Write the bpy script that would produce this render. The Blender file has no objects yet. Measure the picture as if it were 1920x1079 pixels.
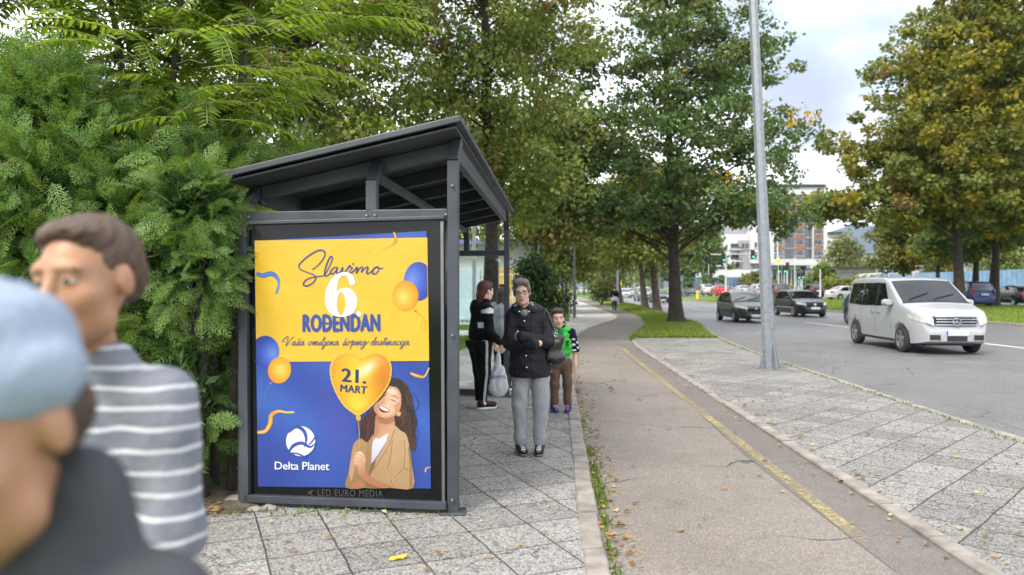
import bpy, bmesh, math, random
import numpy as np
from mathutils import Vector, Matrix
from mathutils.geometry import tessellate_polygon

SC = bpy.context.scene
COL = SC.collection
R = math.radians
F, CX, CY, EYE = 1400.0, 960.0, 540.0, 1.52   # photo pixels and eye height in metres
rng = np.random.default_rng(11)
random.seed(11)

# ------------------------------------------------------------------ camera, world, sun, exposure
cam_d = bpy.data.cameras.new('camera')
cam_d.sensor_width = 36.0
cam_d.lens = F / 1920.0 * 36.0
cam_d.clip_start = 0.05
cam_d.clip_end = 9000.0
cam_d.dof.use_dof = True
cam_d.dof.focus_distance = 7.0
cam_d.dof.aperture_fstop = 1.7
cam = bpy.data.objects.new('camera', cam_d)
cam.location = (0, 0, EYE)
cam.rotation_euler = (R(90), 0, 0)
COL.objects.link(cam)
SC.camera = cam

SUN_DIR = Vector((-0.50, -0.62, 0.86)).normalized()
wd = bpy.data.worlds.new('World')
SC.world = wd
wd.use_nodes = True
wn, wl = wd.node_tree.nodes, wd.node_tree.links
wn.clear()
wo = wn.new('ShaderNodeOutputWorld'); bg = wn.new('ShaderNodeBackground')
sky = wn.new('ShaderNodeTexSky'); sky.sky_type = 'NISHITA'; sky.sun_disc = False
sky.sun_elevation = math.asin(SUN_DIR.z); sky.sun_rotation = math.atan2(SUN_DIR.x, SUN_DIR.y)
tc = wn.new('ShaderNodeTexCoord'); mp = wn.new('ShaderNodeMapping')
mp.inputs['Scale'].default_value = (1.0, 1.0, 2.0)
mp.inputs['Location'].default_value = (0.35, 0.1, 0.25)
nz = wn.new('ShaderNodeTexNoise'); nz.inputs['Scale'].default_value = 3.1
nz.inputs['Detail'].default_value = 7.0; nz.inputs['Roughness'].default_value = 0.52
rp = wn.new('ShaderNodeValToRGB')
rp.color_ramp.elements[0].position = 0.30; rp.color_ramp.elements[0].color = (2.6, 2.85, 3.4, 1)
rp.color_ramp.elements[1].position = 0.50; rp.color_ramp.elements[1].color = (8.6, 8.7, 8.9, 1)
e = rp.color_ramp.elements.new(0.40); e.color = (4.6, 4.85, 5.3, 1)
nz2 = wn.new('ShaderNodeTexNoise'); nz2.inputs['Scale'].default_value = 1.7; nz2.inputs['Detail'].default_value = 4.0
rp2 = wn.new('ShaderNodeValToRGB')
rp2.color_ramp.elements[0].position = 0.34; rp2.color_ramp.elements[1].position = 0.5
rp2.color_ramp.elements[0].color = (0.55, 0.55, 0.55, 1)
mx = wn.new('ShaderNodeMixRGB')
wl.new(tc.outputs['Generated'], mp.inputs['Vector'])
wl.new(mp.outputs['Vector'], nz.inputs['Vector']); wl.new(mp.outputs['Vector'], nz2.inputs['Vector'])
wl.new(nz.outputs['Fac'], rp.inputs['Fac']); wl.new(nz2.outputs['Fac'], rp2.inputs['Fac'])
wl.new(rp2.outputs['Color'], mx.inputs['Fac']); wl.new(sky.outputs['Color'], mx.inputs['Color1'])
wl.new(rp.outputs['Color'], mx.inputs['Color2'])
last = mx.outputs['Color']
for (dx, dz, r0, r1) in ((.385, .235, .02, .11), (.52, .44, .02, .10), (.30, .42, .01, .06), (.30, .12, .01, .05)):   # grey-blue cloud bellies
    v = Vector((dx, 1, dz)).normalized()
    dst = wn.new('ShaderNodeVectorMath'); dst.operation = 'DISTANCE'; dst.inputs[1].default_value = v
    ad = wn.new('ShaderNodeMath'); ad.operation = 'MULTIPLY_ADD'; ad.inputs[1].default_value = .16
    mr = wn.new('ShaderNodeMapRange'); mr.interpolation_type = 'SMOOTHSTEP'
    for k_, q_ in (('From Min', r0 + .07), ('From Max', r1 + .08), ('To Min', .95), ('To Max', 0.0)): mr.inputs[k_].default_value = q_
    m2 = wn.new('ShaderNodeMixRGB'); m2.inputs['Color2'].default_value = (2.3, 2.5, 3.05, 1)
    wl.new(tc.outputs['Generated'], dst.inputs[0]); wl.new(nz.outputs['Fac'], ad.inputs[0]); wl.new(dst.outputs['Value'], ad.inputs[2])
    wl.new(ad.outputs[0], mr.inputs['Value']); wl.new(mr.outputs[0], m2.inputs['Fac']); wl.new(last, m2.inputs['Color1']); last = m2.outputs['Color']
wl.new(last, bg.inputs['Color'])
bg.inputs['Strength'].default_value = 0.138
wl.new(bg.outputs['Background'], wo.inputs['Surface'])

sun_d = bpy.data.lights.new('sun', 'SUN')
sun_d.energy = 2.5; sun_d.angle = R(19); sun_d.color = (1.0, 0.925, 0.81)
sun = bpy.data.objects.new('sun', sun_d)
sun.rotation_euler = SUN_DIR.to_track_quat('Z', 'Y').to_euler()
sun.location = (0, 0, 30)
COL.objects.link(sun)

SC.view_settings.view_transform = 'Standard'
SC.view_settings.look = 'None'
SC.view_settings.gamma = 1.0
SC.view_settings.exposure = 1.08
SC.render.engine = 'CYCLES'
SC.cycles.use_denoising = True
SC.cycles.max_bounces = 6
SC.cycles.diffuse_bounces = 3
SC.cycles.transparent_max_bounces = 12
SC.cycles.sample_clamp_indirect = 8

# ------------------------------------------------------------------ pixel helpers
def gnd(px, py, z=0.0):
    d = (EYE - z) * F / (py - CY)
    return ((px - CX) / F * d, d)
def at(px, py, d):
    return ((px - CX) / F * d, d, EYE + (CY - py) / F * d)
def srgb(r, g, b):
    return tuple(((c / 255) / 12.92 if c / 255 <= 0.04045 else ((c / 255 + 0.055) / 1.055) ** 2.4) for c in (r, g, b))

# ------------------------------------------------------------------ materials
class NT:
    def __init__(s, name):
        s.m = bpy.data.materials.new(name); s.m.use_nodes = True
        s.n, s.l = s.m.node_tree.nodes, s.m.node_tree.links
        s.n.clear()
        s.out = s.n.new('ShaderNodeOutputMaterial')
    def node(s, t, **kw):
        nd = s.n.new('ShaderNode' + t)
        ins = kw.pop('ins', {})
        for k, v in kw.items(): setattr(nd, k, v)
        for k, v in ins.items(): s.put(nd.inputs[k], v)
        return nd
    def put(s, sock, v):
        if isinstance(v, bpy.types.NodeSocket): s.l.new(v, sock)
        elif isinstance(v, tuple) and len(v) == 3 and sock.type == 'RGBA': sock.default_value = (*v, 1)
        else: sock.default_value = v
    def math(s, op, a, b=0.0, c=None):
        nd = s.n.new('ShaderNodeMath'); nd.operation = op
        s.put(nd.inputs[0], a); s.put(nd.inputs[1], b)
        if c is not None: s.put(nd.inputs[2], c)
        return nd.outputs[0]
    def coord(s, kind='Object'): return s.node('TexCoord').outputs[kind]
    def mapping(s, v, scale=(1, 1, 1), rot=(0, 0, 0), loc=(0, 0, 0)):
        return s.node('Mapping', ins={'Vector': v, 'Scale': scale, 'Rotation': rot, 'Location': loc}).outputs[0]
    def noise(s, v, scale, detail=4, rough=0.55, out='Fac'):
        return s.node('TexNoise', ins={'Vector': v, 'Scale': scale, 'Detail': detail, 'Roughness': rough}).outputs[out]
    def vor(s, v, scale, feature='F1', out='Distance', rnd=1.0):
        return s.node('TexVoronoi', feature=feature, ins={'Vector': v, 'Scale': scale, 'Randomness': rnd}).outputs[out]
    def ramp(s, f, stops, interp='LINEAR'):
        nd = s.n.new('ShaderNodeValToRGB'); cr = nd.color_ramp; cr.interpolation = interp
        while len(cr.elements) < len(stops): cr.elements.new(0.5)
        for el, (p, c) in zip(cr.elements, stops):
            el.position = p; el.color = (*c, 1) if isinstance(c, tuple) else (c, c, c, 1)
        s.l.new(f, nd.inputs[0]); return nd.outputs[0]
    def mix(s, f, a, b, mode='MIX'):
        nd = s.n.new('ShaderNodeMixRGB'); nd.blend_type = mode
        s.put(nd.inputs[0], f); s.put(nd.inputs[1], a); s.put(nd.inputs[2], b); return nd.outputs[0]
    def smooth(s, v, lo, hi, a=0.0, b=1.0):
        return s.node('MapRange', interpolation_type='SMOOTHSTEP', ins={'Value': v, 'From Min': lo, 'From Max': hi, 'To Min': a, 'To Max': b}).outputs[0]
    def bump(s, h, strength=0.3, dist=0.01):
        return s.node('Bump', ins={'Height': h, 'Strength': strength, 'Distance': dist}).outputs[0]
    def bsdf(s, color, rough=0.6, **kw):
        p = s.node('BsdfPrincipled', ins={'Base Color': color, 'Roughness': rough})
        for k, v in kw.items(): s.put(p.inputs[k.replace('_', ' ')], v)
        return p
    def finish(s, shader):
        s.l.new(shader.outputs[0] if not isinstance(shader, bpy.types.NodeSocket) else shader, s.out.inputs['Surface']); return s.m

MATS = {}
def mat(name, col, rough=0.6, var=0.12, scale=6.0, bump=0.0, bscale=60.0, **kw):
    """plain procedural material: base colour varied by noise, optional bump"""
    if name in MATS: return MATS[name]
    t = NT(name); co = t.coord()
    f = t.noise(co, scale, 4)
    a = tuple(c * (1 - var) for c in col); b = tuple(min(1, c * (1 + var)) for c in col)
    c = t.ramp(f, [(0.32, a), (0.68, b)])
    p = t.bsdf(c, rough, **kw)
    if bump: t.l.new(t.bump(t.noise(co, bscale, 4), bump, 0.01), p.inputs['Normal'])
    MATS[name] = t.finish(p); return MATS[name]
def paint(name, col, metallic=0.0, rough=0.3):
    return mat(name, col, rough, 0.03, 3.0, Metallic=metallic, Coat_Weight=0.3, Coat_Roughness=0.06, Specular_IOR_Level=.35)
def leafmat(name, stops, trans=0.38, rough=0.5):
    """leaf colour differs leaf by leaf (random per island)"""
    if name in MATS: return MATS[name]
    t = NT(name); g = t.node('NewGeometry')
    c = t.ramp(g.outputs['Random Per Island'], stops)
    p = t.bsdf(c, rough, Specular_IOR_Level=0.25)
    tr = t.node('BsdfTranslucent', ins={'Color': t.mix(1.0, c, (1.35, 1.3, 0.55), 'MULTIPLY')})
    m = t.node('MixShader', ins={0: trans}); t.l.new(p.outputs[0], m.inputs[1]); t.l.new(tr.outputs[0], m.inputs[2])
    MATS[name] = t.finish(m); return MATS[name]
def glassmat(name, tint=(0.9, 0.95, 0.95), refl=0.12):
    if name in MATS: return MATS[name]
    t = NT(name)
    tr = t.node('BsdfTransparent', ins={'Color': tint}); gl = t.node('BsdfGlossy', ins={'Color': (0.9, 0.95, 1.0), 'Roughness': 0.03})
    fr = t.node('LayerWeight', ins={'Blend': 0.25})
    nzz = t.noise(t.coord(), 2.0, 3)
    fac = t.math('ADD', t.math('MULTIPLY', fr.outputs['Fresnel'], 0.8), t.math('MULTIPLY', nzz, refl))
    m = t.node('MixShader', ins={0: fac}); t.l.new(tr.outputs[0], m.inputs[1]); t.l.new(gl.outputs[0], m.inputs[2])
    MATS[name] = t.finish(m); return MATS[name]

# ------------------------------------------------------------------ objects
def tag(o, label=None, cat=None, group=None, kind=None):
    if label: o['label'] = label
    if cat: o['category'] = cat
    if group: o['group'] = group
    if kind: o['kind'] = kind
    return o
def empty(name, loc=(0, 0, 0), rz=0.0, label=None, cat=None, group=None):
    o = bpy.data.objects.new(name, None); COL.objects.link(o)
    o.location = loc; o.rotation_euler = (0, 0, rz); o.empty_display_size = 0.2
    return tag(o, label, cat, group)
def copy_tree(o, parent=None):
    c = o.copy(); COL.objects.link(c)
    if parent is not None: c.parent = parent
    for ch in list(o.children): copy_tree(ch, c)
    return c
def np_mesh(name, V, Fq, mats, parent=None, smooth=False, mi=None):
    """fast mesh from an (n,3) array and an (m,k) index array"""
    me = bpy.data.meshes.new(name)
    V = np.asarray(V, dtype=np.float32); Fq = np.asarray(Fq, dtype=np.int32)
    m, k = Fq.shape
    me.vertices.add(len(V)); me.vertices.foreach_set('co', V.ravel())
    me.loops.add(m * k); me.loops.foreach_set('vertex_index', Fq.ravel())
    me.polygons.add(m); me.polygons.foreach_set('loop_start', np.arange(0, m * k, k, dtype=np.int32))
    me.polygons.foreach_set('loop_total', np.full(m, k, dtype=np.int32))
    for x in (mats if isinstance(mats, (list, tuple)) else [mats]): me.materials.append(x)
    if mi is not None: me.polygons.foreach_set('material_index', np.asarray(mi, dtype=np.int32))
    if smooth: me.polygons.foreach_set('use_smooth', np.ones(m, dtype=bool))
    me.update(calc_edges=True); me.validate()
    o = bpy.data.objects.new(name, me); COL.objects.link(o)
    if parent is not None: o.parent = parent
    return o

class MB:
    """collects boxes, beams, tubes, lathes, prisms and grids into one mesh"""
    def __init__(s): s.v, s.f, s.m, s.cur = [], [], [], 0
    def add(s, vs, fs, m=None):
        b = len(s.v); s.v += [tuple(x) for x in vs]
        for f in fs: s.f.append(tuple(b + i for i in f)); s.m.append(s.cur if m is None else m)
    def box(s, c, size, rz=0.0, m=None, rx=0.0):
        M = Matrix.Rotation(rz, 3, 'Z') @ Matrix.Rotation(rx, 3, 'X'); h = [x / 2 for x in size]
        vs = [Vector(c) + M @ Vector((sx * h[0], sy * h[1], sz * h[2])) for sx in (-1, 1) for sy in (-1, 1) for sz in (-1, 1)]
        s.add(vs, [(0, 1, 3, 2), (4, 6, 7, 5), (0, 4, 5, 1), (2, 3, 7, 6), (0, 2, 6, 4), (1, 5, 7, 3)], m)
    def beam(s, p, q, w, h, up=(0, 0, 1), m=None):
        p, q = Vector(p), Vector(q); d = (q - p).normalized(); u = Vector(up)
        if abs(d.dot(u)) > 0.98: u = Vector((0, 1, 0))
        x = d.cross(u).normalized() * w / 2; y = x.cross(d).normalized() * h / 2
        vs = [a + sx * x + sy * y for a in (p, q) for sx, sy in ((-1, -1), (1, -1), (1, 1), (-1, 1))]
        s.add(vs, [(0, 3, 2, 1), (4, 5, 6, 7), (0, 1, 5, 4), (1, 2, 6, 5), (2, 3, 7, 6), (3, 0, 4, 7)], m)
    def tube(s, pts, radii, n=8, caps=True, m=None, flat=1.0):
        pts = [Vector(p) for p in pts]
        if not isinstance(radii, (list, tuple)): radii = [radii] * len(pts)
        rings = []; ref = None
        for i, p in enumerate(pts):
            t = (pts[min(i + 1, len(pts) - 1)] - pts[max(i - 1, 0)])
            t = t.normalized() if t.length > 1e-9 else Vector((0, 0, 1))
            if ref is None: ref = Vector((1, 0, 0)) if abs(t.x) < 0.8 else Vector((0, 1, 0))
            a = (ref - t * ref.dot(t)).normalized(); b = t.cross(a); ref = a
            rings.append([p + (a * math.cos(2 * math.pi * k / n) + b * math.sin(2 * math.pi * k / n) * flat) * radii[i] for k in range(n)])
        vs = [v for r in rings for v in r]; fs = []
        for i in range(len(pts) - 1):
            for k in range(n):
                k2 = (k + 1) % n; fs.append((i * n + k, i * n + k2, (i + 1) * n + k2, (i + 1) * n + k))
        if caps: fs.append(tuple(range(n - 1, -1, -1))); fs.append(tuple((len(pts) - 1) * n + k for k in range(n)))
        s.add(vs, fs, m)
    def lathe(s, prof, c=(0, 0, 0), axis='Z', n=24, m=None):
        """prof: list of (radius, height)"""
        vs, fs = [], []
        for r, h in prof:
            for k in range(n):
                a = 2 * math.pi * k / n; x, y = r * math.cos(a), r * math.sin(a)
                p = (x, y, h) if axis == 'Z' else ((h, x, y) if axis == 'X' else (y, h, x))
                vs.append((p[0] + c[0], p[1] + c[1], p[2] + c[2]))
        for i in range(len(prof) - 1):
            for k in range(n):
                k2 = (k + 1) % n; fs.append((i * n + k, i * n + k2, (i + 1) * n + k2, (i + 1) * n + k))
        s.add(vs, fs, m)
    def prism(s, poly, vec, m=None):
        """closed polygon (3-D points) pushed along vec"""
        n = len(poly); a = [Vector(p) for p in poly]; b = [p + Vector(vec) for p in a]
        s.add(a + b, [tuple(range(n - 1, -1, -1)), tuple(range(n, 2 * n))] + [(i, (i + 1) % n, n + (i + 1) % n, n + i) for i in range(n)], m)
    def grid(s, pts, m=None, closed=False):
        r, c = len(pts), len(pts[0]); vs = [p for row in pts for p in row]
        s.add(vs, [(i * c + j, i * c + j + 1, (i + 1) * c + j + 1, (i + 1) * c + j) for i in range(r - 1) for j in range(c - 1)], m)
    def build(s, name, mats, parent=None, smooth=False, rel=True, bevel=0.0, auto=None):
        me = bpy.data.meshes.new(name)
        off = Vector(parent.location) if (parent is not None and rel) else Vector((0, 0, 0))
        me.from_pydata([(v[0] - off.x, v[1] - off.y, v[2] - off.z) for v in s.v], [], s.f)
        for x in (mats if isinstance(mats, (list, tuple)) else [mats]): me.materials.append(x)
        for p, mm in zip(me.polygons, s.m): p.material_index = mm; p.use_smooth = smooth
        bm = bmesh.new(); bm.from_mesh(me); bmesh.ops.recalc_face_normals(bm, faces=bm.faces)
        if auto:
            for ed in bm.edges:
                if len(ed.link_faces) == 2 and ed.calc_face_angle(0) > auto: ed.smooth = False
        bm.to_mesh(me); bm.free()
        o = bpy.data.objects.new(name, me); COL.objects.link(o)
        if parent is not None: o.parent = parent
        if bevel:
            b = o.modifiers.new('bevel', 'BEVEL'); b.width = bevel; b.segments = 2; b.limit_method = 'ANGLE'; b.angle_limit = R(40)
        return o
def polyline_x(pts, y):
    ys = [p[1] for p in pts]; xs = [p[0] for p in pts]
    return float(np.interp(y, ys, xs))
# ================================================================== GROUND
KERB_L = [(.40, 2), (.52, 3.95), (.855, 9.8), (1.07, 13.3), (1.42, 18), (1.89, 22.6), (2.7, 27), (3.78, 31.3), (4.7, 34.5), (5.4, 37.5), (5.84, 41), (6.15, 48), (6.4, 55), (7.6, 82), (10.5, 150)]
PATH_R = [(2.42, 2), (2.50, 3.95), (2.58, 5.5), (2.78, 10), (3.0, 15), (3.22, 19.5), (3.55, 22.6), (4.5, 26.5), (5.47, 30.4), (6.69, 38.7), (7.46, 48.4), (8.1, 62.6), (9.6, 92.5), (12.6, 150)]
ROAD_L = [(4.80, 2), (5.14, 7.5), (5.6, 15.5), (6.0, 20), (6.45, 23.4), (7.2, 27.5), (7.95, 31), (9.0, 42), (10.1, 54.6), (11.5, 71), (13.0, 92), (16, 150), (60, 900)]
PAVE_L = [(-7, 2), (-7, 5.3), (-2.6, 5.6), (-2.3, 11), (-1.7, 15), (-1.0, 20), (0.6, 27), (2.2, 34), (3.0, 38), (4.4, 60), (6, 82), (9, 150)]
def X(pl, y): return polyline_x(pl, y)
def ysamples(a, b, n=90):
    t = np.linspace(0, 1, n); return list(a + (b - a) * t ** 1.7)
def strip(name, fl, fr, z, ys, m, depth=0.16, kind='structure', nx=2, zf=None):
    """a slab between two x(y) lines, its top at z, with side faces going down"""
    mb = MB(); rows = []
    for y in ys:
        a, b = fl(y), fr(y)
        rows.append([(a + (b - a) * i / (nx - 1), y, z + (zf(a + (b - a) * i / (nx - 1), y) if zf else 0)) for i in range(nx)])
    mb.grid(rows)
    if depth:
        for side in (0, nx - 1):
            mb.grid([[r[side], (r[side][0], r[side][1], z - depth)] for r in rows])
        mb.grid([[p, (p[0], p[1], z - depth)] for p in rows[0]]); mb.grid([[p, (p[0], p[1], z - depth)] for p in rows[-1]])
    o = mb.build(name, m); o['kind'] = kind
    return o

def tile_mat(name, rot, size, tone, crack=0.5, dirt=0.3):
    t = NT(name); co = t.coord()
    wob = t.noise(co, 2.2, 5, out='Color')
    co2 = t.node('VectorMath', operation='ADD', ins={0: co, 1: t.node('VectorMath', operation='SCALE', ins={0: wob, 3: 0.045}).outputs[0]}).outputs[0]
    uv = t.mapping(co2, (1 / size, 1 / size, 1), (0, 0, -rot))
    sx = t.node('SeparateXYZ', ins={0: uv})
    pu = t.math('PINGPONG', sx.outputs[0], 0.5); pv = t.math('PINGPONG', sx.outputs[1], 0.5)
    jd = t.math('MINIMUM', pu, pv)
    jn = t.noise(co, 9, 3)
    jw = t.math('MULTIPLY_ADD', jn, 0.016, 0.0005)
    joint = t.smooth(t.math('SUBTRACT', jd, jw), 0.0, 0.010, 1, 0)
    cell = t.node('CombineXYZ', ins={0: t.math('ROUND', t.math('ADD', sx.outputs[0], .5)), 1: t.math('ROUND', t.math('ADD', sx.outputs[1], .5))}).outputs[0]
    wn_ = t.node('TexWhiteNoise', noise_dimensions='2D', ins={'Vector': cell}).outputs['Value']
    # washed pebbles in the concrete
    peb = t.vor(co, 78, out='Color'); pd = t.vor(co, 78)
    pg = t.node('SeparateColor', ins={0: peb}).outputs[0]
    pc = t.ramp(pg, [(0.0, (.10, .097, .094)), (0.16, (.15, .146, .14)), (0.24, (.29, .282, .27)), (0.6, (.36, .352, .338)), (1.0, (.44, .43, .415))])
    gap = t.smooth(pd, 0.30, 0.62, 0, 1)
    pc = t.mix(t.math('MULTIPLY', gap, 0.5), pc, (.13, .127, .12))
    # cracks in some of the slabs
    cr = t.vor(t.mapping(co2, (1, 1, 1), (0, 0, .4)), 7.5, 'DISTANCE_TO_EDGE')
    cr2 = t.vor(co2, 2.1, 'DISTANCE_TO_EDGE')
    crm = t.smooth(t.noise(co, 0.9, 2), 0.64 - crack * .22, 0.74 - crack * .22, 0, 1)
    c1 = t.math('MULTIPLY', t.smooth(cr, 0.006, 0.030, .75, 0), crm)
    c2 = t.smooth(cr2, 0.001, 0.008, 0.3, 0)
    dark = t.math('MAXIMUM', joint, t.math('MAXIMUM', c1, c2))
    tint = t.ramp(wn_, [(0, tone * 0.76), (.3, tone * .95), (1, tone * 1.1)])
    c = t.mix(1.0, pc, tint, 'MULTIPLY')
    big = t.noise(co, 0.8, 7, .68)
    c = t.mix(t.math('MULTIPLY', t.smooth(big, 0.5, 0.72, 0, 1), dirt), c, (.13, .115, .095))
    mossy = t.ramp(t.noise(co, 1.7, 3), [(0.45, (.024, .021, .017)), (0.62, (.032, .031, .014))])
    c = t.mix(t.math('MULTIPLY', dark, 0.9), c, mossy)
    p = t.bsdf(c, 0.82, Specular_IOR_Level=0.3)
    h = t.math('SUBTRACT', t.math('SUBTRACT', 1.0, t.math('MULTIPLY', gap, 0.35)), t.math('MULTIPLY', dark, 1.2))
    t.l.new(t.bump(h, 0.55, 0.008), p.inputs['Normal'])
    return t.finish(p)

def asphalt_mat(name, dark, light, patch=0.5, grain=140, cracks=0.6, rough=.85, spec=.25):
    t = NT(name); co = t.coord()
    g = t.vor(co, grain, out='Color'); gs = t.node('SeparateColor', ins={0: g}).outputs[0]
    n1 = t.noise(co, 0.7, 7, .62); n2 = t.noise(co, 5, 5, .6)
    f = t.math('ADD', t.math('MULTIPLY', n1, 0.7), t.math('MULTIPLY', n2, 0.3))
    c = t.ramp(f, [(0.33, dark), (0.66, light)])
    sp = t.ramp(gs, [(0, .55), (0.5, .95), (1, 1.5)])
    c = t.mix(1.0, c, sp, 'MULTIPLY')
    # old repairs: long patches of another tone
    st = t.noise(t.mapping(co, (0.5, 0.12, 1), (0, 0, .1)), 1.6, 3)
    c = t.mix(t.math('MULTIPLY', t.smooth(st, 0.55, 0.58, 0, 1), patch), c, tuple(x * 0.74 for x in light))
    wv = t.noise(co, 1.2, 4, out='Color')
    cw = t.node('VectorMath', operation='ADD', ins={0: co, 1: t.node('VectorMath', operation='SCALE', ins={0: wv, 3: 0.7}).outputs[0]}).outputs[0]
    cr = t.vor(cw, 0.55, 'DISTANCE_TO_EDGE')
    ck = t.math('MULTIPLY', t.smooth(cr, 0.001, 0.010, 1, 0), t.smooth(t.noise(co, .5, 2), .45, .55, 0, cracks))
    c = t.mix(ck, c, (.035, .033, .03))
    st2 = t.smooth(t.noise(co, 2.8, 6, .7), 0.60, 0.70, 0, 0.5)
    c = t.mix(st2, c, (.12, .10, .085))
    p = t.bsdf(c, rough, Specular_IOR_Level=spec)
    t.l.new(t.bump(t.math('SUBTRACT', gs, t.math('MULTIPLY', ck, 3.0)), 0.28, 0.006), p.inputs['Normal'])
    return t.finish(p)

M_tile_l = tile_mat('washed_concrete_slabs', R(23), 0.40, .88, 0.6, 0.46)
M_tile_r = tile_mat('cracked_concrete_slabs', R(45), 0.42, .82, 1.3, 0.42)
M_path = asphalt_mat('path_asphalt', (.146, .128, .113), (.205, .182, .163), 0.28, 150, .95, .68, .4)
M_path_smooth = asphalt_mat('path_edge_asphalt', (.122, .110, .101), (.160, .146, .135), 0.15, 240, .3)
M_road = asphalt_mat('road_asphalt', (.098, .096, .098), (.148, .145, .148), 0.35, 60, .9, .5, .55)
M_kerb = mat('kerb_concrete', (.23, .207, .185), .85, .34, 5, .5, 90)
def grass_mat():
    t = NT('grass_ground'); co = t.coord()
    f = t.noise(co, 1.3, 6, .65); g = t.noise(co, 30, 3)
    c = t.ramp(t.math('ADD', t.math('MULTIPLY', f, .6), t.math('MULTIPLY', g, .4)), [(0.3, (.05, .075, .015)), (0.5, (.10, .17, .025)), (0.7, (.17, .24, .05))])
    c = t.mix(t.smooth(t.noise(co, 0.5, 5), .60, .72, 0, .6), c, (.16, .12, .07))
    p = t.bsdf(c, .9, Specular_IOR_Level=0.1); t.l.new(t.bump(g, .5, .03), p.inputs['Normal']); return t.finish(p)
M_grass = grass_mat()
M_soil = mat('bare_soil', (.085, .065, .045), .95, .45, 7, .8, 45)
M_white_line = mat('worn_road_paint', (.72, .72, .70), .7, .15, 8, .2)

g = MB()
gy = [-60, 0, 60, 160, 400, 1000, 3500]
g.grid([[(xx, y, -0.30) for xx in (-3000, -300, -60, 0, 60, 300, 3000)] for y in gy])
o = g.build('ground', M_grass); o['kind'] = 'structure'

# the near carriageway reaches past the frame on both ends
strip('road', lambda y: X(ROAD_L, y) - 0.05, lambda y: 21.2 + max(0, y - 110) * .02, -0.10, ysamples(-14, 420, 60), M_road, 0.19)
# left pavement: slabs beside the shelter, path, right pavement, grass verge, median
ys = ysamples(1.6, 150, 110)
strip('left_pavement', lambda y: X(PAVE_L, y), lambda y: X(KERB_L, y) - 0.13, 0.0, ysamples(0.6, 21, 80), M_tile_l, 0.3)
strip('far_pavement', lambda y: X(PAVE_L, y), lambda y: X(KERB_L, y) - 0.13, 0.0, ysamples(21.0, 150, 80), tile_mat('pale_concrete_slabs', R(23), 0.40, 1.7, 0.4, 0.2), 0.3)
strip('cycle_path', lambda y: X(KERB_L, y), lambda y: X(PATH_R, y), -0.024, ysamples(0.6, 150, 120), M_path, 0.25)
strip('path_edge', lambda y: X(PATH_R, y) - 0.44 + .05 * math.sin(y * .7), lambda y: X(PATH_R, y) - 0.004, -0.020, ysamples(0.6, 20.5, 60), M_path_smooth, 0)
strip('right_pavement', lambda y: X(PATH_R, y) + 0.12, lambda y: X(ROAD_L, y) - 0.13, 0.0, ysamples(0.6, 22.4, 40), M_tile_r, 0.3)
verge_z = lambda x, y: 0.10 * math.sin(math.pi * max(0, min(1, (x - X(PATH_R, y)) / max(.3, X(ROAD_L, y) - X(PATH_R, y))))) * min(1, (y - 22.2) / 4)
strip('grass_verge', lambda y: X(PATH_R, y) + (0.0 if y > 22.5 else .05), lambda y: X(ROAD_L, y) - 0.13, 0.0, ysamples(22.4, 150, 80), M_grass, 0.3, nx=9, zf=verge_z)
# kerbs, stone by stone with open joints
def kerb(name, line, off0, off1, z, y0, y1, step, seed, depth=0.3, jit=.006):
    rr = random.Random(seed); mb = MB(); y = y0
    while y < y1:
        y2 = min(y1, y + step * rr.uniform(.8, 1.15)); a, b = y + .008, y2 - .008
        dz, dx = rr.uniform(-jit, jit), rr.uniform(-jit, jit)
        n = 1 if y2 - y < 1.2 else 3
        for i in range(n):
            ya, yb = a + (b - a) * i / n, a + (b - a) * (i + 1) / n
            vs = []
            for yy in (ya, yb):
                x0, x1 = X(line, yy) + off0 + dx, X(line, yy) + off1 + dx
                vs += [(x0, yy, z + dz - depth), (x0, yy, z + dz - .012), (x0 + .012, yy, z + dz), (x1 - .014, yy, z + dz + .002), (x1, yy, z + dz - .014), (x1, yy, z + dz - depth)]
            mb.add(vs, [(0, 1, 7, 6), (1, 2, 8, 7), (2, 3, 9, 8), (3, 4, 10, 9), (4, 5, 11, 10), (0, 5, 4, 3, 2, 1), (6, 7, 8, 9, 10, 11)])
        y = y2
    o = mb.build(name, M_kerb); o['kind'] = 'structure'; return o
kerb('path_kerb', KERB_L, -0.135, 0.0, 0.012, 0.8, 22, .62, 1)
kerb('path_kerb_far', KERB_L, -0.135, 0.0, 0.012, 22, 120, 2.0, 2)
kerb('pavement_kerb', PATH_R, 0.0, 0.118, 0.008, 0.8, 21.5, .8, 3)
kerb('road_kerb', ROAD_L, -0.135, 0.0, 0.008, 1.0, 60, .9, 4)
kerb('road_kerb_far', ROAD_L, -0.135, 0.0, 0.008, 60, 149, 3.0, 5)
MED = [(21.2, -20), (21.1, 30), (20.9, 60), (21.0, 110)]
kerb('median_kerb', MED, 0.0, 0.15, 0.03, 5, 110, 1.6, 6)
med_z = lambda x, y: .02 + .20 * max(0, min(1, (x - 21.3) / 8))
strip('grass_median', lambda y: X(MED, y) + .15, lambda y: 37.0, 0.0, ysamples(-12, 82, 40), M_grass, .3, nx=7, zf=med_z)
med2 = strip('grass_median_far', lambda y: X(MED, y) + .15, lambda y: 30.5, 0.0, ysamples(82.2, 112, 10), M_grass, .3, nx=5, zf=med_z)
strip('far_road', lambda y: 37.0 if y < 82 else 30.5, lambda y: 56.0, 0.16, list(np.linspace(-12, 82, 8)) + list(np.linspace(82.01, 210, 6)), M_road, .4)
strip('side_road', lambda y: 56.0, lambda y: 120.0, 0.15, [84, 130], M_road, .4)
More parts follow.
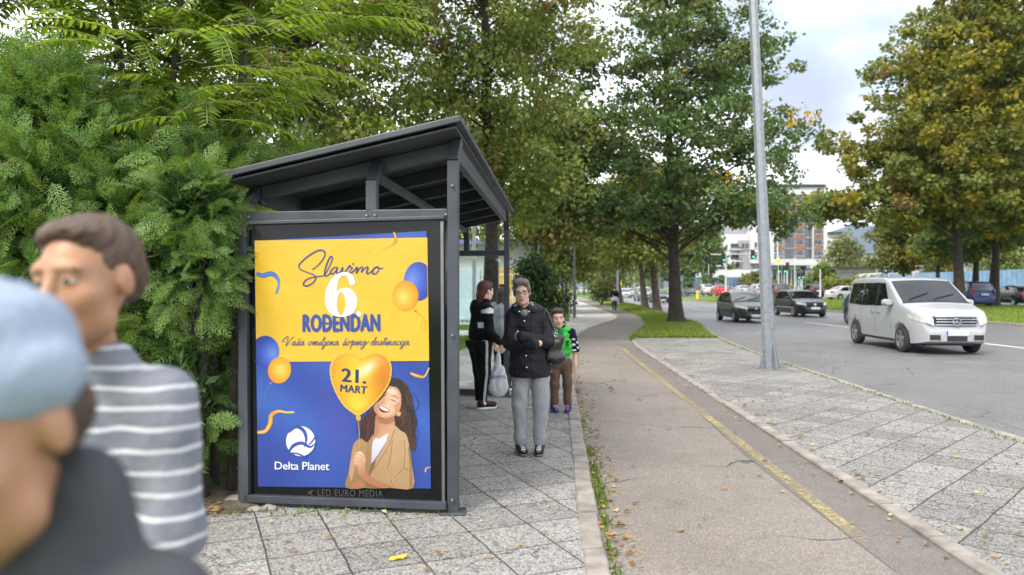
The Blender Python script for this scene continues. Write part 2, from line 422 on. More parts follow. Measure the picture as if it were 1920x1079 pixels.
# lane marks
def dash(x0, y0, x1, y1, w, z=-0.096, name='lane_marking', m=None):
    mb = MB(); p, q = Vector((x0, y0, z)), Vector((x1, y1, z)); d = (q - p).normalized(); n = Vector((-d.y, d.x, 0)) * w / 2
    mb.add([p - n, p + n, q + n, q - n], [(0, 1, 2, 3)])
    o = mb.build(name, m or M_white_line); o['kind'] = 'structure'; return o
for ya in (5.0, 19.4 - 3.2, 29.6, 40.4, 51.5, 62.5, 73.5, 84.5):
    dash(13.72, ya, 13.65 + .02 * max(0, ya - 60) * .5, ya + (5.2 if ya > 20 else 5.4), .13)
t = NT('worn_yellow_paint'); co = t.coord()
c = t.ramp(t.noise(co, 3, 4), [(.3, (.34, .275, .125)), (.7, (.39, .325, .17))])
p = t.bsdf(c, .8); tr = t.node('BsdfTransparent')
w = t.math('ADD', t.math('MULTIPLY', t.noise(co, 26, 6, .7), .78), t.math('MULTIPLY', t.noise(co, 1.5, 4), .27))
m_ = t.node('MixShader', ins={0: t.smooth(w, .42, .64, 0.05, .8)}); t.l.new(tr.outputs[0], m_.inputs[1]); t.l.new(p.outputs[0], m_.inputs[2])
M_yellow = t.finish(m_)
t = NT('faint_yellow_paint'); co = t.coord()
p = t.bsdf((.33, .27, .15), .8); tr = t.node('BsdfTransparent')
w = t.math('ADD', t.math('MULTIPLY', t.noise(co, 30, 6, .7), .55), t.math('MULTIPLY', t.noise(co, 2.0, 4), .5))
m_ = t.node('MixShader', ins={0: t.smooth(w, .50, .64, 0.0, .55)}); t.l.new(tr.outputs[0], m_.inputs[1]); t.l.new(p.outputs[0], m_.inputs[2])
M_yellow_faint = t.finish(m_)
def yellow(name, y0, y1, off, w, m, z):
    pts = ysamples(y0, y1, 40)
    return strip(name, lambda y: X(PATH_R, y) - off - w / 2, lambda y: X(PATH_R, y) - off + w / 2, z, pts, m, 0)
yellow('yellow_line', 4.7, 19.5, .40, .10, M_yellow, -0.015)
yellow('worn_yellow_line', 2.2, 4.7, .40, .11, M_yellow_faint, -0.015)
strip('faded_yellow_line', lambda y: X(KERB_L, y) + .12, lambda y: X(KERB_L, y) + .24, -0.015, ysamples(2.2, 7.2, 20), M_yellow_faint, 0)

# far left: grass, a pale footway behind the shelter, hills beyond the town
strip('left_grass', lambda y: -60, lambda y: X(PAVE_L, y) + .02, -0.012, ysamples(5.4, 150, 40), M_grass, .2)
strip('footway', lambda y: -40, lambda y: X(PAVE_L, y) - .6, -0.006, [23.6, 24.5, 25.6, 26.6], mat('pale_paving', (.55, .53, .50), .8, .1, 2, .2), 0)
def hill(name, px0, px1, d, prof, m, depth=500):
    mb = MB(); n = 40; rows = []
    for j, (dy, hs) in enumerate(((-depth, 0.0), (-depth * .5, .55), (0, 1.0), (depth, .6))):
        row = []
        for i in range(n):
            px = px0 + (px1 - px0) * i / (n - 1); h = np.interp(px, [p[0] for p in prof], [p[1] for p in prof])
            z = EYE + (CY - h) / F * d
            row.append(((px - CX) / F * d, d + dy, -1 + (z + 1) * hs + 6 * math.sin(i * 1.7 + j) * hs))
        rows.append(row)
    mb.grid(rows); o = mb.build(name, m, smooth=True); o['kind'] = 'structure'
M_hill = mat('wooded_hill', (.022, .038, .048), .95, .3, .012, .4, .05)
hill('hill', -600, 2700, 3300, [(-600, 500), (0, 480), (400, 470), (900, 500), (1300, 490), (1480, 462), (1580, 425), (1650, 418), (1760, 440), (1900, 470), (2300, 500), (2700, 505)], M_hill)
# ================================================================== BUS SHELTER
M_frame = mat('anthracite_coating', (.036, .042, .054), .45, .32, 3.2, .10, 60)
M_roof_under = mat('dark_roof_sheet', (.040, .043, .050), .5, .15, 3)
M_black_glass = mat('black_glass', (.005, .005, .006), .12, .3, 9, 0, Specular_IOR_Level=.3)
M_steel = mat('galvanised_steel', (.22, .24, .265), .5, .14, 14, .08, 90, Metallic=.5)
M_clear = glassmat('clear_pane')
NRp = Vector((-.396, 5.04, 0)); NLp = Vector((-1.875, 5.25, 0)); FRp = Vector((-.074, 10.4, 0)); FLp = FRp + (NLp - NRp)
def SH(a, b, z): p = (NLp * (1 - a) + NRp * a) * (1 - b) + (FLp * (1 - a) + FRp * a) * b; return Vector((p.x, p.y, z))
rc = [Vector((-1.966, 5.05, 2.300)), Vector((-.337, 4.82, 2.632)), Vector((.015, 10.7, 2.640)), Vector((-1.60, 10.93, 2.300))]
rn = (rc[1] - rc[0]).cross(rc[2] - rc[0]).normalized()
def roofz(x, y): return rc[0].z - (rn.x * (x - rc[0].x) + rn.y * (y - rc[0].y)) / rn.z
def under(a, b, drop=0.0): p = SH(a, b, 0); return Vector((p.x, p.y, roofz(p.x, p.y) - .055 - drop))
sh = empty('bus_shelter', (NRp.x, NRp.y, 0), label='dark grey metal bus shelter with a sloping roof and a lit advert at its end', cat='bus shelter')
# roof: flat sheet with a folded edge
mb = MB(); mb.prism([v - Vector((0, 0, .035)) for v in rc], (0, 0, .035))
for i in range(4):
    p, q = rc[i], rc[(i + 1) % 4]
    mb.beam(p - Vector((0, 0, .020)), q - Vector((0, 0, .020)), .018, .042)
roof = mb.build('roof', [M_frame], sh, bevel=.006)
mb = MB()
e1, e2 = (rc[1] - rc[0]).normalized(), (rc[3] - rc[0]).normalized()
ins = [rc[0] + e1 * .03 + e2 * .03, rc[1] - e1 * .03 + e2 * .03, rc[2] - e1 * .03 - e2 * .03, rc[3] + e1 * .03 - e2 * .03]
for k in range(1):                                   # lining sheet
    a0, a1 = 0, 1
    q = [ins[0].lerp(ins[1], a0), ins[0].lerp(ins[1], a1), ins[3].lerp(ins[2], a1), ins[3].lerp(ins[2], a0)]
    mb.prism([v - Vector((0, 0, .068)) for v in q], (0, 0, .012))
mb.build('ceiling_panel', M_roof_under, sh)
axis = (FRp - NRp).normalized(); face = (NRp - NLp).normalized()
PW = .075
def post(a, b, zk, lean, name='post', z0=0.0, w=PW):
    mb = MB(); p0 = SH(a, b, z0); pk = SH(a, b, zk)
    pt = pk + axis * lean; pt.z = roofz(pt.x, pt.y) - .06
    mb.beam(p0, pk, w, w, up=axis); mb.beam(pk - Vector((0, 0, .012)), pt, w * .98, w * 1.02, up=axis)
    if z0 == 0: mb.box((p0.x, p0.y, .008), (.17, .15, .016), 0)
    return mb.build(name, M_frame, sh, bevel=.006)
post(1, 0, 2.373, .20); post(0, 0, 2.06, .22)
post(1, 1, 2.33, -.16); post(0, 1, 2.02, -.2)
post(.62, 0, 2.25, .20, 'strut', 2.045); post(.62, 1, 2.2, -.18, 'strut', 2.0)
post(0, .5, 2.0, .01, 'post')
def bar(p, q, w, h, name, m=None): mb = MB(); mb.beam(p, q, w, h); return mb.build(name, m or M_frame, sh, bevel=.005)
bar(SH(.025, 0, 2.01), SH(.975, 0, 2.01), .07, .078, 'crossbar')
bar(SH(.025, 1, 2.0), SH(.975, 1, 2.0), .07, .075, 'crossbar')
bar(SH(-.02, 1, .055), SH(.975, 1, .055), .07, .085, 'bottom_rail')
for aa in (.35, .93):
    bar(SH(aa, 1, 0.0), SH(aa, 1, .012), .14, .12, 'foot_plate'); bar(SH(aa, 1.01, .09), SH(aa, 1.01, .26), .035, .035, 'bracket')
# longitudinal and cross beams under the roof
for a, h, dr in ((.015, .13, .012), (.62, .055, .122), (.985, .13, .012)):
    bar(under(a, .035, h / 2 + dr), under(a, .965, h / 2 + dr), .055, h, 'roof_beam')
for k in range(7):
    b = .038 + k * .154
    bar(under(.03, b, .068), under(.97, b, .068), .045, .10, 'rafter')
# rear glazing (hedge side) and far end pane
def pane(pts, name='glass_pane', th=.012, d=None):
    mb = MB(); mb.prism(pts, d); return mb.build(name, M_clear, sh)
for b0, b1 in ((.03, .49), (.51, .97)):
    pane([SH(.0, b0, .18), SH(.0, b1, .18), SH(.0, b1, 1.9), SH(.0, b0, 1.9)], d=face * .012)
pane([SH(.06, 1, .2), SH(.94, 1, .2), SH(.94, 1, 1.92), SH(.06, 1, 1.92)], d=axis * .012)
for zz in (.35, 1.55):
    bar(SH(.93, 1, zz), SH(.985, 1, zz), .03, .035, 'pane_clamp')
for aa, b_, zz in ((.03, -.006, 2.01), (.97, -.006, 2.01), (.60, -.006, 2.01), (.64, -.006, 2.01), (1.0, -.008, .10), (1.0, -.008, 1.2), (1.0, -.008, 2.2), (0, -.008, 1.2)):
    p_ = SH(aa, b_, zz) - axis * .012; mb = MB(); mb.lathe([(.001, -.007), (.007, -.006), (.009, 0), (.009, .02)], tuple(p_), 'Y', 8); mb.build('bolt', M_steel, sh)
# bench along the rear
mb = MB()
for k in range(4): mb.beam(SH(.10 + .045 * k, .22, .45), SH(.10 + .045 * k, .9, .45), .055, .03)
bench = mb.build('seat', mat('bench_slats', (.10, .07, .045), .6, .2, 5), sh)
for b in (.28, .56, .84):
    bar(SH(.17, b, .0), SH(.17, b, .43), .05, .05, 'seat_support')

# ------------------------------------------------------------------ the advert display at the near end
fn = Vector((face.y, -face.x, 0)); fn = fn if fn.y < 0 else -fn    # towards the camera
OFF = .03
def PL(px, py, off=0.0):
    o0 = NLp + fn * (OFF + off); r = Vector(((px - CX) / F, 1.0, (CY - py) / F)); c = Vector((0, 0, EYE))
    t_ = (o0 - c).dot(fn) / r.dot(fn); return c + r * t_
case = empty('advert_display', (0, 0, 0)); case.parent = sh
case.location = (-sh.location.x, -sh.location.y, 0)      # keeps its children in scene coordinates
def cbuild(mb, name, m, bevel=0.0, smooth=False):
    o = mb.build(name, m, None, smooth=smooth, bevel=bevel); o.parent = case; return o
mb = MB()
oc = [(463, 423), (834, 412), (837, 948), (467, 934)]
mb.prism([PL(x, y, -.005) for x, y in oc], -fn * .10)
cbuild(mb, 'housing', M_black_glass, .004)
mb = MB()
def strip2(p, q, w, dep):                                 # frame bar on the display plane
    mb.beam(PL(*p, .008), PL(*q, .008), dep, w, up=fn.cross(Vector(PL(*q)) - Vector(PL(*p))).normalized())
for p, q, w in (((458, 420), (834, 409), .022), ((457, 417), (462, 942), .06), ((461, 934), (838, 948), .05)):
    strip2(p, q, w, .06)
cbuild(mb, 'frame', M_frame, .003)
mb = MB(); mb.beam(PL(829, 416, .012), PL(832, 948, .012), .02, .018, up=fn); mb.beam(PL(470, 931, .012), PL(829, 944, .012), .012, .01)
cbuild(mb, 'trim', mat('brushed_trim', (.18, .19, .21), .35, .1, 8, Metallic=.8))
mb = MB(); q0 = PL(708, 946); q1 = PL(708, 962); mb.beam((q0.x, q0.y + .03, q0.z), (q0.x, q0.y + .03, 0.0), .07, .07); mb.box((q0.x, q0.y + .03, .006), (.22, .12, .012), rz=-.1)
mb.build('stand_foot', M_frame, sh, bevel=.004)
# ================================================================== POSTER (flat print, its colours are print inks)
class Print:
    def __init__(s): s.v, s.f, s.c, s.k = [], [], [], 0
    def _put(s, pts, faces, cols):
        s.k += 1; off = .003 + s.k * .00003; b = len(s.v)
        s.v += [tuple(PL(x, y, off)) for x, y in pts]; s.f += [tuple(b + i for i in f) for f in faces]; s.c += cols
    def poly(s, pts, col, holes=()):
        """col: rgb or function(x, y) -> rgb"""
        loops = [[Vector((x, y, 0)) for x, y in pts]] + [[Vector((x, y, 0)) for x, y in h] for h in holes]
        flat = [p for l in loops for p in l]; tris = tessellate_polygon(loops)
        fn_ = col if callable(col) else (lambda x, y: col)
        s._put([(p.x, p.y) for p in flat], tris, [fn_(p.x, p.y) for p in flat])
    def field(s, q, n, m, col):
        """bilinear patch on four corners with a colour function of (u, v)"""
        pts, cols, fs = [], [], []
        for j in range(m + 1):
            for i in range(n + 1):
                u, v = i / n, j / m
                x = (q[0][0] * (1 - u) + q[1][0] * u) * (1 - v) + (q[3][0] * (1 - u) + q[2][0] * u) * v
                y = (q[0][1] * (1 - u) + q[1][1] * u) * (1 - v) + (q[3][1] * (1 - u) + q[2][1] * u) * v
                pts.append((x, y)); cols.append(col(u, v))
        for j in range(m):
            for i in range(n): a = j * (n + 1) + i; fs.append((a, a + 1, a + n + 2, a + n + 1))
        s._put(pts, fs, cols)
    def fan(s, outline, centre, col, rings=6):
        """filled outline with rings towards centre; col(r, x, y), r = 1 at the rim"""
        n = len(outline); pts, cols, fs = [], [], []
        for k in range(rings + 1):
            r = 1 - k / rings
            for x, y in outline:
                xx, yy = centre[0] + (x - centre[0]) * max(r, .02), centre[1] + (y - centre[1]) * max(r, .02)
                pts.append((xx, yy)); cols.append(col(r, xx, yy))
        for k in range(rings):
            for i in range(n): j = (i + 1) % n; fs.append((k * n + i, k * n + j, (k + 1) * n + j, (k + 1) * n + i))
        fs.append(tuple(rings * n + i for i in range(n))); s._put(pts, fs, cols)
    def stroke(s, pts, w, col, w2=None, smooth=True):
        p = crv(pts) if smooth and len(pts) > 2 else pts
        n = len(p); vs, fs = [], []
        for i in range(n):
            a, b = p[max(0, i - 1)], p[min(n - 1, i + 1)]; dx, dy = b[0] - a[0], b[1] - a[1]; L = math.hypot(dx, dy) or 1
            ww = (w if w2 is None else w2(i / (n - 1))) / 2
            vs += [(p[i][0] - dy / L * ww, p[i][1] + dx / L * ww), (p[i][0] + dy / L * ww, p[i][1] - dx / L * ww)]
        for i in range(n - 1): fs.append((2 * i, 2 * i + 1, 2 * i + 3, 2 * i + 2))
        f_ = col if callable(col) else (lambda x, y: col)
        s._put(vs, fs, [f_(x, y) for x, y in vs])
    def text(s, txt, q, col, bold=0.0, spacing=1.0):
        """lettering fitted to a quad: top-left, top-right, bottom-right, bottom-left"""
        V, Fc = text_mesh(txt, 0.0, spacing); nv = len(V); sh_ = [(-bold, 0), (0, 0), (bold, 0), (0, bold * .5), (0, -bold * .5), (bold * .5, 0), (-bold * .5, 0)] if bold else [(0, 0)]
        V = np.concatenate([V + np.array(d_) for d_ in sh_])
        x0, x1 = V[:, 0].min(), V[:, 0].max(); y0, y1 = V[:, 1].min(), V[:, 1].max(); pts = []
        for x, y in V:
            u, v = (x - x0) / (x1 - x0), (y1 - y) / (y1 - y0)
            pts.append(((q[0][0] * (1 - u) + q[1][0] * u) * (1 - v) + (q[3][0] * (1 - u) + q[2][0] * u) * v,
                        (q[0][1] * (1 - u) + q[1][1] * u) * (1 - v) + (q[3][1] * (1 - u) + q[2][1] * u) * v))
        f_ = col if callable(col) else (lambda x, y: col)
        for k_ in range(len(sh_)): q_ = pts[k_ * nv:(k_ + 1) * nv]; s._put(q_, Fc, [f_(x, y) for x, y in q_])
    def build(s, name, m):
        me = bpy.data.meshes.new(name); me.from_pydata(s.v, [], s.f); me.materials.append(m)
        at_ = me.color_attributes.new('ink', 'FLOAT_COLOR', 'POINT')
        at_.data.foreach_set('color', np.array([(*srgb(*c), 1) for c in s.c], dtype=np.float32).ravel())
        o = bpy.data.objects.new(name, me); COL.objects.link(o); o.parent = case; return o
def crv(pts, n=7):
    """Catmull-Rom through the points"""
    out = []; P = [pts[0]] + list(pts) + [pts[-1]]
    for i in range(1, len(P) - 2):
        for k in range(n):
            t = k / n; a, b, c, d = P[i - 1], P[i], P[i + 1], P[i + 2]
            out.append(tuple(.5 * (2 * b[j] + (c[j] - a[j]) * t + (2 * a[j] - 5 * b[j] + 4 * c[j] - d[j]) * t * t + (3 * b[j] - a[j] - 3 * c[j] + d[j]) * t ** 3) for j in (0, 1)))
    out.append(tuple(pts[-1])); return out
def closed(pts, n=5): 
    P = list(pts); m = len(P); out = []
    for i in range(m):
        a, b, c, d = P[i - 1], P[i], P[(i + 1) % m], P[(i + 2) % m]
        for k in range(n):
            t = k / n
            out.append(tuple(.5 * (2 * b[j] + (c[j] - a[j]) * t + (2 * a[j] - 5 * b[j] + 4 * c[j] - d[j]) * t * t + (3 * b[j] - a[j] - 3 * c[j] + d[j]) * t ** 3) for j in (0, 1)))
    return out
def text_mesh(txt, bold=0.0, spacing=1.0):
    cu = bpy.data.curves.new('lettering', 'FONT'); cu.body = txt; cu.size = 1.0; cu.offset = bold; cu.space_character = spacing; cu.resolution_u = 3
    ob = bpy.data.objects.new('lettering', cu); COL.objects.link(ob)
    dg = bpy.context.evaluated_depsgraph_get(); me = bpy.data.meshes.new_from_object(ob.evaluated_get(dg))
    V = np.array([(v.co.x, v.co.y) for v in me.vertices]); Fc = [tuple(p.vertices) for p in me.polygons]
    bpy.data.objects.remove(ob); bpy.data.curves.remove(cu); bpy.data.meshes.remove(me); return V, Fc
def zb(x, y): return (470 + x / 4.317, 430 + y / 4.317)
def zc(x, y): return (470 + x / 3.854, 660 + y / 3.854)
def zp(x, y): return (640 + x / 4.694, 690 + y / 4.694)
def mixc(a, b, t): t = max(0, min(1, t)); return tuple(x + (y - x) * t for x, y in zip(a, b))
def ell(cx, cy, rx, ry, n=36, rot=0):
    c, s_ = math.cos(rot), math.sin(rot)
    return [(cx + rx * math.cos(a) * c - ry * math.sin(a) * s_, cy + rx * math.cos(a) * s_ + ry * math.sin(a) * c) for a in [2 * math.pi * i / n for i in range(n)]]
pr = Print()
Q = [(477, 453), (800, 434), (808, 917), (484, 913)]
def blue(u, v):
    w = .5 + .5 * math.sin(9 * u + 4 * math.sin(5 * v) + 2 * v)
    w2 = .5 + .5 * math.sin(14 * (u - .6 * v) + 1.2)
    c = mixc((38, 74, 168), (58, 108, 200), w * .75)
    c = mixc(c, (84, 82, 178), .5 * w2 * math.exp(-((u - .45) ** 2 + (v - .78) ** 2) * 18))
    return mixc(c, (30, 52, 140), max(0, v - .75) * 1.6)
pr.field(Q, 26, 40, blue)
YQ = [(477.4, 452.5), (800.5, 446.5), (804.6, 677.6), (480.9, 679.5)]
def yel(u, v):
    w = .5 + .5 * math.sin(17 * u + 5 * math.sin(7 * v)) * math.sin(11 * v + 3 * u)
    return mixc((243, 196, 40), (250, 210, 70), .5 * w)
YQ[0] = zb(32, 95); YQ[1] = zb(1430, 70)
pr.stroke([zb(33, 1073), zb(1446, 1073)], 3.0, (22, 44, 112), smooth=False)
pr.field(YQ, 24, 18, yel)
pr.stroke([zb(33, 133), zb(1432, 108)], .7, (250, 218, 96), smooth=False); pr.stroke([zb(42, 1036), zb(1444, 1026)], .7, (250, 218, 96), smooth=False)
rs = random.Random(4)
for cx_, cy_, sx, sy, n in ((1180, 260, 110, 190, 34), (180, 700, 120, 110, 26), (1130, 690, 90, 60, 18), (760, 130, 130, 50, 12), (460, 500, 60, 60, 10), (950, 180, 120, 40, 10)):
    for i in range(n):                                    # brushed streaks
        x, y = cx_ + rs.gauss(0, sx * .45), cy_ + rs.gauss(0, sy * .45); a = rs.uniform(-1.3, .2); L = rs.uniform(20, 70)
        pr.stroke([zb(x, y), zb(x + L * .5 * math.cos(a), y + L * .5 * math.sin(a) + 4), zb(x + L * math.cos(a), y + L * math.sin(a))], rs.uniform(.5, 1.3), rs.choice([(252, 224, 84), (250, 214, 70), (247, 205, 60)]))
def balloon(cx, cy, rx, ry, base, hi, lo, hx, hy, clip=None, rot=0.0):
    def c(r, x, y):
        d = math.hypot((x - cx - hx * rx) / rx, (y - cy - hy * ry) / ry)
        return mixc(mixc(hi, base, d * 1.15), lo, max(0, d - .85) * 1.3)
    o_ = ell(cx, cy, rx, ry, 44, rot)
    if clip: o_ = [(clip(x, y), y) for x, y in o_]
    pr.fan(o_, (cx, cy), c, 9)
B0, B1, B2 = (52, 84, 196), (112, 150, 232), (26, 44, 128)
G0, G1, G2 = (240, 168, 22), (252, 222, 110), (206, 118, 16)
redge = lambda x, y: min(x, 800 + (y - 434) * 8 / 483.0 - .3)
ledge = lambda x, y: max(x, 477 + (y - 453) * 7 / 460.0 + .3)
balloon(*zb(1358, 425), 27.5, 36.5, B0, B1, B2, -.45, -.1, redge)
pr.stroke([zb(1332, 660), zb(1375, 700), zb(1410, 740), zb(1412, 800), zb(1395, 818), zb(1380, 780), zb(1395, 740), zb(1425, 745)], .6, (180, 120, 20))
balloon(*zb(1252, 542), 24.6, 28.6, G0, G1, G2, -.15, .1, None, .1)
pr.poly([zb(1325, 655), zb(1345, 658), zb(1338, 672), zb(1322, 668)], (200, 120, 20))
pr.stroke([zc(85, 170), zc(75, 240), zc(85, 300), zc(65, 380), zc(62, 440)], .5, (120, 140, 220)); pr.stroke([zc(145, 232), zc(110, 290), zc(95, 340), zc(105, 350), zc(60, 420)], .5, (120, 140, 220))
balloon(*zb(118, 990), 26, 29, B0, B1, B2, .55, .15, ledge)
balloon(*zc(208, 135), 21.6, 25, G0, G1, G2, .1, -.05, None, .25)
pr.poly([zc(138, 222), zc(158, 226), zc(152, 238), zc(140, 236)], (206, 130, 20))
def ribbon(pts, w, c0, c1):
    P = crv(pts); n = len(P)
    pr.stroke(pts, w, c0, w2=lambda t: w * (.45 + .55 * math.sin(math.pi * min(1, t * 1.1 + .12))))
    pr.stroke(pts, w * .4, c1, w2=lambda t: w * .4 * abs(math.sin(5 * t + .5)))
ribbon([zb(44, 362), zb(100, 378), zb(160, 362), zb(205, 385), zb(228, 440), zb(205, 525)], 9, (54, 116, 196), (88, 150, 222))
ribbon([zb(1158, 26), zb(1175, 75), zb(1160, 118), zb(1090, 152)], 4.5, (206, 138, 20), (246, 196, 70))
ribbon([zc(48, 585), zc(105, 575), zc(140, 520), zc(150, 460), zc(200, 432), zc(258, 440), zc(315, 438)], 8, (232, 160, 26), (250, 206, 90))
ribbon([zc(1155, 155), zc(1200, 175), zc(1255, 180), zc(1290, 118)], 5.5, (232, 160, 26), (250, 206, 90))
ribbon([zc(1262, 872), zc(1270, 842), zc(1302, 838)], 3, (232, 160, 26), (250, 206, 90))
# handwriting
INK = (44, 62, 136)
def hand(strokes, w): 
    for st in strokes: pr.stroke([zb(*p) for p in st], w, INK, w2=lambda t: w * (.75 + .35 * math.sin(9 * t) ** 2))
hand([[(497, 330), (545, 295), (592, 235), (600, 192), (575, 173), (530, 182), (460, 225), (402, 278), (390, 305), (405, 330), (455, 352), (510, 372), (526, 400), (505, 435), (462, 461), (432, 458), (430, 435), (470, 402), (545, 385), (590, 378),
       (625, 330), (655, 262), (660, 232), (645, 226), (620, 275), (600, 345), (603, 378), (622, 380), (648, 352)],
      [(702, 312), (675, 315), (650, 340), (650, 362), (668, 362), (690, 338), (704, 312), (694, 345), (702, 362), (724, 350), (745, 312), (744, 345), (754, 356), (780, 330), (800, 298), (812, 312), (828, 318)],
      [(822, 318), (800, 348), (806, 360), (830, 345), (862, 312), (858, 350), (855, 360), (880, 322), (902, 308), (905, 320), (895, 352), (925, 318), (945, 308), (948, 325), (938, 352), (948, 364), (985, 338), (1008, 312), (1030, 308), (1036, 330), (1020, 356), (995, 366), (985, 352), (996, 325), (1020, 310), (1046, 322), (1072, 316)],
      ], 2.9)
pr.poly(ell(*zb(828, 284), 1.9, 1.9, 10), INK)
# the big white six and its full stop, the heavy word under it
pr.poly([zb(574, 757), zb(640, 756), zb(640, 774), zb(574, 775)], (45, 78, 160))
pr.text('RODENDAN', [zb(418, 690), zb(1050, 684), zb(1052, 836), zb(418, 840)], (45, 78, 160), .075, 1.08)
six = closed([zb(*p) for p in [(843, 442), (838, 405), (818, 370), (785, 353), (735, 353), (685, 378), (642, 425), (612, 490), (601, 550), (606, 610), (625, 660), (660, 695), (710, 711), (770, 708), (820, 686), (850, 645), (861, 590), (852, 535), (825, 498), (790, 481), (750, 480), (715, 492), (699, 512), (702, 455), (712, 412), (735, 384), (765, 376), (784, 390), (796, 425), (808, 455)]], 4)
pr.poly(six, (253, 253, 252), [closed([zb(*p) for p in [(733, 510), (708, 540), (697, 600), (703, 660), (722, 692), (742, 692), (760, 655), (768, 600), (760, 545)]], 4)])
pr.poly(ell(*zb(876, 688), 4.6, 4.8, 18), (253, 253, 252))
# small handwritten line: single-stroke script alphabet, y up, x-height 1
AL = {'V': [[(0, .9), (-.6, 1.0), (-.3, 1.5), (.3, 2.1), (.55, 2.0), (.5, .1), (.6, 0), (1.4, 1.6), (1.9, 2.1)]],
      'a': [[(.75, .85), (.35, .95), (.05, .45), (.15, .05), (.5, .3), (.8, .9), (.7, .2), (.85, .02), (1.15, .3)]],
      's': [[(0, .15), (.35, .75), (.5, 1.05), (.6, .6), (.6, .2), (.3, 0), (.15, .15), (.6, .1), (.95, .3)]],
      'o': [[(.6, .95), (.2, .8), (.02, .35), (.2, .02), (.55, .2), (.75, .65), (.6, .95), (.75, .8), (1.15, .9)]],
      'm': [[(0, .2), (.25, .95), (.2, .0), (.5, .8), (.7, .9), (.65, .0), (.95, .8), (1.15, .9), (1.1, .15), (1.25, .02), (1.6, .3)]],
      'n': [[(0, .2), (.25, .95), (.2, .0), (.5, .8), (.72, .9), (.68, .15), (.82, .02), (1.15, .3)]],
      'i': [[(0, .3), (.25, .95), (.2, .15), (.35, .02), (.6, .3)], [(.33, 1.35), (.38, 1.42)]],
      'l': [[(0, .3), (.45, 1.4), (.55, 1.9), (.38, 1.9), (.2, .9), (.22, .1), (.4, .02), (.65, .3)]],
      'j': [[(.1, .5), (.4, .95), (.3, -.2), (.0, -.9), (-.25, -.8), (.1, -.25), (.7, .3)], [(.5, 1.35), (.55, 1.42)]],
      'e': [[(.05, .4), (.5, .6), (.6, .9), (.35, .95), (.08, .5), (.2, .05), (.5, .05), (.9, .35)]],
      'p': [[(.1, .5), (.35, 1.1), (.15, -1.0), (.4, .7), (.65, .95), (.8, .6), (.55, .1), (.35, .15), (.75, .1), (1.1, .3)]],
      'g': [[(.75, .85), (.35, .95), (.05, .45), (.15, .1), (.5, .3), (.8, .9), (.6, -.5), (.2, -1.0), (.0, -.7), (.5, -.2), (1.3, .6), (1.6, .9)]],
      'd': [[(.7, .8), (.35, .95), (.05, .45), (.15, .05), (.5, .3), (.95, 2.0), (.75, .3), (.9, .02), (1.15, .3)]],
      't': [[(.0, .3), (.4, 1.4), (.5, 1.9), (.3, .5), (.35, .05), (.75, .35)], [(.0, 1.45), (1.0, 1.55)]],
      'c': [[(.6, .8), (.35, .95), (.06, .5), (.15, .05), (.45, .05), (.85, .35)]]}
ADV = dict(V=1.7, a=1.05, s=.85, o=1.0, m=1.5, n=1.05, i=.5, l=.55, j=.6, e=.8, p=1.0, g=1.2, d=1.05, t=.65, c=.75)
AL['\u0161'] = AL['s'] + [[(.35, 1.55), (.5, 1.35), (.75, 1.6)]]; ADV['\u0161'] = .85
phrase = 'Va\u0161a omiljena \u0161oping destinacija'
tot = sum(ADV.get(ch, .85) for ch in phrase); xu = (1285 - 272) / tot; x = 272
for ch in phrase:
    for st in AL.get(ch, []):
        pr.stroke([zb(x + (px_ + .22 * py_ - .1) * xu * .98, 944 - py_ * 34 - (x - 272) * .004) for px_, py_ in st], 1.35, INK)
    x += ADV.get(ch, .85) * xu
# the portrait: hair behind, neck, shirt, cardigan, face, hair in front, hands
HA, HB, HC = (46, 28, 22), (84, 50, 36), (28, 17, 15)
def sh2(c0, c1, ax, ay, bx, by): return lambda x, y: mixc(c0, c1, ((x - ax) * (bx - ax) + (y - ay) * (by - ay)) / ((bx - ax) ** 2 + (by - ay) ** 2))
pr.fan(closed([zp(*p) for p in [(440, 95), (520, 105), (585, 170), (625, 270), (640, 400), (662, 480), (640, 560), (662, 660), (640, 735), (600, 700), (520, 560), (430, 520), (330, 560), (270, 600), (215, 675), (165, 625), (175, 560), (160, 500), (195, 440), (260, 380), (320, 250), (370, 140)]], 4), zp(420, 380), lambda r, x, y: mixc(HA, HB, .5 + .5 * math.sin(x * .55 + y * .12)), 5)
for i in range(46):
    a = rs.random(); x0 = 560 + rs.gauss(0, 25) + 40 * a; y0 = 170 + 300 * a
    pr.stroke([zp(x0, y0), zp(x0 + 25 + rs.gauss(0, 12), y0 + 90), zp(x0 + 5 + rs.gauss(0, 20), y0 + 190), zp(x0 + 35 + rs.gauss(0, 16), y0 + 250)], rs.uniform(.5, 1.2), rs.choice([HA, HB, HC, (104, 62, 44)]))
for i in range(24):
    x0 = 250 + rs.gauss(0, 30); y0 = 420 + rs.gauss(0, 25)
    pr.stroke([zp(x0, y0), zp(x0 - 30, y0 + 80), zp(x0 - 15 + rs.gauss(0, 20), y0 + 170), zp(x0 - 20, y0 + 230)], rs.uniform(.5, 1.2), rs.choice([HA, HB, HC, (110, 48, 40)]))
SK, SKD, SKL = (232, 180, 142), (186, 124, 84), (247, 208, 176)
pr.poly(closed([zp(*p) for p in [(305, 420), (360, 455), (450, 430), (470, 520), (420, 600), (360, 660), (285, 640), (295, 540)]], 4), sh2(SKD, SK, *zp(300, 430), *zp(440, 600)))
pr.poly([zp(*p) for p in [(285, 610), (330, 628), (410, 580), (400, 640), (330, 760), (262, 850), (262, 740)]], sh2((236, 234, 240), (206, 206, 220), *zp(300, 620), *zp(300, 860)))
T0, T1, T2 = (184, 148, 100), (150, 114, 70), (206, 172, 124)
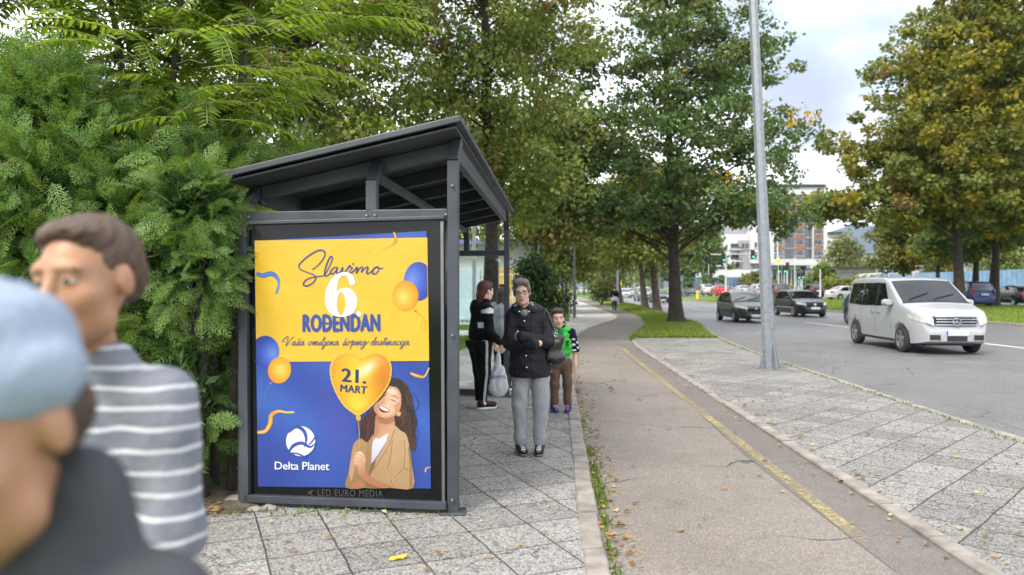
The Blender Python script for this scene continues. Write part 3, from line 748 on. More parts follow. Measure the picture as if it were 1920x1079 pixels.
pr.poly(closed([zp(*p) for p in [(280, 590), (270, 700), (262, 860), (235, 960), (205, 1058), (38, 1056), (62, 930), (85, 780), (110, 670), (170, 625), (230, 660)]], 3), sh2(T0, T1, *zp(80, 700), *zp(270, 1000)))
pr.poly(closed([zp(*p) for p in [(462, 515), (520, 555), (570, 590), (600, 700), (622, 860), (632, 1060), (420, 1058), (205, 1058), (235, 960), (262, 860), (330, 770), (400, 640)]], 3), sh2(T0, T2, *zp(420, 1000), *zp(560, 640)))
for st, c_ in (([(470, 540), (420, 680), (330, 830), (240, 950)], T1), ([(555, 640), (560, 760), (550, 890)], T1), ([(548, 885), (590, 905), (628, 910)], (122, 92, 56)), ([(550, 890), (470, 960), (440, 1000), (470, 1050)], T1), ([(500, 920), (450, 980), (470, 1040)], T2), ([(240, 640), (230, 760), (225, 900)], T1), ([(450, 640), (430, 800), (400, 900)], T1)):
    pr.stroke([zp(*p) for p in st], 1.4, c_)
fo = closed([zp(*p) for p in [(430, 160), (490, 175), (525, 225), (530, 300), (515, 370), (480, 420), (420, 445), (360, 445), (310, 410), (285, 360), (300, 320), (350, 280), (395, 215)]], 4)
pr.fan(fo, zp(430, 330), lambda r, x, y: mixc(mixc(SKL, SK, r), SKD, max(0, r - .72) * 1.9), 7)
pr.poly(closed([zp(*p) for p in [(495, 395), (518, 390), (524, 412), (505, 430), (490, 420)]], 3), SK)
pr.poly(closed([zp(*p) for p in [(328, 338), (375, 348), (425, 378), (412, 392), (370, 396), (338, 378)]], 4), (122, 40, 38))
pr.poly(closed([zp(*p) for p in [(334, 340), (376, 351), (420, 378), (395, 384), (355, 368)]], 4), (250, 246, 242))
pr.stroke([zp(*p) for p in [(332, 372), (365, 394), (412, 392)]], 1.3, (206, 96, 92)); pr.stroke([zp(*p) for p in [(326, 336), (376, 345), (428, 377)]], .9, (196, 100, 90))
pr.stroke([zp(*p) for p in [(438, 252), (470, 252), (504, 275)]], 1.3, (70, 42, 30)); pr.stroke([zp(*p) for p in [(436, 282), (460, 292), (482, 302)]], 1.4, (60, 36, 28))
pr.stroke([zp(*p) for p in [(360, 262), (392, 238)]], 1.4, (90, 52, 40)); pr.stroke([zp(*p) for p in [(420, 262), (398, 300), (375, 310), (392, 326), (414, 322)]], .9, (196, 134, 100))
pr.poly(closed([zp(*p) for p in [(345, 300), (385, 268), (372, 318), (330, 335)]], 3), (214, 156, 116))
pr.poly(closed([zp(*p) for p in [(420, 105), (480, 100), (545, 150), (560, 260), (530, 350), (525, 240), (490, 178), (430, 160)]], 4), HA)
for pts_, c_ in (([(300, 425), (350, 452), (430, 440), (462, 428), (466, 470), (400, 500), (330, 480)], (176, 118, 82)), ([(300, 480), (322, 470), (330, 560), (300, 620), (286, 630)], (196, 138, 100)),
                 ([(285, 365), (300, 330), (330, 310), (318, 360), (322, 410), (305, 400)], (206, 146, 108)), ([(470, 330), (520, 300), (524, 340), (500, 390), (455, 428), (470, 380)], (214, 156, 118)),
                 ([(420, 330), (455, 318), (466, 345), (440, 360)], (244, 186, 158)), ([(400, 200), (450, 186), (490, 215), (470, 235), (420, 225)], (250, 216, 188)),
                 ([(440, 780), (470, 700), (520, 640), (548, 650), (520, 760), (470, 880)], (200, 164, 116)), ([(262, 860), (300, 820), (280, 900), (236, 965)], (132, 98, 58)), ([(70, 900), (110, 740), (130, 700), (120, 860), (90, 1000)], (196, 160, 112)), ([(215, 1058), (240, 960), (300, 985), (420, 1040), (420, 1058)], (140, 104, 62)), ([(585, 700), (605, 720), (625, 900), (628, 1050), (600, 1050), (600, 860)], (160, 124, 78))):
    pr.poly(closed([zp(*p) for p in pts_], 3), c_)
pr.poly(closed([zp(*p) for p in [(328, 338), (375, 348), (425, 378), (412, 392), (370, 396), (338, 378)]], 4), (122, 40, 38)); pr.poly(closed([zp(*p) for p in [(334, 340), (376, 351), (420, 378), (395, 384), (355, 368)]], 4), (250, 246, 242))
def handskin(pts): pr.poly(closed([zp(*p) for p in pts], 4), sh2(SKL, SKD, *zp(120, 760), *zp(230, 930)))
handskin([(155, 935), (145, 880), (112, 850), (118, 800), (135, 750), (165, 738), (190, 750), (215, 800), (210, 850), (225, 930), (300, 985), (440, 1040), (430, 1058), (340, 1058), (230, 1010)])
for st in ([(122, 800), (150, 795), (195, 805)], [(116, 832), (150, 822), (185, 835)], [(128, 770), (160, 765), (200, 790)], [(118, 850), (135, 885), (140, 860)]): pr.stroke([zp(*p) for p in st], .8, SKD)
handskin([(92, 1040), (130, 1010), (160, 985), (185, 1010), (195, 1056), (100, 1056)])
# heart balloon with its date
heart = closed([zc(*p) for p in [(795, 47), (745, 15), (680, 4), (620, 30), (582, 78), (571, 140), (583, 220), (620, 310), (670, 390), (730, 440), (775, 463), (835, 430), (900, 370), (960, 300), (1005, 220), (1020, 140), (1010, 75), (970, 25), (910, 5), (845, 22)]], 4)
def hcol(r, x, y):
    u, v = (x - 619) / 116, (y - 661) / 118
    c = mixc((226, 146, 16), (252, 206, 40), 1 - abs(u - .42) * 1.5)
    c = mixc(c, (255, 250, 226), max(0, 1 - math.hypot((u - .60) * 3.2, (v - .27) * 6 + (u - .6) * 3)))
    c = mixc(c, (214, 122, 14), max(0, 1 - math.hypot((u - .86) * 4, (v - .45) * 2)) * .8)
    c = mixc(c, (250, 214, 60), max(0, 1 - math.hypot((u - .45) * 5, (v - .82) * 5)))
    return mixc(c, (196, 116, 16), max(0, r - .86) * 4.2) if r < .999 else (248, 212, 84)
pr.fan(heart, zc(795, 210), hcol, 12)
for i in range(len(heart)):
    if i % 2 == 0:
        x, y = heart[i]; cx_, cy_ = zc(795, 200); pr.stroke([(x, y), (x + (cx_ - x) * rs.uniform(.05, .13), y + (cy_ - y) * rs.uniform(.05, .13))], .5, (176, 104, 14), smooth=False)
pr.poly(closed([zc(*p) for p in [(765, 462), (790, 462), (795, 490), (778, 500), (762, 488)]], 3), (238, 178, 26))
pr.stroke([zc(778, 490), zc(784, 600), zc(788, 720)], 1.1, (232, 176, 50))
NAVY = (30, 52, 104)
pr.text('21.', [zc(656, 118), zc(838, 134), zc(836, 236), zc(654, 218)], NAVY, .035, 1.0)
pr.text('MART', [zc(648, 236), zc(846, 252), zc(838, 309), zc(646, 290)], NAVY, .045, 1.04)
# white emblem and name
WH = (250, 250, 252); BL = (46, 82, 178)
pr.poly(ell(*zc(361, 648), 27.3, 28.0, 48), WH)
pr.stroke([zc(275, 585), (zc(330, 545)), zc(385, 575), zc(402, 640), zc(385, 690)], 6, BL, w2=lambda t: 1.2 + 5.4 * math.sin(math.pi * min(1, t * .9 + .1)))
pr.stroke([zc(278, 722), zc(310, 680), zc(370, 662), zc(430, 690), zc(470, 660)], 6, BL, w2=lambda t: 5.6 * math.sin(math.pi * min(1, t * .8 + .2)) + 1)
pr.stroke([zc(290, 735), zc(345, 740), zc(400, 770)], 3.2, BL); pr.stroke([zc(470, 610), zc(445, 650), (zc(420, 672))], 3, BL)
pr.text('Delta Planet', [zc(174, 796), zc(569, 800), zc(568, 858), zc(174, 852)], WH, .010, .97)
# screen material: an ink layer behind glass that glows a little, as these displays do
t = NT('lit_print'); ca = t.node('VertexColor', layer_name='ink')
fine = t.noise(t.coord(), 60, 3)
cc = t.mix(1.0, ca.outputs[0], t.ramp(fine, [(.3, .96), (.7, 1.04)]), 'MULTIPLY')
p = t.bsdf(t.mix(1.0, cc, (.30, .30, .30), 'MULTIPLY'), .5, Emission_Color=cc, Emission_Strength=.24, Coat_Weight=.08, Coat_Roughness=.05)
pr.build('poster', t.finish(p))
pl = Print(); pl.k = 3
GR = (58, 60, 64)
pl.text('LED EURO MEDIA', [(596, 918), (718, 920), (718, 932.5), (596, 930.5)], GR, .002, 1.1)
pl.poly([(576, 924), (588, 919.5), (583, 925), (587, 931)], GR)
tt = NT('faint_maker_lettering'); ca = tt.node('VertexColor', layer_name='ink')
pl.build('maker_lettering', tt.finish(tt.bsdf(ca.outputs[0], .4)))
# ================================================================== TREES AND PLANTS
M_bark = mat('grey_brown_bark', (.075, .062, .050), .95, .45, 7, 1.0, 40)
M_bark_dark = mat('dark_mossy_bark', (.030, .024, .018), .95, .5, 6, 1.0, 35)
M_bark_light = mat('pale_smooth_bark', (.11, .085, .065), .9, .35, 5, .6, 40)
G = lambda *s: list(s)
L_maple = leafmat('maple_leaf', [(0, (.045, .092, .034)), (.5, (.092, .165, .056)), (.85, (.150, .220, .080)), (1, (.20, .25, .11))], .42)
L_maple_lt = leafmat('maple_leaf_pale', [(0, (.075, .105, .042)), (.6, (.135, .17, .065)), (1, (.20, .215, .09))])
L_yellow = leafmat('yellow_leaf', [(0, (.42, .25, .015)), (.6, (.58, .37, .02)), (1, (.34, .29, .05))])
L_olive = leafmat('olive_leaf', [(0, (.070, .100, .022)), (.5, (.145, .175, .042)), (1, (.24, .245, .07))], .42)
L_olive_y = leafmat('yellowing_leaf', [(0, (.12, .13, .018)), (.5, (.22, .205, .028)), (.9, (.33, .27, .035)), (1, (.28, .20, .03))], .42)
L_linden = leafmat('linden_leaf', [(0, (.062, .105, .022)), (.5, (.130, .190, .042)), (1, (.23, .27, .075))], .42)
L_brown = leafmat('dry_brown_leaf', [(0, (.14, .085, .04)), (.6, (.24, .15, .07)), (1, (.32, .22, .10))])
L_far = leafmat('distant_leaf', [(0, (.08, .10, .03)), (.6, (.165, .185, .055)), (1, (.25, .235, .075))], .42)
L_dark = leafmat('dark_evergreen_leaf', [(0, (.012, .030, .014)), (.6, (.03, .06, .026)), (1, (.06, .095, .05))])
L_thuja = leafmat('thuja_spray', [(0, (.050, .110, .022)), (.5, (.118, .222, .050)), (.88, (.185, .305, .08)), (.95, (.28, .25, .07)), (1, (.20, .12, .05))], .36)
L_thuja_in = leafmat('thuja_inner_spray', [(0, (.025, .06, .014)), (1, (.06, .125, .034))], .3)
L_sumac = leafmat('compound_leaflet', [(0, (.065, .12, .014)), (.5, (.13, .22, .025)), (1, (.23, .31, .045))], .5, .38)

def unit(a): return a / np.maximum(np.linalg.norm(a, axis=1, keepdims=True), 1e-9)
def leaf_quads(P, D, N, L, W, fold=.18):
    """folded four-corner leaves: base, side, tip, side"""
    S = unit(np.cross(D, N)); L, W = L[:, None], W[:, None]
    mid = P + D * L * .45 + N * L * fold * .4
    V = np.stack([P, mid + S * W * .5, P + D * L, mid - S * W * .5], 1)
    return V
def clump_leaves(c, r, n, size, rg, droop=.35, flat=.6, rz=.75, up=.75):
    d = unit(rg.normal(size=(n, 3))); rad = r * rg.random(n) ** .45
    P = c + d * rad[:, None] * np.array([1, 1, rz])
    D = unit(d * .6 + rg.normal(size=(n, 3)) * .6 + np.array([0, 0, -droop]))
    N = unit(rg.normal(size=(n, 3)) * (1 - flat) + np.array([0, 0, up]) + d * .35)
    N = unit(N - D * (N * D).sum(1, keepdims=True))
    L = size * rg.uniform(.65, 1.25, n); return leaf_quads(P, D, N, L, L * rg.uniform(.7, .95, n))
def envelope_points(envs, n, rg, shell=.5):
    w = np.array([e[6] for e in envs], float); w /= w.sum(); out = []
    for e, k in zip(envs, rg.multinomial(n, w)):
        d = unit(rg.normal(size=(k, 3))); rad = shell + (1 - shell) * rg.random(k)
        out.append(np.array(e[:3]) + d * rad[:, None] * np.array(e[3:6]))
    return np.concatenate(out)
def trunk_mb(mb, pts, r0, r1, flare=1.5, n=10, rg=None):
    k = len(pts); rad = [r0 + (r1 - r0) * (i / (k - 1)) ** .8 for i in range(k)]
    P = [Vector(p) for p in pts]; q0 = P[0]
    full = [q0 - Vector((0, 0, .15)), q0 + (P[1] - q0) * .03, q0 + (P[1] - q0) * .12, q0 + (P[1] - q0) * .35] + P[1:]
    mb.tube(full, [r0 * flare * 1.12, r0 * flare * .93, r0 * (1 + (flare - 1) * .35), r0 * 1.0] + rad[1:], n)
def tree(name, base, envs, trunk_pts, r0, n_clump, clump_r, per, leaf, mats, pick, label, seed, group=None, cat='tree', limbs=24, bark=None, shell=.45, droop=.35, rz=.75, r1=.05, flat=.6, limb_r=.07, flare=1.5, nside=10, thin=1.0, up=.75):
    """envs / trunk_pts relative to base; pick(c, u) -> material index of a clump"""
    rg = np.random.default_rng(seed); root = empty(name, base, 0, label, cat, group)
    mb = MB(); trunk_mb(mb, trunk_pts, r0, r1, flare, nside)
    C = envelope_points(envs, n_clump, rg, shell)
    tp = np.array(trunk_pts, float)
    for i in rg.choice(len(C), min(limbs, len(C)), replace=False):
        c = C[i]; hz = np.clip(c[2] - .45 * np.hypot(*(c[:2])) - .3, tp[1][2] * rg.uniform(.9, 1.55), tp[-1][2])
        s = np.array([np.interp(hz, tp[:, 2], tp[:, k]) for k in range(3)])
        m1 = s + (c - s) * .4 + np.array([0, 0, .10 * np.linalg.norm(c - s)]) + rg.normal(size=3) * .12
        m2 = s + (c - s) * .75 + rg.normal(size=3) * .15
        lr = limb_r * (.35 + .07 * np.linalg.norm(c - s))
        mb.tube([s, m1, m2, c], [lr, lr * .62, lr * .36, lr * .15], 6, False)
    tr = mb.build('trunk', bark or M_bark, root, smooth=True, rel=False)
    Vs, mi = [], []
    for c in C:
        n = max(4, int(per * rg.uniform(.55, 1.35))); rr = clump_r * rg.uniform(.6, 1.25)
        Vs.append(clump_leaves(c, rr, n, leaf, rg, droop, flat, rz, up)); m0 = pick(c, rg.random())
        mi.append(np.where(rg.random(n) < .86, m0, pick(c, rg.random())))
    V = np.concatenate(Vs); n = len(V)
    np_mesh('crown', V.reshape(-1, 3), np.arange(n * 4).reshape(n, 4), mats, root, False, np.concatenate(mi))
    return root

# --- the big maple on the verge
by, bx = 30.0, 6.6
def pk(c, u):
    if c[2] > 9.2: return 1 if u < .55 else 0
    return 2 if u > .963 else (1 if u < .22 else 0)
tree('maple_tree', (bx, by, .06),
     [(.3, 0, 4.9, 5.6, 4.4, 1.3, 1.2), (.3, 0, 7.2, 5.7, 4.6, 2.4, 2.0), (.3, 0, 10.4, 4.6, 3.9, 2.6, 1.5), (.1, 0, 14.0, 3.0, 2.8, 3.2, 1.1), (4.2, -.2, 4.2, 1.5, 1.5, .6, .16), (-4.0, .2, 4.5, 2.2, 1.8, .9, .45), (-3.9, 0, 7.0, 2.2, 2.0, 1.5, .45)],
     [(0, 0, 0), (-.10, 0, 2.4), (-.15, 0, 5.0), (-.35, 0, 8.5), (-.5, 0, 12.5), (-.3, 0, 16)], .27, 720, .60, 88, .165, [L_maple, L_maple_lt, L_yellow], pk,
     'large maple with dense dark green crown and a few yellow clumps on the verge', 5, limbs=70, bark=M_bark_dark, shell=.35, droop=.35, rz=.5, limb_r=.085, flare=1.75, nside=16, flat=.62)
# --- row of trees along the cycle path behind it
for i, (tx, ty, hh, lb) in enumerate([(8.95, 46, 9.5, 'leaning tree next behind the big maple on the verge'), (9.45, 53, 10, 'slender tree on the verge, third along the cycle path row'), (9.6, 66, 10.5, 'tree on the verge behind the walker in dark jacket'), (10.4, 84, 11, 'distant tree farthest down the verge beside the cycle path')]):
    tree('roadside_tree', (tx, ty, .05), [(-.3, 0, hh * .42, 3.4, 3.4, 1.4, 1), (-.3, 0, hh * .62, 3.7, 3.7, hh * .2, 1.6), (-.3, 0, hh * .85, 2.6, 2.6, hh * .17, 1)],
         [(0, 0, 0), (-.25 if i < 3 else 0, 0, 2.4), (-.5, 0, hh * .5), (-.4, 0, hh * .8)], .24, 210, .9, 62, .26, [L_olive, L_far, L_olive_y], lambda c, u: 2 if u > .93 else (1 if u > .5 else 0), lb, 30 + i,
         'trees along the verge of the cycle path', limbs=18, shell=.3, rz=.6)
# --- lindens behind the shelter
def pl_(c, u): return 2 if u > .93 else (1 if u < .35 else 0)
tree('linden_tree', (-.62, 21, -.02), [(-.9, 0, 6.0, 3.9, 3.2, 2.0, 1.2), (-.6, 0, 9.2, 4.2, 3.6, 3.2, 2), (-.4, 0, 13.4, 3.2, 3.0, 3.2, 1.2), (1.0, -.8, 4.4, 1.8, 1.5, 1.1, .35)],
     [(0, 0, 0), (.05, 0, 3), (-.1, 0, 7), (-.2, 0, 12), (-.2, 0, 15)], .24, 560, .56, 92, .13, [L_linden, L_olive, L_brown], pl_,
     'olive green linden with brown dry tufts, its trunk seen through the shelter glass', 51, limbs=60, shell=.3, rz=.6, droop=.6, bark=M_bark_dark)
tree('linden_tree', (-5.2, 16.5, -.02), [(0, 0, 5.2, 3.6, 3.0, 1.8, 1.2), (.4, 0, 8.2, 3.7, 3.2, 2.8, 2), (0, 0, 11.6, 3.0, 2.6, 2.4, 1)],
     [(0, 0, 0), (.1, 0, 3), (.25, 0, 6), (.1, 0, 11)], .26, 540, .53, 92, .125, [L_linden, L_olive, L_brown], pl_,
     'tall green linden rising behind the roof of the shelter', 52, limbs=60, shell=.3, rz=.6, droop=.6, bark=M_bark_dark)
tree('linden_tree', (.9, 31, -.02), [(0, 0, 4.6, 3.2, 3, 1.7, 1.2), (.2, 0, 7.6, 3.6, 3.3, 2.6, 2), (.2, 0, 11.4, 2.9, 2.8, 2.6, 1)],
     [(0, 0, 0), (.0, 0, 3), (.2, 0, 6), (.1, 0, 11)], .2, 330, .85, 72, .19, [L_olive, L_linden, L_brown], pl_,
     'yellowish green tree beyond the far end of the shelter, left of the path', 53, limbs=36, shell=.3, rz=.6, droop=.6)
# --- trees closing the view on the left of the path
for i, (tx, ty, hh, lb) in enumerate([(2.2, 44, 9, 'green tree left of the path beyond the dark pole'), (4.2, 58, 10, 'olive tree far down the left side of the path'), (5.2, 78, 11, 'distant tree at the left edge of the far pavement'), (-12.5, 27, 8.5, 'low background tree at far left beyond the hedge'), (-4, 40, 11, 'broad tree behind the pale fence')]):
    tree('background_tree', (tx, ty, 0), [(0, 0, hh * .38, 3.4, 3.2, 1.8, 1.1), (0, 0, hh * .6, 3.8, 3.6, hh * .22, 1.7), (0, 0, hh * .85, 2.7, 2.6, hh * .18, 1)],
         [(0, 0, 0), (.1, 0, 2.4), (.0, 0, hh * .5), (.1, 0, hh * .85)], .2, 200, .95, 58, .27, [L_far, L_olive, L_linden], lambda c, u: 0 if u < .5 else (1 if u < .75 else 2), lb, 60 + i,
         limbs=16, shell=.3, rz=.65)
# --- the median planes on the right, yellowing
def pm(c, u): return 1 if u < .38 else (3 if u > .985 else 0)
def pm2(c, u): return 1 if u < .55 else (2 if u > .93 else 0)
m0 = at(1798, 560, 45)
tree('plane_tree', (27.0, 45, .15), [(-2.0, 0, 7.0, 7.4, 5.0, 2.2, 1.6), (-.6, 0, 10.2, 7.9, 5.5, 3.0, 2.3), (.5, 0, 14.4, 6.6, 5.0, 3.2, 1.8), (1.5, 0, 18.0, 4.2, 4.0, 2.6, .9), (-7.4, 0, 6.3, 2.2, 2.0, .8, .28), (3.6, 0, 5.6, 3.5, 3, 1.4, .5)],
     [(0, 0, 0), (-.15, 0, 4), (-.5, 0, 8), (-.3, 0, 13), (.5, 0, 18)], .31, 820, .72, 86, .28, [L_olive, L_olive_y, L_yellow, L_brown], pm,
     'large yellowing plane tree with a dark trunk on the median behind the white van', 71, group='plane trees on the median', limbs=80, bark=M_bark_dark, shell=.3, rz=.55, limb_r=.10, flare=1.3)
tree('plane_tree', (33.5, 52, .2), [(.5, 0, 7.0, 6.0, 4.5, 2.4, 1.2), (0, 0, 11.0, 6.5, 5, 3.2, 2), (0, 0, 16, 5, 4.6, 3.4, 1.2)],
     [(0, 0, 0), (.2, 0, 4), (0, 0, 9), (0, 0, 15)], .34, 420, 1.15, 72, .40, [L_olive, L_maple, L_olive_y, L_brown], lambda c, u: 0 if u < .55 else (1 if u < .8 else 2),
     'dark olive plane tree above the dark hatchback at the right edge', 72, group='plane trees on the median', limbs=36, bark=M_bark_dark, shell=.3, rz=.6)
tree('plane_tree', (37.5, 60.5, .2), [(-.5, 0, 5.4, 4.8, 4, 1.8, 1.2), (0, 0, 8.6, 5, 4.2, 2.6, 1.6)],
     [(0, 0, 0), (.1, 0, 3), (.2, 0, 7), (0, 0, 10)], .3, 260, 1.05, 70, .36, [L_olive, L_maple, L_olive_y, L_brown], lambda c, u: 0 if u < .5 else (1 if u < .85 else 2),
     'dark trunked tree between the blue minivan and the dark hatchback', 73, group='plane trees on the median', limbs=20, bark=M_bark_dark, shell=.3, rz=.6)
tree('young_plane_tree', (40.2, 70.5, .2), [(-.2, 0, 4.6, 2.6, 2.4, 1.5, 1.2), (0, 0, 7.2, 2.8, 2.6, 2.2, 1.6), (0, 0, 9.8, 2.0, 2.0, 1.4, .6)],
     [(0, 0, 0), (0, 0, 2.6), (.3, 0, 5), (.2, 0, 9)], .24, 190, .8, 66, .34, [L_olive_y, L_olive, L_yellow], lambda c, u: 0 if u < .5 else (1 if u < .9 else 2),
     'small yellow tree forking low in front of the blue fence', 74, limbs=16, bark=M_bark_dark, shell=.3)
tree('young_plane_tree', (38.8, 74, .2), [(-.4, 0, 4.4, 3.2, 2.8, 1.6, 1.2), (-.2, 0, 7.0, 3.0, 2.8, 2.2, 1.6), (-.2, 0, 9.6, 2.0, 2.0, 1.4, .6)],
     [(0, 0, 0), (0, 0, 2.4), (-.1, 0, 5), (-.2, 0, 9)], .22, 210, .85, 70, .30, [L_far, L_olive, L_olive_y], lambda c, u: 0 if u < .6 else (1 if u < .95 else 2),
     'rounded pale green tree in front of the left end of the blue fence', 75, limbs=16, bark=M_bark_dark, shell=.3)
for i, (px, py, d, w, h, lb, mm) in enumerate([(1420, 530, 150, 5.5, 4.5, 'low green tree in front of the apartment block, left of the lamp post', 0), (1407, 530, 155, 5, 4, 'bushy tree against the white canopy of the apartment block', 0), (1540, 536, 118, 4.6, 5.0, 'bright green young tree by the traffic lights', 2), (1582, 530, 175, 10, 14, 'large dull green tree right of the apartment block', 0), (1330, 545, 120, 7, 13, 'green tree behind the red car', 1), (1290, 545, 130, 7, 12, 'green tree across the road behind the white car', 1), (1150, 548, 170, 10, 12, 'far dark tree at the end of the road', 1), (1225, 548, 150, 9, 12, 'far tree above the approaching cars', 1), (1095, 552, 140, 8, 12, 'far tree at the end of the pavement', 0), (1760, 520, 120, 6, 6, 'pale shrubby tree behind the blue fence', 0), (1890, 510, 110, 12, 8, 'light green tree behind the blue fence at the right edge', 2)]):
    b = at(px, 545, d)
    tree('town_tree', (b[0], d, 0.1), [(0, 0, h * .5, w * .5, w * .5, h * .38, 1), (0, 0, h * .75, w * .36, w * .36, h * .25, .7)], [(0, 0, 0), (0, 0, h * .3), (.1, 0, h * .7)], .16, 90, w * .16, 44, .42 + d * .0012,
         [L_far, L_maple, L_linden], (lambda k: (lambda c, u: k if u < .7 else 0))(mm), lb, 90 + i, limbs=8, shell=.25, rz=.8)
# far wood closing the horizon on the left and in the centre: one mass
rg = np.random.default_rng(7); Vs = []
for k in range(420):
    a = rg.uniform(-.95, .20); d = rg.uniform(185, 240); hgt = rg.uniform(6, 13)
    c = np.array([a * d, d, rg.uniform(.3, 1.0) * hgt]); Vs.append(clump_leaves(c, 3.0, 34, 1.1, rg))
V = np.concatenate(Vs); n = len(V)
o = np_mesh('far_wood', V.reshape(-1, 3), np.arange(n * 4).reshape(n, 4), [L_far]); tag(o, 'dense far wood closing the horizon behind the bus shelter', 'wood', None, 'stuff')

# --- thuja hedge: flat ferny sprays
def frond(rg, L=.26, n=11):
    """one spray in its plane: quads of a branching frond, unit L along +x, normal +z"""
    q = []
    def bl(p, a, l, w, curve=0.0):
        k = 3 if l > .05 else 2; pts = [np.array(p)]
        for i in range(k): a2 = a + curve * i; pts.append(pts[-1] + np.array([math.cos(a2), math.sin(a2)]) * l / k)
        for i in range(k):
            d = pts[i + 1] - pts[i]; nn = np.array([-d[1], d[0]]) / (np.linalg.norm(d) + 1e-9) * w / 2 * (1 - .45 * i / k)
            q.append([pts[i] - nn, pts[i] + nn, pts[i + 1] + nn * .6, pts[i + 1] - nn * .6])
        return pts
    bl((0, 0), 0, L, .006)
    for i in range(n):
        t = (i + .6) / n; p = (L * t, 0); l = L * .42 * (1 - t) ** .75 * (.35 + .65 * min(1, t * 3.0)) + .012
        for sgn in (1, -1):
            a = sgn * rg.uniform(.7, .95); pts = bl(p, a, l, .0075, -sgn * .12)
            if l > .05:
                for j in range(int(l / .017)):
                    tt = (j + .7) / max(1, int(l / .017)); pp = (p[0] + math.cos(a) * l * tt, p[1] + math.sin(a) * l * tt)
                    bl(pp, a + (.7 if j % 2 else -.7), .026 * (1.15 - tt * .5), .0065)
    q = np.array(q); z = -.35 * q[..., 0] ** 2 / L - .25 * np.abs(q[..., 1]) ** 1.6
    return np.concatenate([q, z[..., None]], 2)
rgt = np.random.default_rng(21)
FRONDS = [frond(rgt) for _ in range(5)]
def place_fronds(P, D, N, S, rg):
    out = []
    kinds = rg.integers(0, len(FRONDS), len(P))
    for k, Fr in enumerate(FRONDS):
        ix = np.where(kinds == k)[0]
        if not len(ix): continue
        x = unit(D[ix]); z = unit(N[ix] - x * (N[ix] * x).sum(1, keepdims=True)); y = np.cross(z, x)
        M = np.stack([x, y, z], 1) * S[ix][:, None, None]
        W = np.einsum('qvc,ncd->nqvd', Fr, M) + P[ix][:, None, None, :]
        out.append(W.reshape(-1, 4, 3))
    return np.concatenate(out)
def thuja(base, blobs, n, seed, label, size=1.0, cull=None):
    rg = np.random.default_rng(seed); root = empty('thuja_bush', base, 0, label, 'evergreen bush', 'thuja bushes beside the shelter')
    C = []; mb = MB()
    top = max(b[2] + b[5] for b in blobs)
    for k in range(3):
        a = k * 2.1; mb.tube([(.1 * math.cos(a), .3 + .1 * math.sin(a), -.05), (.12 * math.cos(a), .3 + .12 * math.sin(a), .9), (.14 * math.cos(a + .3), .3 + .14 * math.sin(a), 1.5), (.1 * math.cos(a), .3 + .1 * math.sin(a), top * .78)], [.035, .028, .02, .008], 7)
    w = np.array([b[6] for b in blobs], float); w /= w.sum(); P, D = [], []
    for b, k in zip(blobs, rg.multinomial(n, w)):
        d = unit(rg.normal(size=(k, 3)) * np.array([1, 1, .9]))
        # branch tufts: sprays gather on short boughs
        T = unit(rg.normal(size=(max(6, k // 12), 3))); j = rg.integers(0, len(T), k)
        dd = unit(d * .38 + T[j]); rad = rg.uniform(.62, 1.06, k) + .12 * np.sin(j * 1.7)
        P.append(np.array(b[:3]) + dd * rad[:, None] * np.array(b[3:6])); D.append(unit(dd * .9 + rg.normal(size=(k, 3)) * .5 + np.array([0, 0, .05])))
        for q in range(min(len(T), 14)):
            e_ = np.array(b[:3]) + T[q] * np.array(b[3:6]) * .85; s_ = np.array([b[0] * .5, b[1] * .5, max(.2, b[2] - .5)])
            mb.tube([s_, s_ * .4 + e_ * .6 + np.array([0, 0, -.1]), e_], [.018, .011, .004], 5, False)
    P, D = np.concatenate(P), np.concatenate(D)
    N = unit(rg.normal(size=P.shape) * .75 + np.array([0, -.35, .7])); S = size * rg.uniform(.7, 1.25, len(P))
    keep = P[:, 2] + base[2] > .12
    if cull is not None: keep &= cull(P + np.array(base))
    P, D, N, S = P[keep], D[keep], N[keep], S[keep]
    V = place_fronds(P, D, N, S, rg); m = len(V)
    mb.build('trunk', M_bark_dark, root, smooth=True, rel=False)
    np_mesh('crown', V.reshape(-1, 3), np.arange(m * 4).reshape(m, 4), [L_thuja], root)
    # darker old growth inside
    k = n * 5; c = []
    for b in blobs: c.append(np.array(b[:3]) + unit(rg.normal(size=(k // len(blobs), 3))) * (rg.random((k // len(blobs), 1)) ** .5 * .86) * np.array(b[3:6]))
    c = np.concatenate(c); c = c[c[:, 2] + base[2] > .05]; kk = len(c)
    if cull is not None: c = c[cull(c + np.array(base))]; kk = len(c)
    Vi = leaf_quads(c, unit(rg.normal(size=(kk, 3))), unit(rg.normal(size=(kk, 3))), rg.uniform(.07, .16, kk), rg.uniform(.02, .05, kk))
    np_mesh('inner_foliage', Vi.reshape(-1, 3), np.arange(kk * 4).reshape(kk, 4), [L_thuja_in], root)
    return root
def off_shelter(Pw):
    """keep sprays off the advert's front and out of the shelter, bar a few over its left edge"""
    a = (Pw - np.array(NLp)) @ np.array(face); dfr = (Pw - np.array(NLp)) @ np.array(axis)
    return ~((a > -.10) & (dfr > -.45) & (Pw[:, 2] < 2.25)) & ~((a > -.12) & (Pw[:, 2] >= 2.25) & (dfr > -.3)) & ~((a > .16) & (dfr <= -.45))
thuja((-2.75, 6.1, 0), [(0, 0, 1.0, .72, .8, 1.0, 1.0), (0, .1, 1.9, .72, .7, .7, 1.0), (-.1, .3, 2.45, .6, .6, .55, .6)], 4300, 1, 'tall thuja bush touching the left post of the shelter', 1.0, off_shelter)
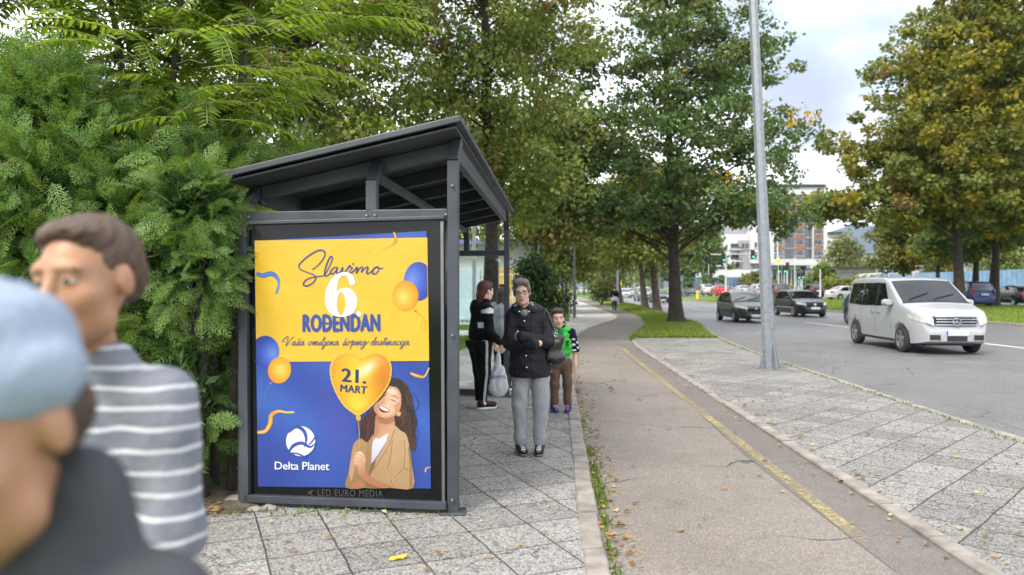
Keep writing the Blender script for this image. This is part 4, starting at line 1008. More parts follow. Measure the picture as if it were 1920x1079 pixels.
thuja((-3.6, 5.9, 0), [(0, 0, 1.1, .9, .9, 1.1, 1.0), (.1, 0, 2.1, .85, .8, .75, 1.0), (-.1, .1, 2.75, .6, .6, .55, .5)], 4300, 2, 'bushy thuja behind the striped shirt pedestrian', 1.0, off_shelter)
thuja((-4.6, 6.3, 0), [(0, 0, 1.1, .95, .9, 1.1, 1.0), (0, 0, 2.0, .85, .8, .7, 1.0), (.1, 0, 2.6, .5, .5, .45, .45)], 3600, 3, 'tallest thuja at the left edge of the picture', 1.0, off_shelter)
thuja((-2.14, 5.12, 0), [(-.20, .15, .70, .30, .22, .55, .6), (-.02, -.02, 1.70, .26, .16, .42, 1.0), (-.06, .02, 2.12, .30, .2, .26, .8)], 420, 4, 'thuja bough with fine sprays hanging over the left edge of the advert', .8, lambda P: ~(((P - np.array(NLp)) @ np.array(face) > .13)))
thuja((-1.7, 8.2, 0), [(-.5, 0, 1.2, .5, 1.6, 1.2, 1.0), (-.6, 0, 2.3, .5, 1.5, .7, .8)], 1300, 5, 'thuja growing along the rear glass of the shelter', 1.1, lambda P: ((P - np.array(NLp)) @ np.array(face) < -.12))

# --- tree with long compound leaves over the hedge
def compound(p, d, L, rg, droop, quads, rach):
    """a drooping rachis with paired leaflets"""
    d = unit(d[None])[0]; pts = [p]; v = d.copy(); k = 14
    for i in range(k): v = unit((v + np.array([0, 0, -droop / k]))[None])[0]; pts.append(pts[-1] + v * L / k)
    rach.append(pts[::3] + [pts[-1]])
    side0 = unit(np.cross(v, np.array([0, 0, 1.0]))[None])[0] if abs(v[2]) < .97 else np.array([1.0, 0, 0])
    nl = int(L / .048)
    for i in range(2, nl + 1):
        t = i / nl; f = t * k; j = min(k - 1, int(f)); q = pts[j] + (pts[j + 1] - pts[j]) * (f - j); ax = unit((pts[j + 1] - pts[j])[None])[0]
        up = unit(np.cross(side0, ax)[None])[0]; ll = .128 * (.55 + .45 * math.sin(math.pi * min(1, t * .85 + .18))) * rg.uniform(.85, 1.12)
        for sg in (1, -1):
            dr = unit((side0 * sg + ax * rg.uniform(.25, .5) + up * rg.uniform(-.35, .05))[None])[0]
            n_ = unit((up + rg.normal(size=3) * .25)[None])[0]; w = unit(np.cross(dr, n_)[None])[0] * ll * .15
            a, b, c2, e_ = q, q + dr * ll * .3, q + dr * ll * .68 - up * ll * .05, q + dr * ll - up * ll * .14
            quads.append([a, b + w, c2 + w * .75, e_]); quads.append([a, e_, c2 - w * .75, b - w])
rg = np.random.default_rng(33)
ro = empty('compound_leaf_tree', (-2.9, 6.9, 0), 0, 'tree with long feathery compound leaves arching over the hedge', 'tree')
quads, rach = [], []; mb = MB()
tips = []
stems = [[(-.45, .1, 0), (-.5, 0, 2.2), (-.62, -.1, 3.3), (-.75, -.2, 4.4)], [(-.4, .1, 0), (-.45, .1, 2.4), (-.25, 0, 3.3), (-.05, -.2, 4.3)], [(.2, .1, 0), (.22, 0, 2.2), (.38, -.1, 3.0), (.62, -.3, 4.2)], [(-1.6, .2, 0), (-1.7, .1, 2.4), (-2.0, 0, 3.4), (-2.4, -.2, 4.3)]]
for s in stems:
    mb.tube(crv_ := [Vector(p) for p in s], [.06, .05, .038, .016], 8); P3 = [np.array(p, float) for p in s]
    for t in np.linspace(1.5, 3.0, 9):
        j = min(2, int(t)); q = P3[j] + (P3[j + 1] - P3[j]) * (t - j); a = rg.uniform(0, 2 * math.pi)
        e_ = q + np.array([math.cos(a), math.sin(a) * .8, rg.uniform(.2, .7)]) * rg.uniform(.2, .7)
        mb.tube([q, (q + e_) / 2 + np.array([0, 0, .05]), e_], [.007, .005, .003], 6, False); tips.append(e_)
for e_ in tips + [np.array(s[-1], float) for s in stems]:
    for i in range(14):
        a = rg.uniform(0, 2 * math.pi)
        compound(e_ + rg.normal(size=3) * .05, np.array([math.cos(a), math.sin(a) * .9, rg.uniform(.0, .8)]), rg.uniform(.5, .85), rg, rg.uniform(.7, 1.5), quads, rach)
for (px, py, d, dx, dz, L) in [(560, 60, 5.6, 1, -.1, .85), (540, 95, 5.7, 1, -.02, .8), (520, 130, 5.6, 1, -.2, .72), (600, 30, 5.7, 1, -.12, .75), (470, 150, 5.6, .9, -.25, .7), (500, 40, 5.8, .9, .1, .9), (440, 200, 5.6, .8, -.3, .6), (590, 0, 5.8, 1, .0, .8), (60, 110, 5.8, -.9, -.2, .8), (40, 40, 5.8, -.9, -.05, .8), (330, 210, 5.7, -.4, -.5, .6), (380, 120, 5.5, .7, -.2, .7), (250, 60, 5.5, -.6, -.1, .8), (170, 120, 5.6, -.8, -.2, .7)]:
    p = np.array(at(px, py, d)) - np.array([-2.9, 6.9, 0])
    for k in range(3): compound(p + rg.normal(size=3) * .10, np.array([dx, rg.uniform(-.3, .1), dz + .35 + rg.uniform(-.15, .2)]), L * rg.uniform(.85, 1.1), rg, .7, quads, rach)
    mb.tube([tuple(p + np.array([-.5 * dx, .35, .1])), tuple(p + np.array([-.2 * dx, .1, .06])), tuple(p)], [.0035, .003, .0025], 5, False)
mb.build('trunk', M_bark_light, ro, smooth=True, rel=False)
Q4 = np.array(quads)
np_mesh('crown', Q4.reshape(-1, 3), np.arange(len(Q4) * 4).reshape(-1, 4), [L_sumac], ro, True)
mb = MB()
for pts in rach: mb.tube(pts, .0035, 4, False)
mb.build('leaf_stalks', mat('green_stalk', (.16, .17, .04), .6), ro, rel=False)
# low bush with compound leaves at the foot of the hedge
ro2 = empty('seedling', (-2.25, 5.35, 0), 0, 'young seedling with paired leaflets at the dark foot of the hedge', 'plant'); quads, rach = [], []
for i in range(9): compound(np.array([rg.uniform(-.15, .1), rg.uniform(-.1, .1), rg.uniform(.35, .95)]), np.array([rg.uniform(-.6, .6), rg.uniform(-.9, -.2), .25]), rg.uniform(.32, .5), rg, 1.6, quads, rach)
Q4 = np.array(quads); np_mesh('leaves', Q4.reshape(-1, 3), np.arange(len(Q4) * 4).reshape(-1, 4), [L_linden], ro2, True)
mb = MB(); mb.tube([(0, .05, 0), (.02, 0, .5), (-.02, 0, .95)], [.012, .01, .006], 6)
for pts in rach: mb.tube(pts, .003, 4, False)
mb.build('stem', M_bark_light, ro2, rel=False)

# --- dark bush behind the woman, shrub by the verge, hedges in the town
def bush(name, base, blobs, n_clump, clump_r, per, leaf, m, label, seed, cat='bush', stems=3, group=None):
    rg = np.random.default_rng(seed); root = empty(name, base, 0, label, cat, group); mb = MB()
    C = envelope_points(blobs, n_clump, rg, .3); C[:, 2] = np.maximum(C[:, 2], .12)
    for k in range(stems):
        c = C[rg.integers(0, len(C))]; mb.tube([(rg.normal() * .12, rg.normal() * .12, -.05), (c[0] * .4, c[1] * .4, c[2] * .5), tuple(c)], [.05, .035, .012], 6)
    mb.build('stem', M_bark, root, smooth=True, rel=False)
    V = np.concatenate([clump_leaves(c, clump_r, per, leaf, rg, .1, .3, .9, .4) for c in C]); n = len(V)
    np_mesh('foliage', V.reshape(-1, 3), np.arange(n * 4).reshape(n, 4), m if isinstance(m, list) else [m], root, False, rg.integers(0, len(m), n) if isinstance(m, list) else None)
    return root
bush('evergreen_bush', (.95, 24.5, 0), [(0, 0, 1.35, .85, .8, 1.25, 1), (.25, 0, .9, .8, .7, .85, .8), (-.3, 0, 2.1, .6, .6, .7, .6)], 150, .3, 60, .10, [L_dark, L_dark, L_maple], 'dark green bush behind the two waiting people', 201, stems=6)
bush('shrub', (7.9, 66.5, 0), [(0, 0, 1.3, 1.2, 1.1, 1.1, 1)], 60, .45, 40, .2, [L_maple_lt, L_far], 'pale shrub on the verge left of the walker', 202)
bush('shrub', (.4, 36, 0), [(0, 0, 1.1, 1.1, 1.0, .9, 1)], 50, .4, 44, .16, [L_linden, L_olive], 'green shrub on the grass beyond the dark bush', 203)
for i, (px, d, w, h, lb) in enumerate([(1605, 95, 10, 2.6, 'ragged green hedge below the flyover'), (1650, 92, 6, 2.4, 'yellow green hedge left of the blue fence'), (1455, 140, 7, 2.4, 'clipped hedge in front of the apartment block')]):
    b = at(px, 540, d); bush('hedge', (b[0], d, .15), [(0, 0, h * .5, w * .5, 1.2, h * .5, 1)], 80, .7, 40, .34, [L_linden, L_olive_y, L_far], lb, 210 + i, 'hedge')
# ================================================================== VEHICLES
M_tyre = mat('tyre_rubber', (.018, .018, .019), .85, .2, 20, .3, 60)
M_rim = mat('alloy_rim', (.42, .43, .45), .3, .08, 8, Metallic=.9)
M_cglass = mat('dark_car_glass', (.006, .008, .010), .03, .2, 2, IOR=1.9)
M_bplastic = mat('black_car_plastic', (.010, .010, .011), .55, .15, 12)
M_chrome = mat('chrome', (.62, .63, .65), .12, .05, 6, Metallic=1.0)
M_plate = mat('number_plate', (.72, .73, .74), .45, .05, 6)
M_plateblue = mat('plate_blue_band', (.03, .10, .45), .5, .05, 6)
M_platetext = mat('plate_characters', (.03, .03, .035), .6, .1, 6)
M_red = mat('tail_lamp_red', (.40, .012, .014), .2, .1, 9, Coat_Weight=.6)
def lampmat(name, col, em):
    t = NT(name); c = t.ramp(t.vor(t.coord(), 26), [(.1, col), (.6, tuple(x * .55 for x in col))])
    return t.finish(t.bsdf(c, .12, Emission_Color=(1.0, .93, .80), Emission_Strength=em, Coat_Weight=.8, Coat_Roughness=.03, Metallic=.35))
M_head_on = lampmat('lit_headlight', (.42, .42, .41), .16)
M_head = lampmat('headlight_glass', (.6, .62, .64), 0.0)
M_amber = lampmat('indicator', (.8, .45, .12), .2)

def make_car(sp):
    """local frame: front at y = -L/2, x lateral, z up; returns the root Empty"""
    L, W, H, z0, zb = sp['L'], sp['W'], sp['H'], sp.get('z0', .20), sp['zb']
    pr_ = sp['prof']; ss = np.linspace(0, L, 400); zz = np.interp(ss, [p[0] for p in pr_], [p[1] for p in pr_])
    k = max(3, int(400 * sp.get('soft', .16) / L)); zz = np.convolve(np.pad(zz, k // 2, mode='edge'), np.ones(k) / k, 'valid')[:400]
    T = lambda s: float(np.interp(s, ss, zz))
    tum = sp.get('tumble', .22); fr = sp.get('fr', .30); rrn = sp.get('rr', .16)
    def P(s):
        u = 2 * s / L - 1
        return W / 2 * (1 - (fr * max(0, -u) ** 9 + .03 * max(0, -u) ** 2) - (rrn * max(0, u) ** 9 + .05 * max(0, u) ** 2))
    def w(s, z):
        lo = .93 + .07 * min(1, max(0, (z - z0) / max(.05, (zb * .62 - z0))))
        if z > zb * .62: lo = 1.0 - .018 * min(1, (z - zb * .62) / (zb * .38))
        if z > zb: lo = .982 * (1 - tum * ((z - zb) / max(.05, H - zb)) ** 1.15)
        return P(s) * lo
    def rad(s): return min(sp.get('edge', .10), (T(s) - z0) / 3)
    def zbot(s): u = abs(2 * s / L - 1); return z0 + .09 * u ** 8
    crown = sp.get('crown', .035)
    def top(s, y): r = rad(s); wc = w(s, T(s) - r) - r; return T(s) + crown * (1 - min(1, abs(y) / max(.05, wc)) ** 2)
    st = sorted(set([0, .012, .03, .06, .1, .16, .24] + list(np.linspace(.3, L - .3, 40)) + [L - .24, L - .16, L - .1, L - .06, L - .03, L - .012, L]))
    rings = []
    for s in st:
        t_, zl, r = T(s), zbot(s), rad(s); half = [(0, zl), (w(s, zl) * .8, zl)]
        for q in np.linspace(0, 1, 11): z = zl + .02 + (t_ - r - zl - .02) * q; half.append((w(s, z), z))
        wc = w(s, t_ - r) - r
        for a in (25, 50, 75): half.append((wc + r * math.cos(R(a)), t_ - r + r * math.sin(R(a))))
        for y in (1, .8, .55, .28, 0): half.append((wc * y, top(s, wc * y)))
        ring = [(x, s - L / 2, z) for x, z in half] + [(-x, s - L / 2, z) for x, z in half[-2:0:-1]]; rings.append(ring)
    def nose(ring, dy, sc, c):
        return [(x * sc, y + dy, c + (z - c) * sc) for x, y, z in ring]
    cf = (z0 + T(0)) / 2; rings = [nose(rings[0], -.045, .72, cf), nose(rings[0], -.03, .9, cf)] + rings + [nose(rings[-1], .03, .88, (z0 + T(L)) / 2)]
    n = len(rings[0]); mb = MB(); vs = [v for r_ in rings for v in r_]; fs = []
    for i in range(len(rings) - 1):
        for j in range(n): j2 = (j + 1) % n; fs.append((i * n + j, i * n + j2, (i + 1) * n + j2, (i + 1) * n + j))
    fs.append(tuple(range(n - 1, -1, -1))); fs.append(tuple((len(rings) - 1) * n + j for j in range(n))); mb.add(vs, fs)
    root = empty(sp['name'], (0, 0, 0), 0, sp['label'], sp.get('cat', 'car'))
    body = mb.build('body', sp['paint'], root, smooth=True, auto=R(38))
    # wheel wells
    RW = sp['rw']; wy = [sp['wf'] - L / 2, sp['wr'] - L / 2]
    cb = MB()
    for y in wy:
        for sg in (-1, 1):
            prof = [(0.001, sg * (W / 2 - .30)), (RW * 1.14, sg * (W / 2 - .30)), (RW * 1.14, sg * (W / 2 + .1)), (0.001, sg * (W / 2 + .1))]
            cb.lathe(prof, (0, y, RW * 1.02), 'X', 28)
    cut = cb.build('well_cutter', M_bplastic)
    bo = body.modifiers.new('wells', 'BOOLEAN'); bo.operation = 'DIFFERENCE'; bo.object = cut; bo.solver = 'EXACT'
    bpy.context.view_layer.update(); dg = bpy.context.evaluated_depsgraph_get(); me = bpy.data.meshes.new_from_object(body.evaluated_get(dg))
    if len(me.polygons) > 200: body.modifiers.clear(); body.data = me
    else: body.modifiers.clear()
    bpy.data.objects.remove(cut)
    for p in body.data.polygons: p.use_smooth = True
    # side patches lie 5 mm proud of the body
    def side(s, z, sg, off=.006): return (sg * (w(s, z) + off), s - L / 2, z)
    def side_patch(q, sg, nx=10, nz=5, off=.006, mb_=None):
        """q: four (s, z) corners, front-bottom, rear-bottom, rear-top, front-top"""
        m = mb_ or MB(); rows = []
        for j in range(nz + 1):
            v = j / nz; row = []
            for i in range(nx + 1):
                u = i / nx
                s = (q[0][0] * (1 - u) + q[1][0] * u) * (1 - v) + (q[3][0] * (1 - u) + q[2][0] * u) * v
                z = (q[0][1] * (1 - u) + q[1][1] * u) * (1 - v) + (q[3][1] * (1 - u) + q[2][1] * u) * v
                row.append(side(s, z, sg, off))
            rows.append(row)
        m.grid(rows); return m
    def top_patch(s0, s1, in0, in1, off=.008, ns=8, ny=10, y0=None, y1=None, mb_=None):
        """patch over bonnet, screens or roof; in0/in1: inset from the edge at each end"""
        m = mb_ or MB(); rows = []
        for i in range(ns + 1):
            t_ = i / ns; s = s0 + (s1 - s0) * t_; r = rad(s); wc = w(s, T(s) - r) - r * .35 - (in0 + (in1 - in0) * t_)
            sl = (T(s + .02) - T(s - .02)) / .04; nn = math.hypot(1, sl)
            ya, yb = (-wc, wc) if y0 is None else (y0, y1)
            rows.append([(ya + (yb - ya) * j / ny, s - L / 2 - off * sl / nn, top(s, ya + (yb - ya) * j / ny) + off / nn) for j in range(ny + 1)])
        m.grid(rows); return m
    for q in sp['side_windows']:
        for sg in (-1, 1): side_patch(q, sg).build('side_window', sp.get('glass', M_cglass), root, smooth=True)
    ws = top_patch(*sp['screen']).build('windscreen', sp.get('screen_glass', M_cglass), root, smooth=True)
    if 'rear' in sp: top_patch(*sp['rear']).build('rear_window', M_cglass, root, smooth=True)
    # rear face panel items for upright tails
    yr = L / 2 + .035; yf = -L / 2 - .050
    for q in sp.get('pillars', []):
        for sg in (-1, 1): side_patch(q, sg, 2, 5, .004).build('window_pillar', M_bplastic, root)
    for sg in (-1, 1):
        for q in sp.get('seams', []): side_patch(q, sg, 1, 10, .002).build('door_seam', M_bplastic, root)
    for sg in (-1, 1):
        for (s, z) in sp.get('handles', []):
            mb = MB(); a, b = Vector(side(s - .1, z, sg, .012)), Vector(side(s + .1, z, sg, .012)); mb.beam(a, b, .03, .028); mb.build('door_handle', sp.get('handle_mat', sp['paint']), root, bevel=.006)
        if sp.get('strip'):
            sz = sp['strip']; side_patch([(.7, sz), (L - .75, sz), (L - .75, sz + .05), (.7, sz + .05)], sg, 12, 1, .010).build('rub_strip', sp.get('strip_mat', M_bplastic), root)
        # mirror
        s, z = sp['mirror']; b0 = Vector(side(s, z, sg, -.02)); mb = MB(); c = b0 + Vector((sg * .13, 0, .035)); k_ = sp.get('mscale', 1.0)
        prof = []
        for a in np.linspace(0, 2 * math.pi, 14, endpoint=False): prof.append((c.x + .105 * k_ * math.copysign(abs(math.cos(a)) ** .7, math.cos(a)), c.z + .07 * k_ * math.copysign(abs(math.sin(a)) ** .7, math.sin(a))))
        r0 = [(x, c.y + .05, z_) for x, z_ in prof]; r1 = [(x, c.y - .03, z_) for x, z_ in prof]; r2 = [(c.x + (x - c.x) * .7, c.y - .085 * k_, c.z + (z_ - c.z) * .65) for x, z_ in prof]
        m_ = len(prof); mb.add(r0 + r1 + r2, [tuple(range(m_)), tuple(range(3 * m_ - 1, 2 * m_ - 1, -1))] + [(i + k2 * m_, (i + 1) % m_ + k2 * m_, (i + 1) % m_ + (k2 + 1) * m_, i + (k2 + 1) * m_) for k2 in (0, 1) for i in range(m_)])
        mb.beam(b0, c + Vector((0, 0, -.03)), .05, .03); mb.build('side_mirror', sp['mirror_mat'] if 'mirror_mat' in sp else sp['paint'], root, smooth=True, auto=R(50))
    # front corner lamps wrap from the nose along the wing
    def corner(name, m, y_in, s_end, zlo, zhi, rear=False, tap=.5):
        for sg in (-1, 1):
            pts = []; Y0 = P(0 if not rear else L)
            for u in np.linspace(0, 1, 6): pts.append((y_in + (Y0 * .985 - y_in) * u, (-.012 - .028 * (1 - u)), 1))
            for u in np.linspace(.08, 1, 9): pts.append((None, s_end * u, 1))
            rows = [[], [], [], []]; N = len(pts)
            for i, (y, s, _) in enumerate(pts):
                g_ = i / (N - 1); lo = zlo[0] + (zlo[1] - zlo[0]) * g_; hi = zhi[0] + (zhi[1] - zhi[0]) * g_
                for j in range(4):
                    z = lo + (hi - lo) * j / 3
                    if y is None:
                        s_ = s if not rear else L - s; p = (sg * (w(s_, z) + .010), s_ - L / 2, z)
                    else:
                        sy = s if not rear else L - s; lean = max(0, z - zlo[0]) * (sp.get('lamp_lean', .25)); p = (sg * y * (w(0 if not rear else L, z) / P(0 if not rear else L)), (sy + lean if not rear else sy - lean * .3) - L / 2, z)
                    rows[j].append(p)
            mb = MB(); mb.grid(rows); mb.build(name, m, root, smooth=True)
    corner('headlight', sp.get('lamp', M_head), *sp['head'])
    corner('tail_light', M_red, *sp['tail'], True)
    # grille, bumper mouth, plates
    for it in sp.get('front', []):
        kind, yc, zc_, ww, hh, m = it[:6]; dy = it[6] if len(it) > 6 else 0
        mb = MB(); nn = 10
        f_ = lambda x: yf + dy + .10 * (abs(x) / (W / 2)) ** 2.2
        rows = [[(yc + ww * (i / nn - .5), f_(yc + ww * (i / nn - .5)), zc_ + hh * (j - .5)) for i in range(nn + 1)] for j in (0, 1)]
        back = [[(x, y + .10, z) for x, y, z in row] for row in rows]
        mb.grid(rows); mb.grid([back[0], rows[0]]); mb.grid([rows[1], back[1]]); mb.grid([[rows[0][0], back[0][0]], [rows[1][0], back[1][0]]]); mb.grid([[rows[0][-1], back[0][-1]], [rows[1][-1], back[1][-1]]])
        mb.build(kind, m, root)
    def plate(y, z, sgn, yaw=0):
        mb = MB(); mb.box((0, y, z), (.52, .012, .115)); o = mb.build('number_plate', M_plate, root, bevel=.004)
        mb = MB(); mb.box((-.235 * (-sgn), y + sgn * .008, z), (.045, .004, .105)); b = mb.build('country_band', M_plateblue, root); b.parent = o
        mb = MB(); rr = random.Random(int(L * 100)); 
        for i in range(7):
            if i in (3,): mb.box((-.17 + i * .058, y + sgn * .008, z), (.022, .004, .010)); continue
            x = -.17 + i * .058
            mb.box((x - .014, y + sgn * .008, z), (.008, .004, .066)); mb.box((x, y + sgn * .008, z + rr.choice((-.029, .029, 0))), (.03, .004, .009)); 
            if rr.random() < .7: mb.box((x + .014, y + sgn * .008, z + rr.choice((0, .015))), (.008, .004, .05))
        c = mb.build('plate_lettering', M_platetext, root); c.parent = o
    plate(yf - .012 + sp.get('plate_dy', 0), sp['plate_z'], -1); plate(yr + .02 + sp.get('rplate_dy', 0), sp.get('rplate_z', .75), 1)
    # wheels
    def wheel(y, sg):
        mb = MB(); tw = .205; xo = sg * (W / 2 - .012 - tw / 2)
        prof = [(RW * .66, -tw / 2), (RW * .9, -tw / 2), (RW * .975, -tw * .42), (RW, -tw * .28), (RW, tw * .28), (RW * .975, tw * .42), (RW * .9, tw / 2), (RW * .66, tw / 2), (RW * .66, -tw / 2)]
        mb.lathe(prof, (xo, y, RW), 'X', 28); o = mb.build('wheel', M_tyre, root, smooth=True, auto=R(45))
        mb = MB(); xf = xo + sg * tw * .40
        mb.lathe([(RW * .67, sg * .018), (RW * .60, 0), (RW * .58, -sg * .09), (.001, -sg * .10)], (xf, y, RW), 'X', 28, 1)
        mb.lathe([(RW * .68, sg * .012), (RW * .66, sg * .02), (RW * .60, sg * .014), (RW * .59, -sg * .03)], (xf, y, RW), 'X', 28, 0)
        ns = sp.get('spokes', 5)
        for i in range(ns):
            a = 2 * math.pi * i / ns + .3; c_, s_ = math.cos(a), math.sin(a)
            mb.beam((xf - sg * .02, y + c_ * RW * .10, RW + s_ * RW * .10), (xf - sg * .005, y + c_ * RW * .61, RW + s_ * RW * .61), RW * sp.get('spoke_w', .22), .03, up=(1, 0, 0), m=0)
        mb.lathe([(RW * .17, -sg * .03), (RW * .16, 0), (.001, sg * .006)], (xf, y, RW), 'X', 16, 0)
        r_ = mb.build('rim', [M_rim, M_bplastic], root, smooth=True, auto=R(40)); r_.parent = o
    for y in wy:
        for sg in (-1, 1): wheel(y, sg)
    mb = MB(); mb.box((0, 0, z0 + .04), (W * .62, L * .86, .10)); mb.build('underbody', M_bplastic, root)
    if sp.get('cowl'): top_patch(sp['screen'][0] - .10, sp['screen'][0] - .005, .03, .05, .007, 3).build('cowl', M_bplastic, root, smooth=True)
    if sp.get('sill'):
        for sg in (-1, 1): side_patch([(sp['wf'] + .42, .25), (sp['wr'] - .42, .25), (sp['wr'] - .42, .31), (sp['wf'] + .42, .31)], sg, 10, 1, .008).build('sill_shade', M_bplastic, root)  # dark strip painting in the shade along the lower body sides
    if sp.get('wiper'):
        s0 = sp['screen'][0] + .05; mb = MB()
        for a, b in (((-.62, 0), (-.05, .10)), ((.0, 0), (.58, .08))):
            mb.tube([(a[0], s0 - .02 - L / 2, top(s0, a[0]) + .03), (b[0], s0 + b[1] + .12 - L / 2, top(s0 + b[1] + .12, b[0]) + .03)], .012, 6)
        mb.build('wiper', M_bplastic, root)
    if sp.get('rails'):
        for sg in (-1, 1):
            mb = MB(); a, b = sp['rails']; xs = w(a, T(a) - .1) - .13
            mb.tube([(sg * xs, a - L / 2, T(a) + .01), (sg * xs, a + .12 - L / 2, T(a + .12) + .06), (sg * xs, b - .12 - L / 2, T(b - .12) + .06), (sg * xs, b - L / 2, T(b) + .01)], .018, 6)
            mb.build('roof_rail', M_bplastic, root)
    sp['fn'] = (root, top, side, T, w)
    return root
def put(root, x, y, rz=0.0, z=-.10): root.location = (x, y, z); root.rotation_euler = (0, 0, rz); return root
def clone(root, paint, label, x, y, rz, z, name=None, group=None):
    c = copy_tree(root); c['label'] = label
    if name: c.name = name
    if group: c['group'] = group
    old = None
    for ch in root.children:
        if ch.name.split('.')[0] == 'body': old = ch.data.materials[0]
    for ch in c.children:
        if ch.type == 'MESH' and ch.data.materials and ch.data.materials[0] == old:
            ch.data = ch.data.copy(); ch.data.materials[0] = paint
    return put(c, x, y, rz, z)
P_white = paint('white_car_paint', (.30, .315, .34), 0.0, .16); P_grey = paint('grey_car_paint', (.045, .048, .047), .2, .3)
P_navy = paint('black_blue_car_paint', (.005, .007, .012)); P_blue = paint('blue_car_paint', (.010, .028, .12), .2)
P_red = paint('red_car_paint', (.42, .02, .02)); P_black = paint('black_car_paint', (.006, .006, .007)); P_silver = paint('silver_car_paint', (.50, .51, .52), .5, .32)
P_dkgrey = paint('dark_grey_car_paint', (.06, .065, .07), .4)

# white passenger van
M_screen = mat('windscreen_glass', (.014, .018, .024), .03, .2, 2, IOR=1.35)
van = make_car(dict(name='passenger_van', label='white passenger van with dark side glass and lit headlights on the road', cat='van', L=4.66, W=1.84, H=1.90, z0=.22, zb=1.13, rw=.335, wf=.90, wr=3.84, tumble=.15, edge=.085, crown=.03, soft=.14, fr=.24, rr=.08,
    prof=[(0, .52), (.05, .78), (.16, .97), (.3, 1.04), (.9, 1.21), (1.0, 1.25), (1.86, 1.80), (2.2, 1.88), (3.5, 1.90), (4.3, 1.87), (4.52, 1.80), (4.61, 1.45), (4.66, .9), (4.66, .5)],
    paint=P_white, screen_glass=M_screen, lamp=M_head_on, screen=(1.02, 1.84, .07, .05), rear=(4.535, 4.615, .12, .1),
    side_windows=[[(1.52, 1.16), (2.28, 1.14), (2.28, 1.74), (1.98, 1.74)], [(2.40, 1.14), (3.35, 1.13), (3.35, 1.75), (2.40, 1.75)], [(3.37, 1.13), (4.42, 1.16), (4.30, 1.74), (3.37, 1.75)]],
    pillars=[[(2.28, 1.13), (2.40, 1.13), (2.40, 1.75), (2.28, 1.75)]],
    seams=[[(2.36, .34), (2.372, .34), (2.372, 1.12), (2.36, 1.12)], [(3.38, .5), (3.392, .5), (3.392, 1.11), (3.38, 1.11)], [(1.36, .55), (1.372, .55), (1.50, 1.14), (1.488, 1.14)], [(2.6, .985), (4.15, .985), (4.15, .997), (2.6, .997)], [(1.45, .62), (4.4, .62), (4.4, .63), (1.45, .63)]],
    handles=[(2.16, .97), (2.56, .97)], mirror=(1.42, 1.20), mscale=1.25, head=(.52, .56, (.71, .87), (.88, .975)), tail=(.62, .10, (.85, .9), (1.25, 1.3)), lamp_lean=.45,
    front=[('grille', 0, .82, .96, .22, M_bplastic, .055), ('lower_intake', 0, .40, .80, .12, M_bplastic), ('corner_intake', -.5, .43, .23, .12, M_bplastic, -.026), ('corner_intake', .5, .43, .23, .12, M_bplastic, -.026)],
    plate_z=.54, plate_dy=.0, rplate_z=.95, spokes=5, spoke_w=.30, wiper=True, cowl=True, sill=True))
# chrome bars and the round star emblem on its grille
mb = MB()
for z, wd_ in ((.92, .98), (.86, .92), (.795, .90), (.725, .94)):
    mb.tube([(x * wd_ / 2, -2.33 - .050 + .043 + .10 * abs(x * wd_ / 2 / .95) ** 2.2, z) for x in np.linspace(-1, 1, 9)], .015, 6)
mb.build('grille_bar', M_chrome, van)
mb = MB(); ye = -2.33 - .050 + .02; zc0 = .80
mb.tube([(.088 * math.cos(a), ye, zc0 + .088 * math.sin(a)) for a in np.linspace(0, 2 * math.pi, 25)], .012, 6, False)
for a in (90, 210, 330):
    ca, sa = math.cos(R(a)), math.sin(R(a)); mb.prism([(.084 * ca, ye, zc0 + .084 * sa), (.016 * math.cos(R(a + 60)), ye, zc0 + .016 * math.sin(R(a + 60))), (0, ye - .006, zc0), (.016 * math.cos(R(a - 60)), ye, zc0 + .016 * math.sin(R(a - 60)))], (0, .012, 0))
mb.build('emblem', M_chrome, van)
put(van, 10.74, 20.1, R(-4))
# grey hatchback
hatch = make_car(dict(name='hatchback', label='grey hatchback with lit headlights, coming towards the lamp post', L=3.84, W=1.66, H=1.43, z0=.19, zb=.90, rw=.29, wf=.72, wr=3.16, tumble=.24, edge=.09, soft=.2, fr=.40, rr=.22,
    prof=[(0, .45), (.06, .60), (.2, .72), (.95, .92), (1.05, .95), (1.72, 1.34), (2.1, 1.42), (2.6, 1.43), (3.2, 1.36), (3.62, 1.0), (3.8, .88), (3.84, .6), (3.84, .4)], paint=P_grey, lamp=M_head_on,
    screen=(1.07, 1.70, .05, .05), rear=(3.22, 3.60, .08, .1), side_windows=[[(1.42, .93), (2.22, .92), (2.22, 1.33), (1.80, 1.33)], [(2.30, .92), (3.05, .94), (2.98, 1.28), (2.30, 1.33)]],
    seams=[[(2.25, .3), (2.262, .3), (2.262, .9), (2.25, .9)], [(1.25, .4), (1.262, .4), (1.40, .9), (1.388, .9)]], handles=[(2.1, .80), (2.92, .82)], mirror=(1.42, .95), head=(.40, .62, (.60, .74), (.70, .85)), tail=(.52, .2, (.75, .8), (1.0, 1.02)),
    front=[('grille', 0, .64, .66, .05, M_bplastic, .03), ('lower_intake', 0, .45, 1.12, .16, M_bplastic), ('emblem', 0, .66, .07, .08, M_chrome, -.005)], plate_z=.33, spokes=6, strip=.52, wiper=True, cowl=True, mirror_mat=M_bplastic))
put(hatch, 11.1, 36.0, R(1.0))
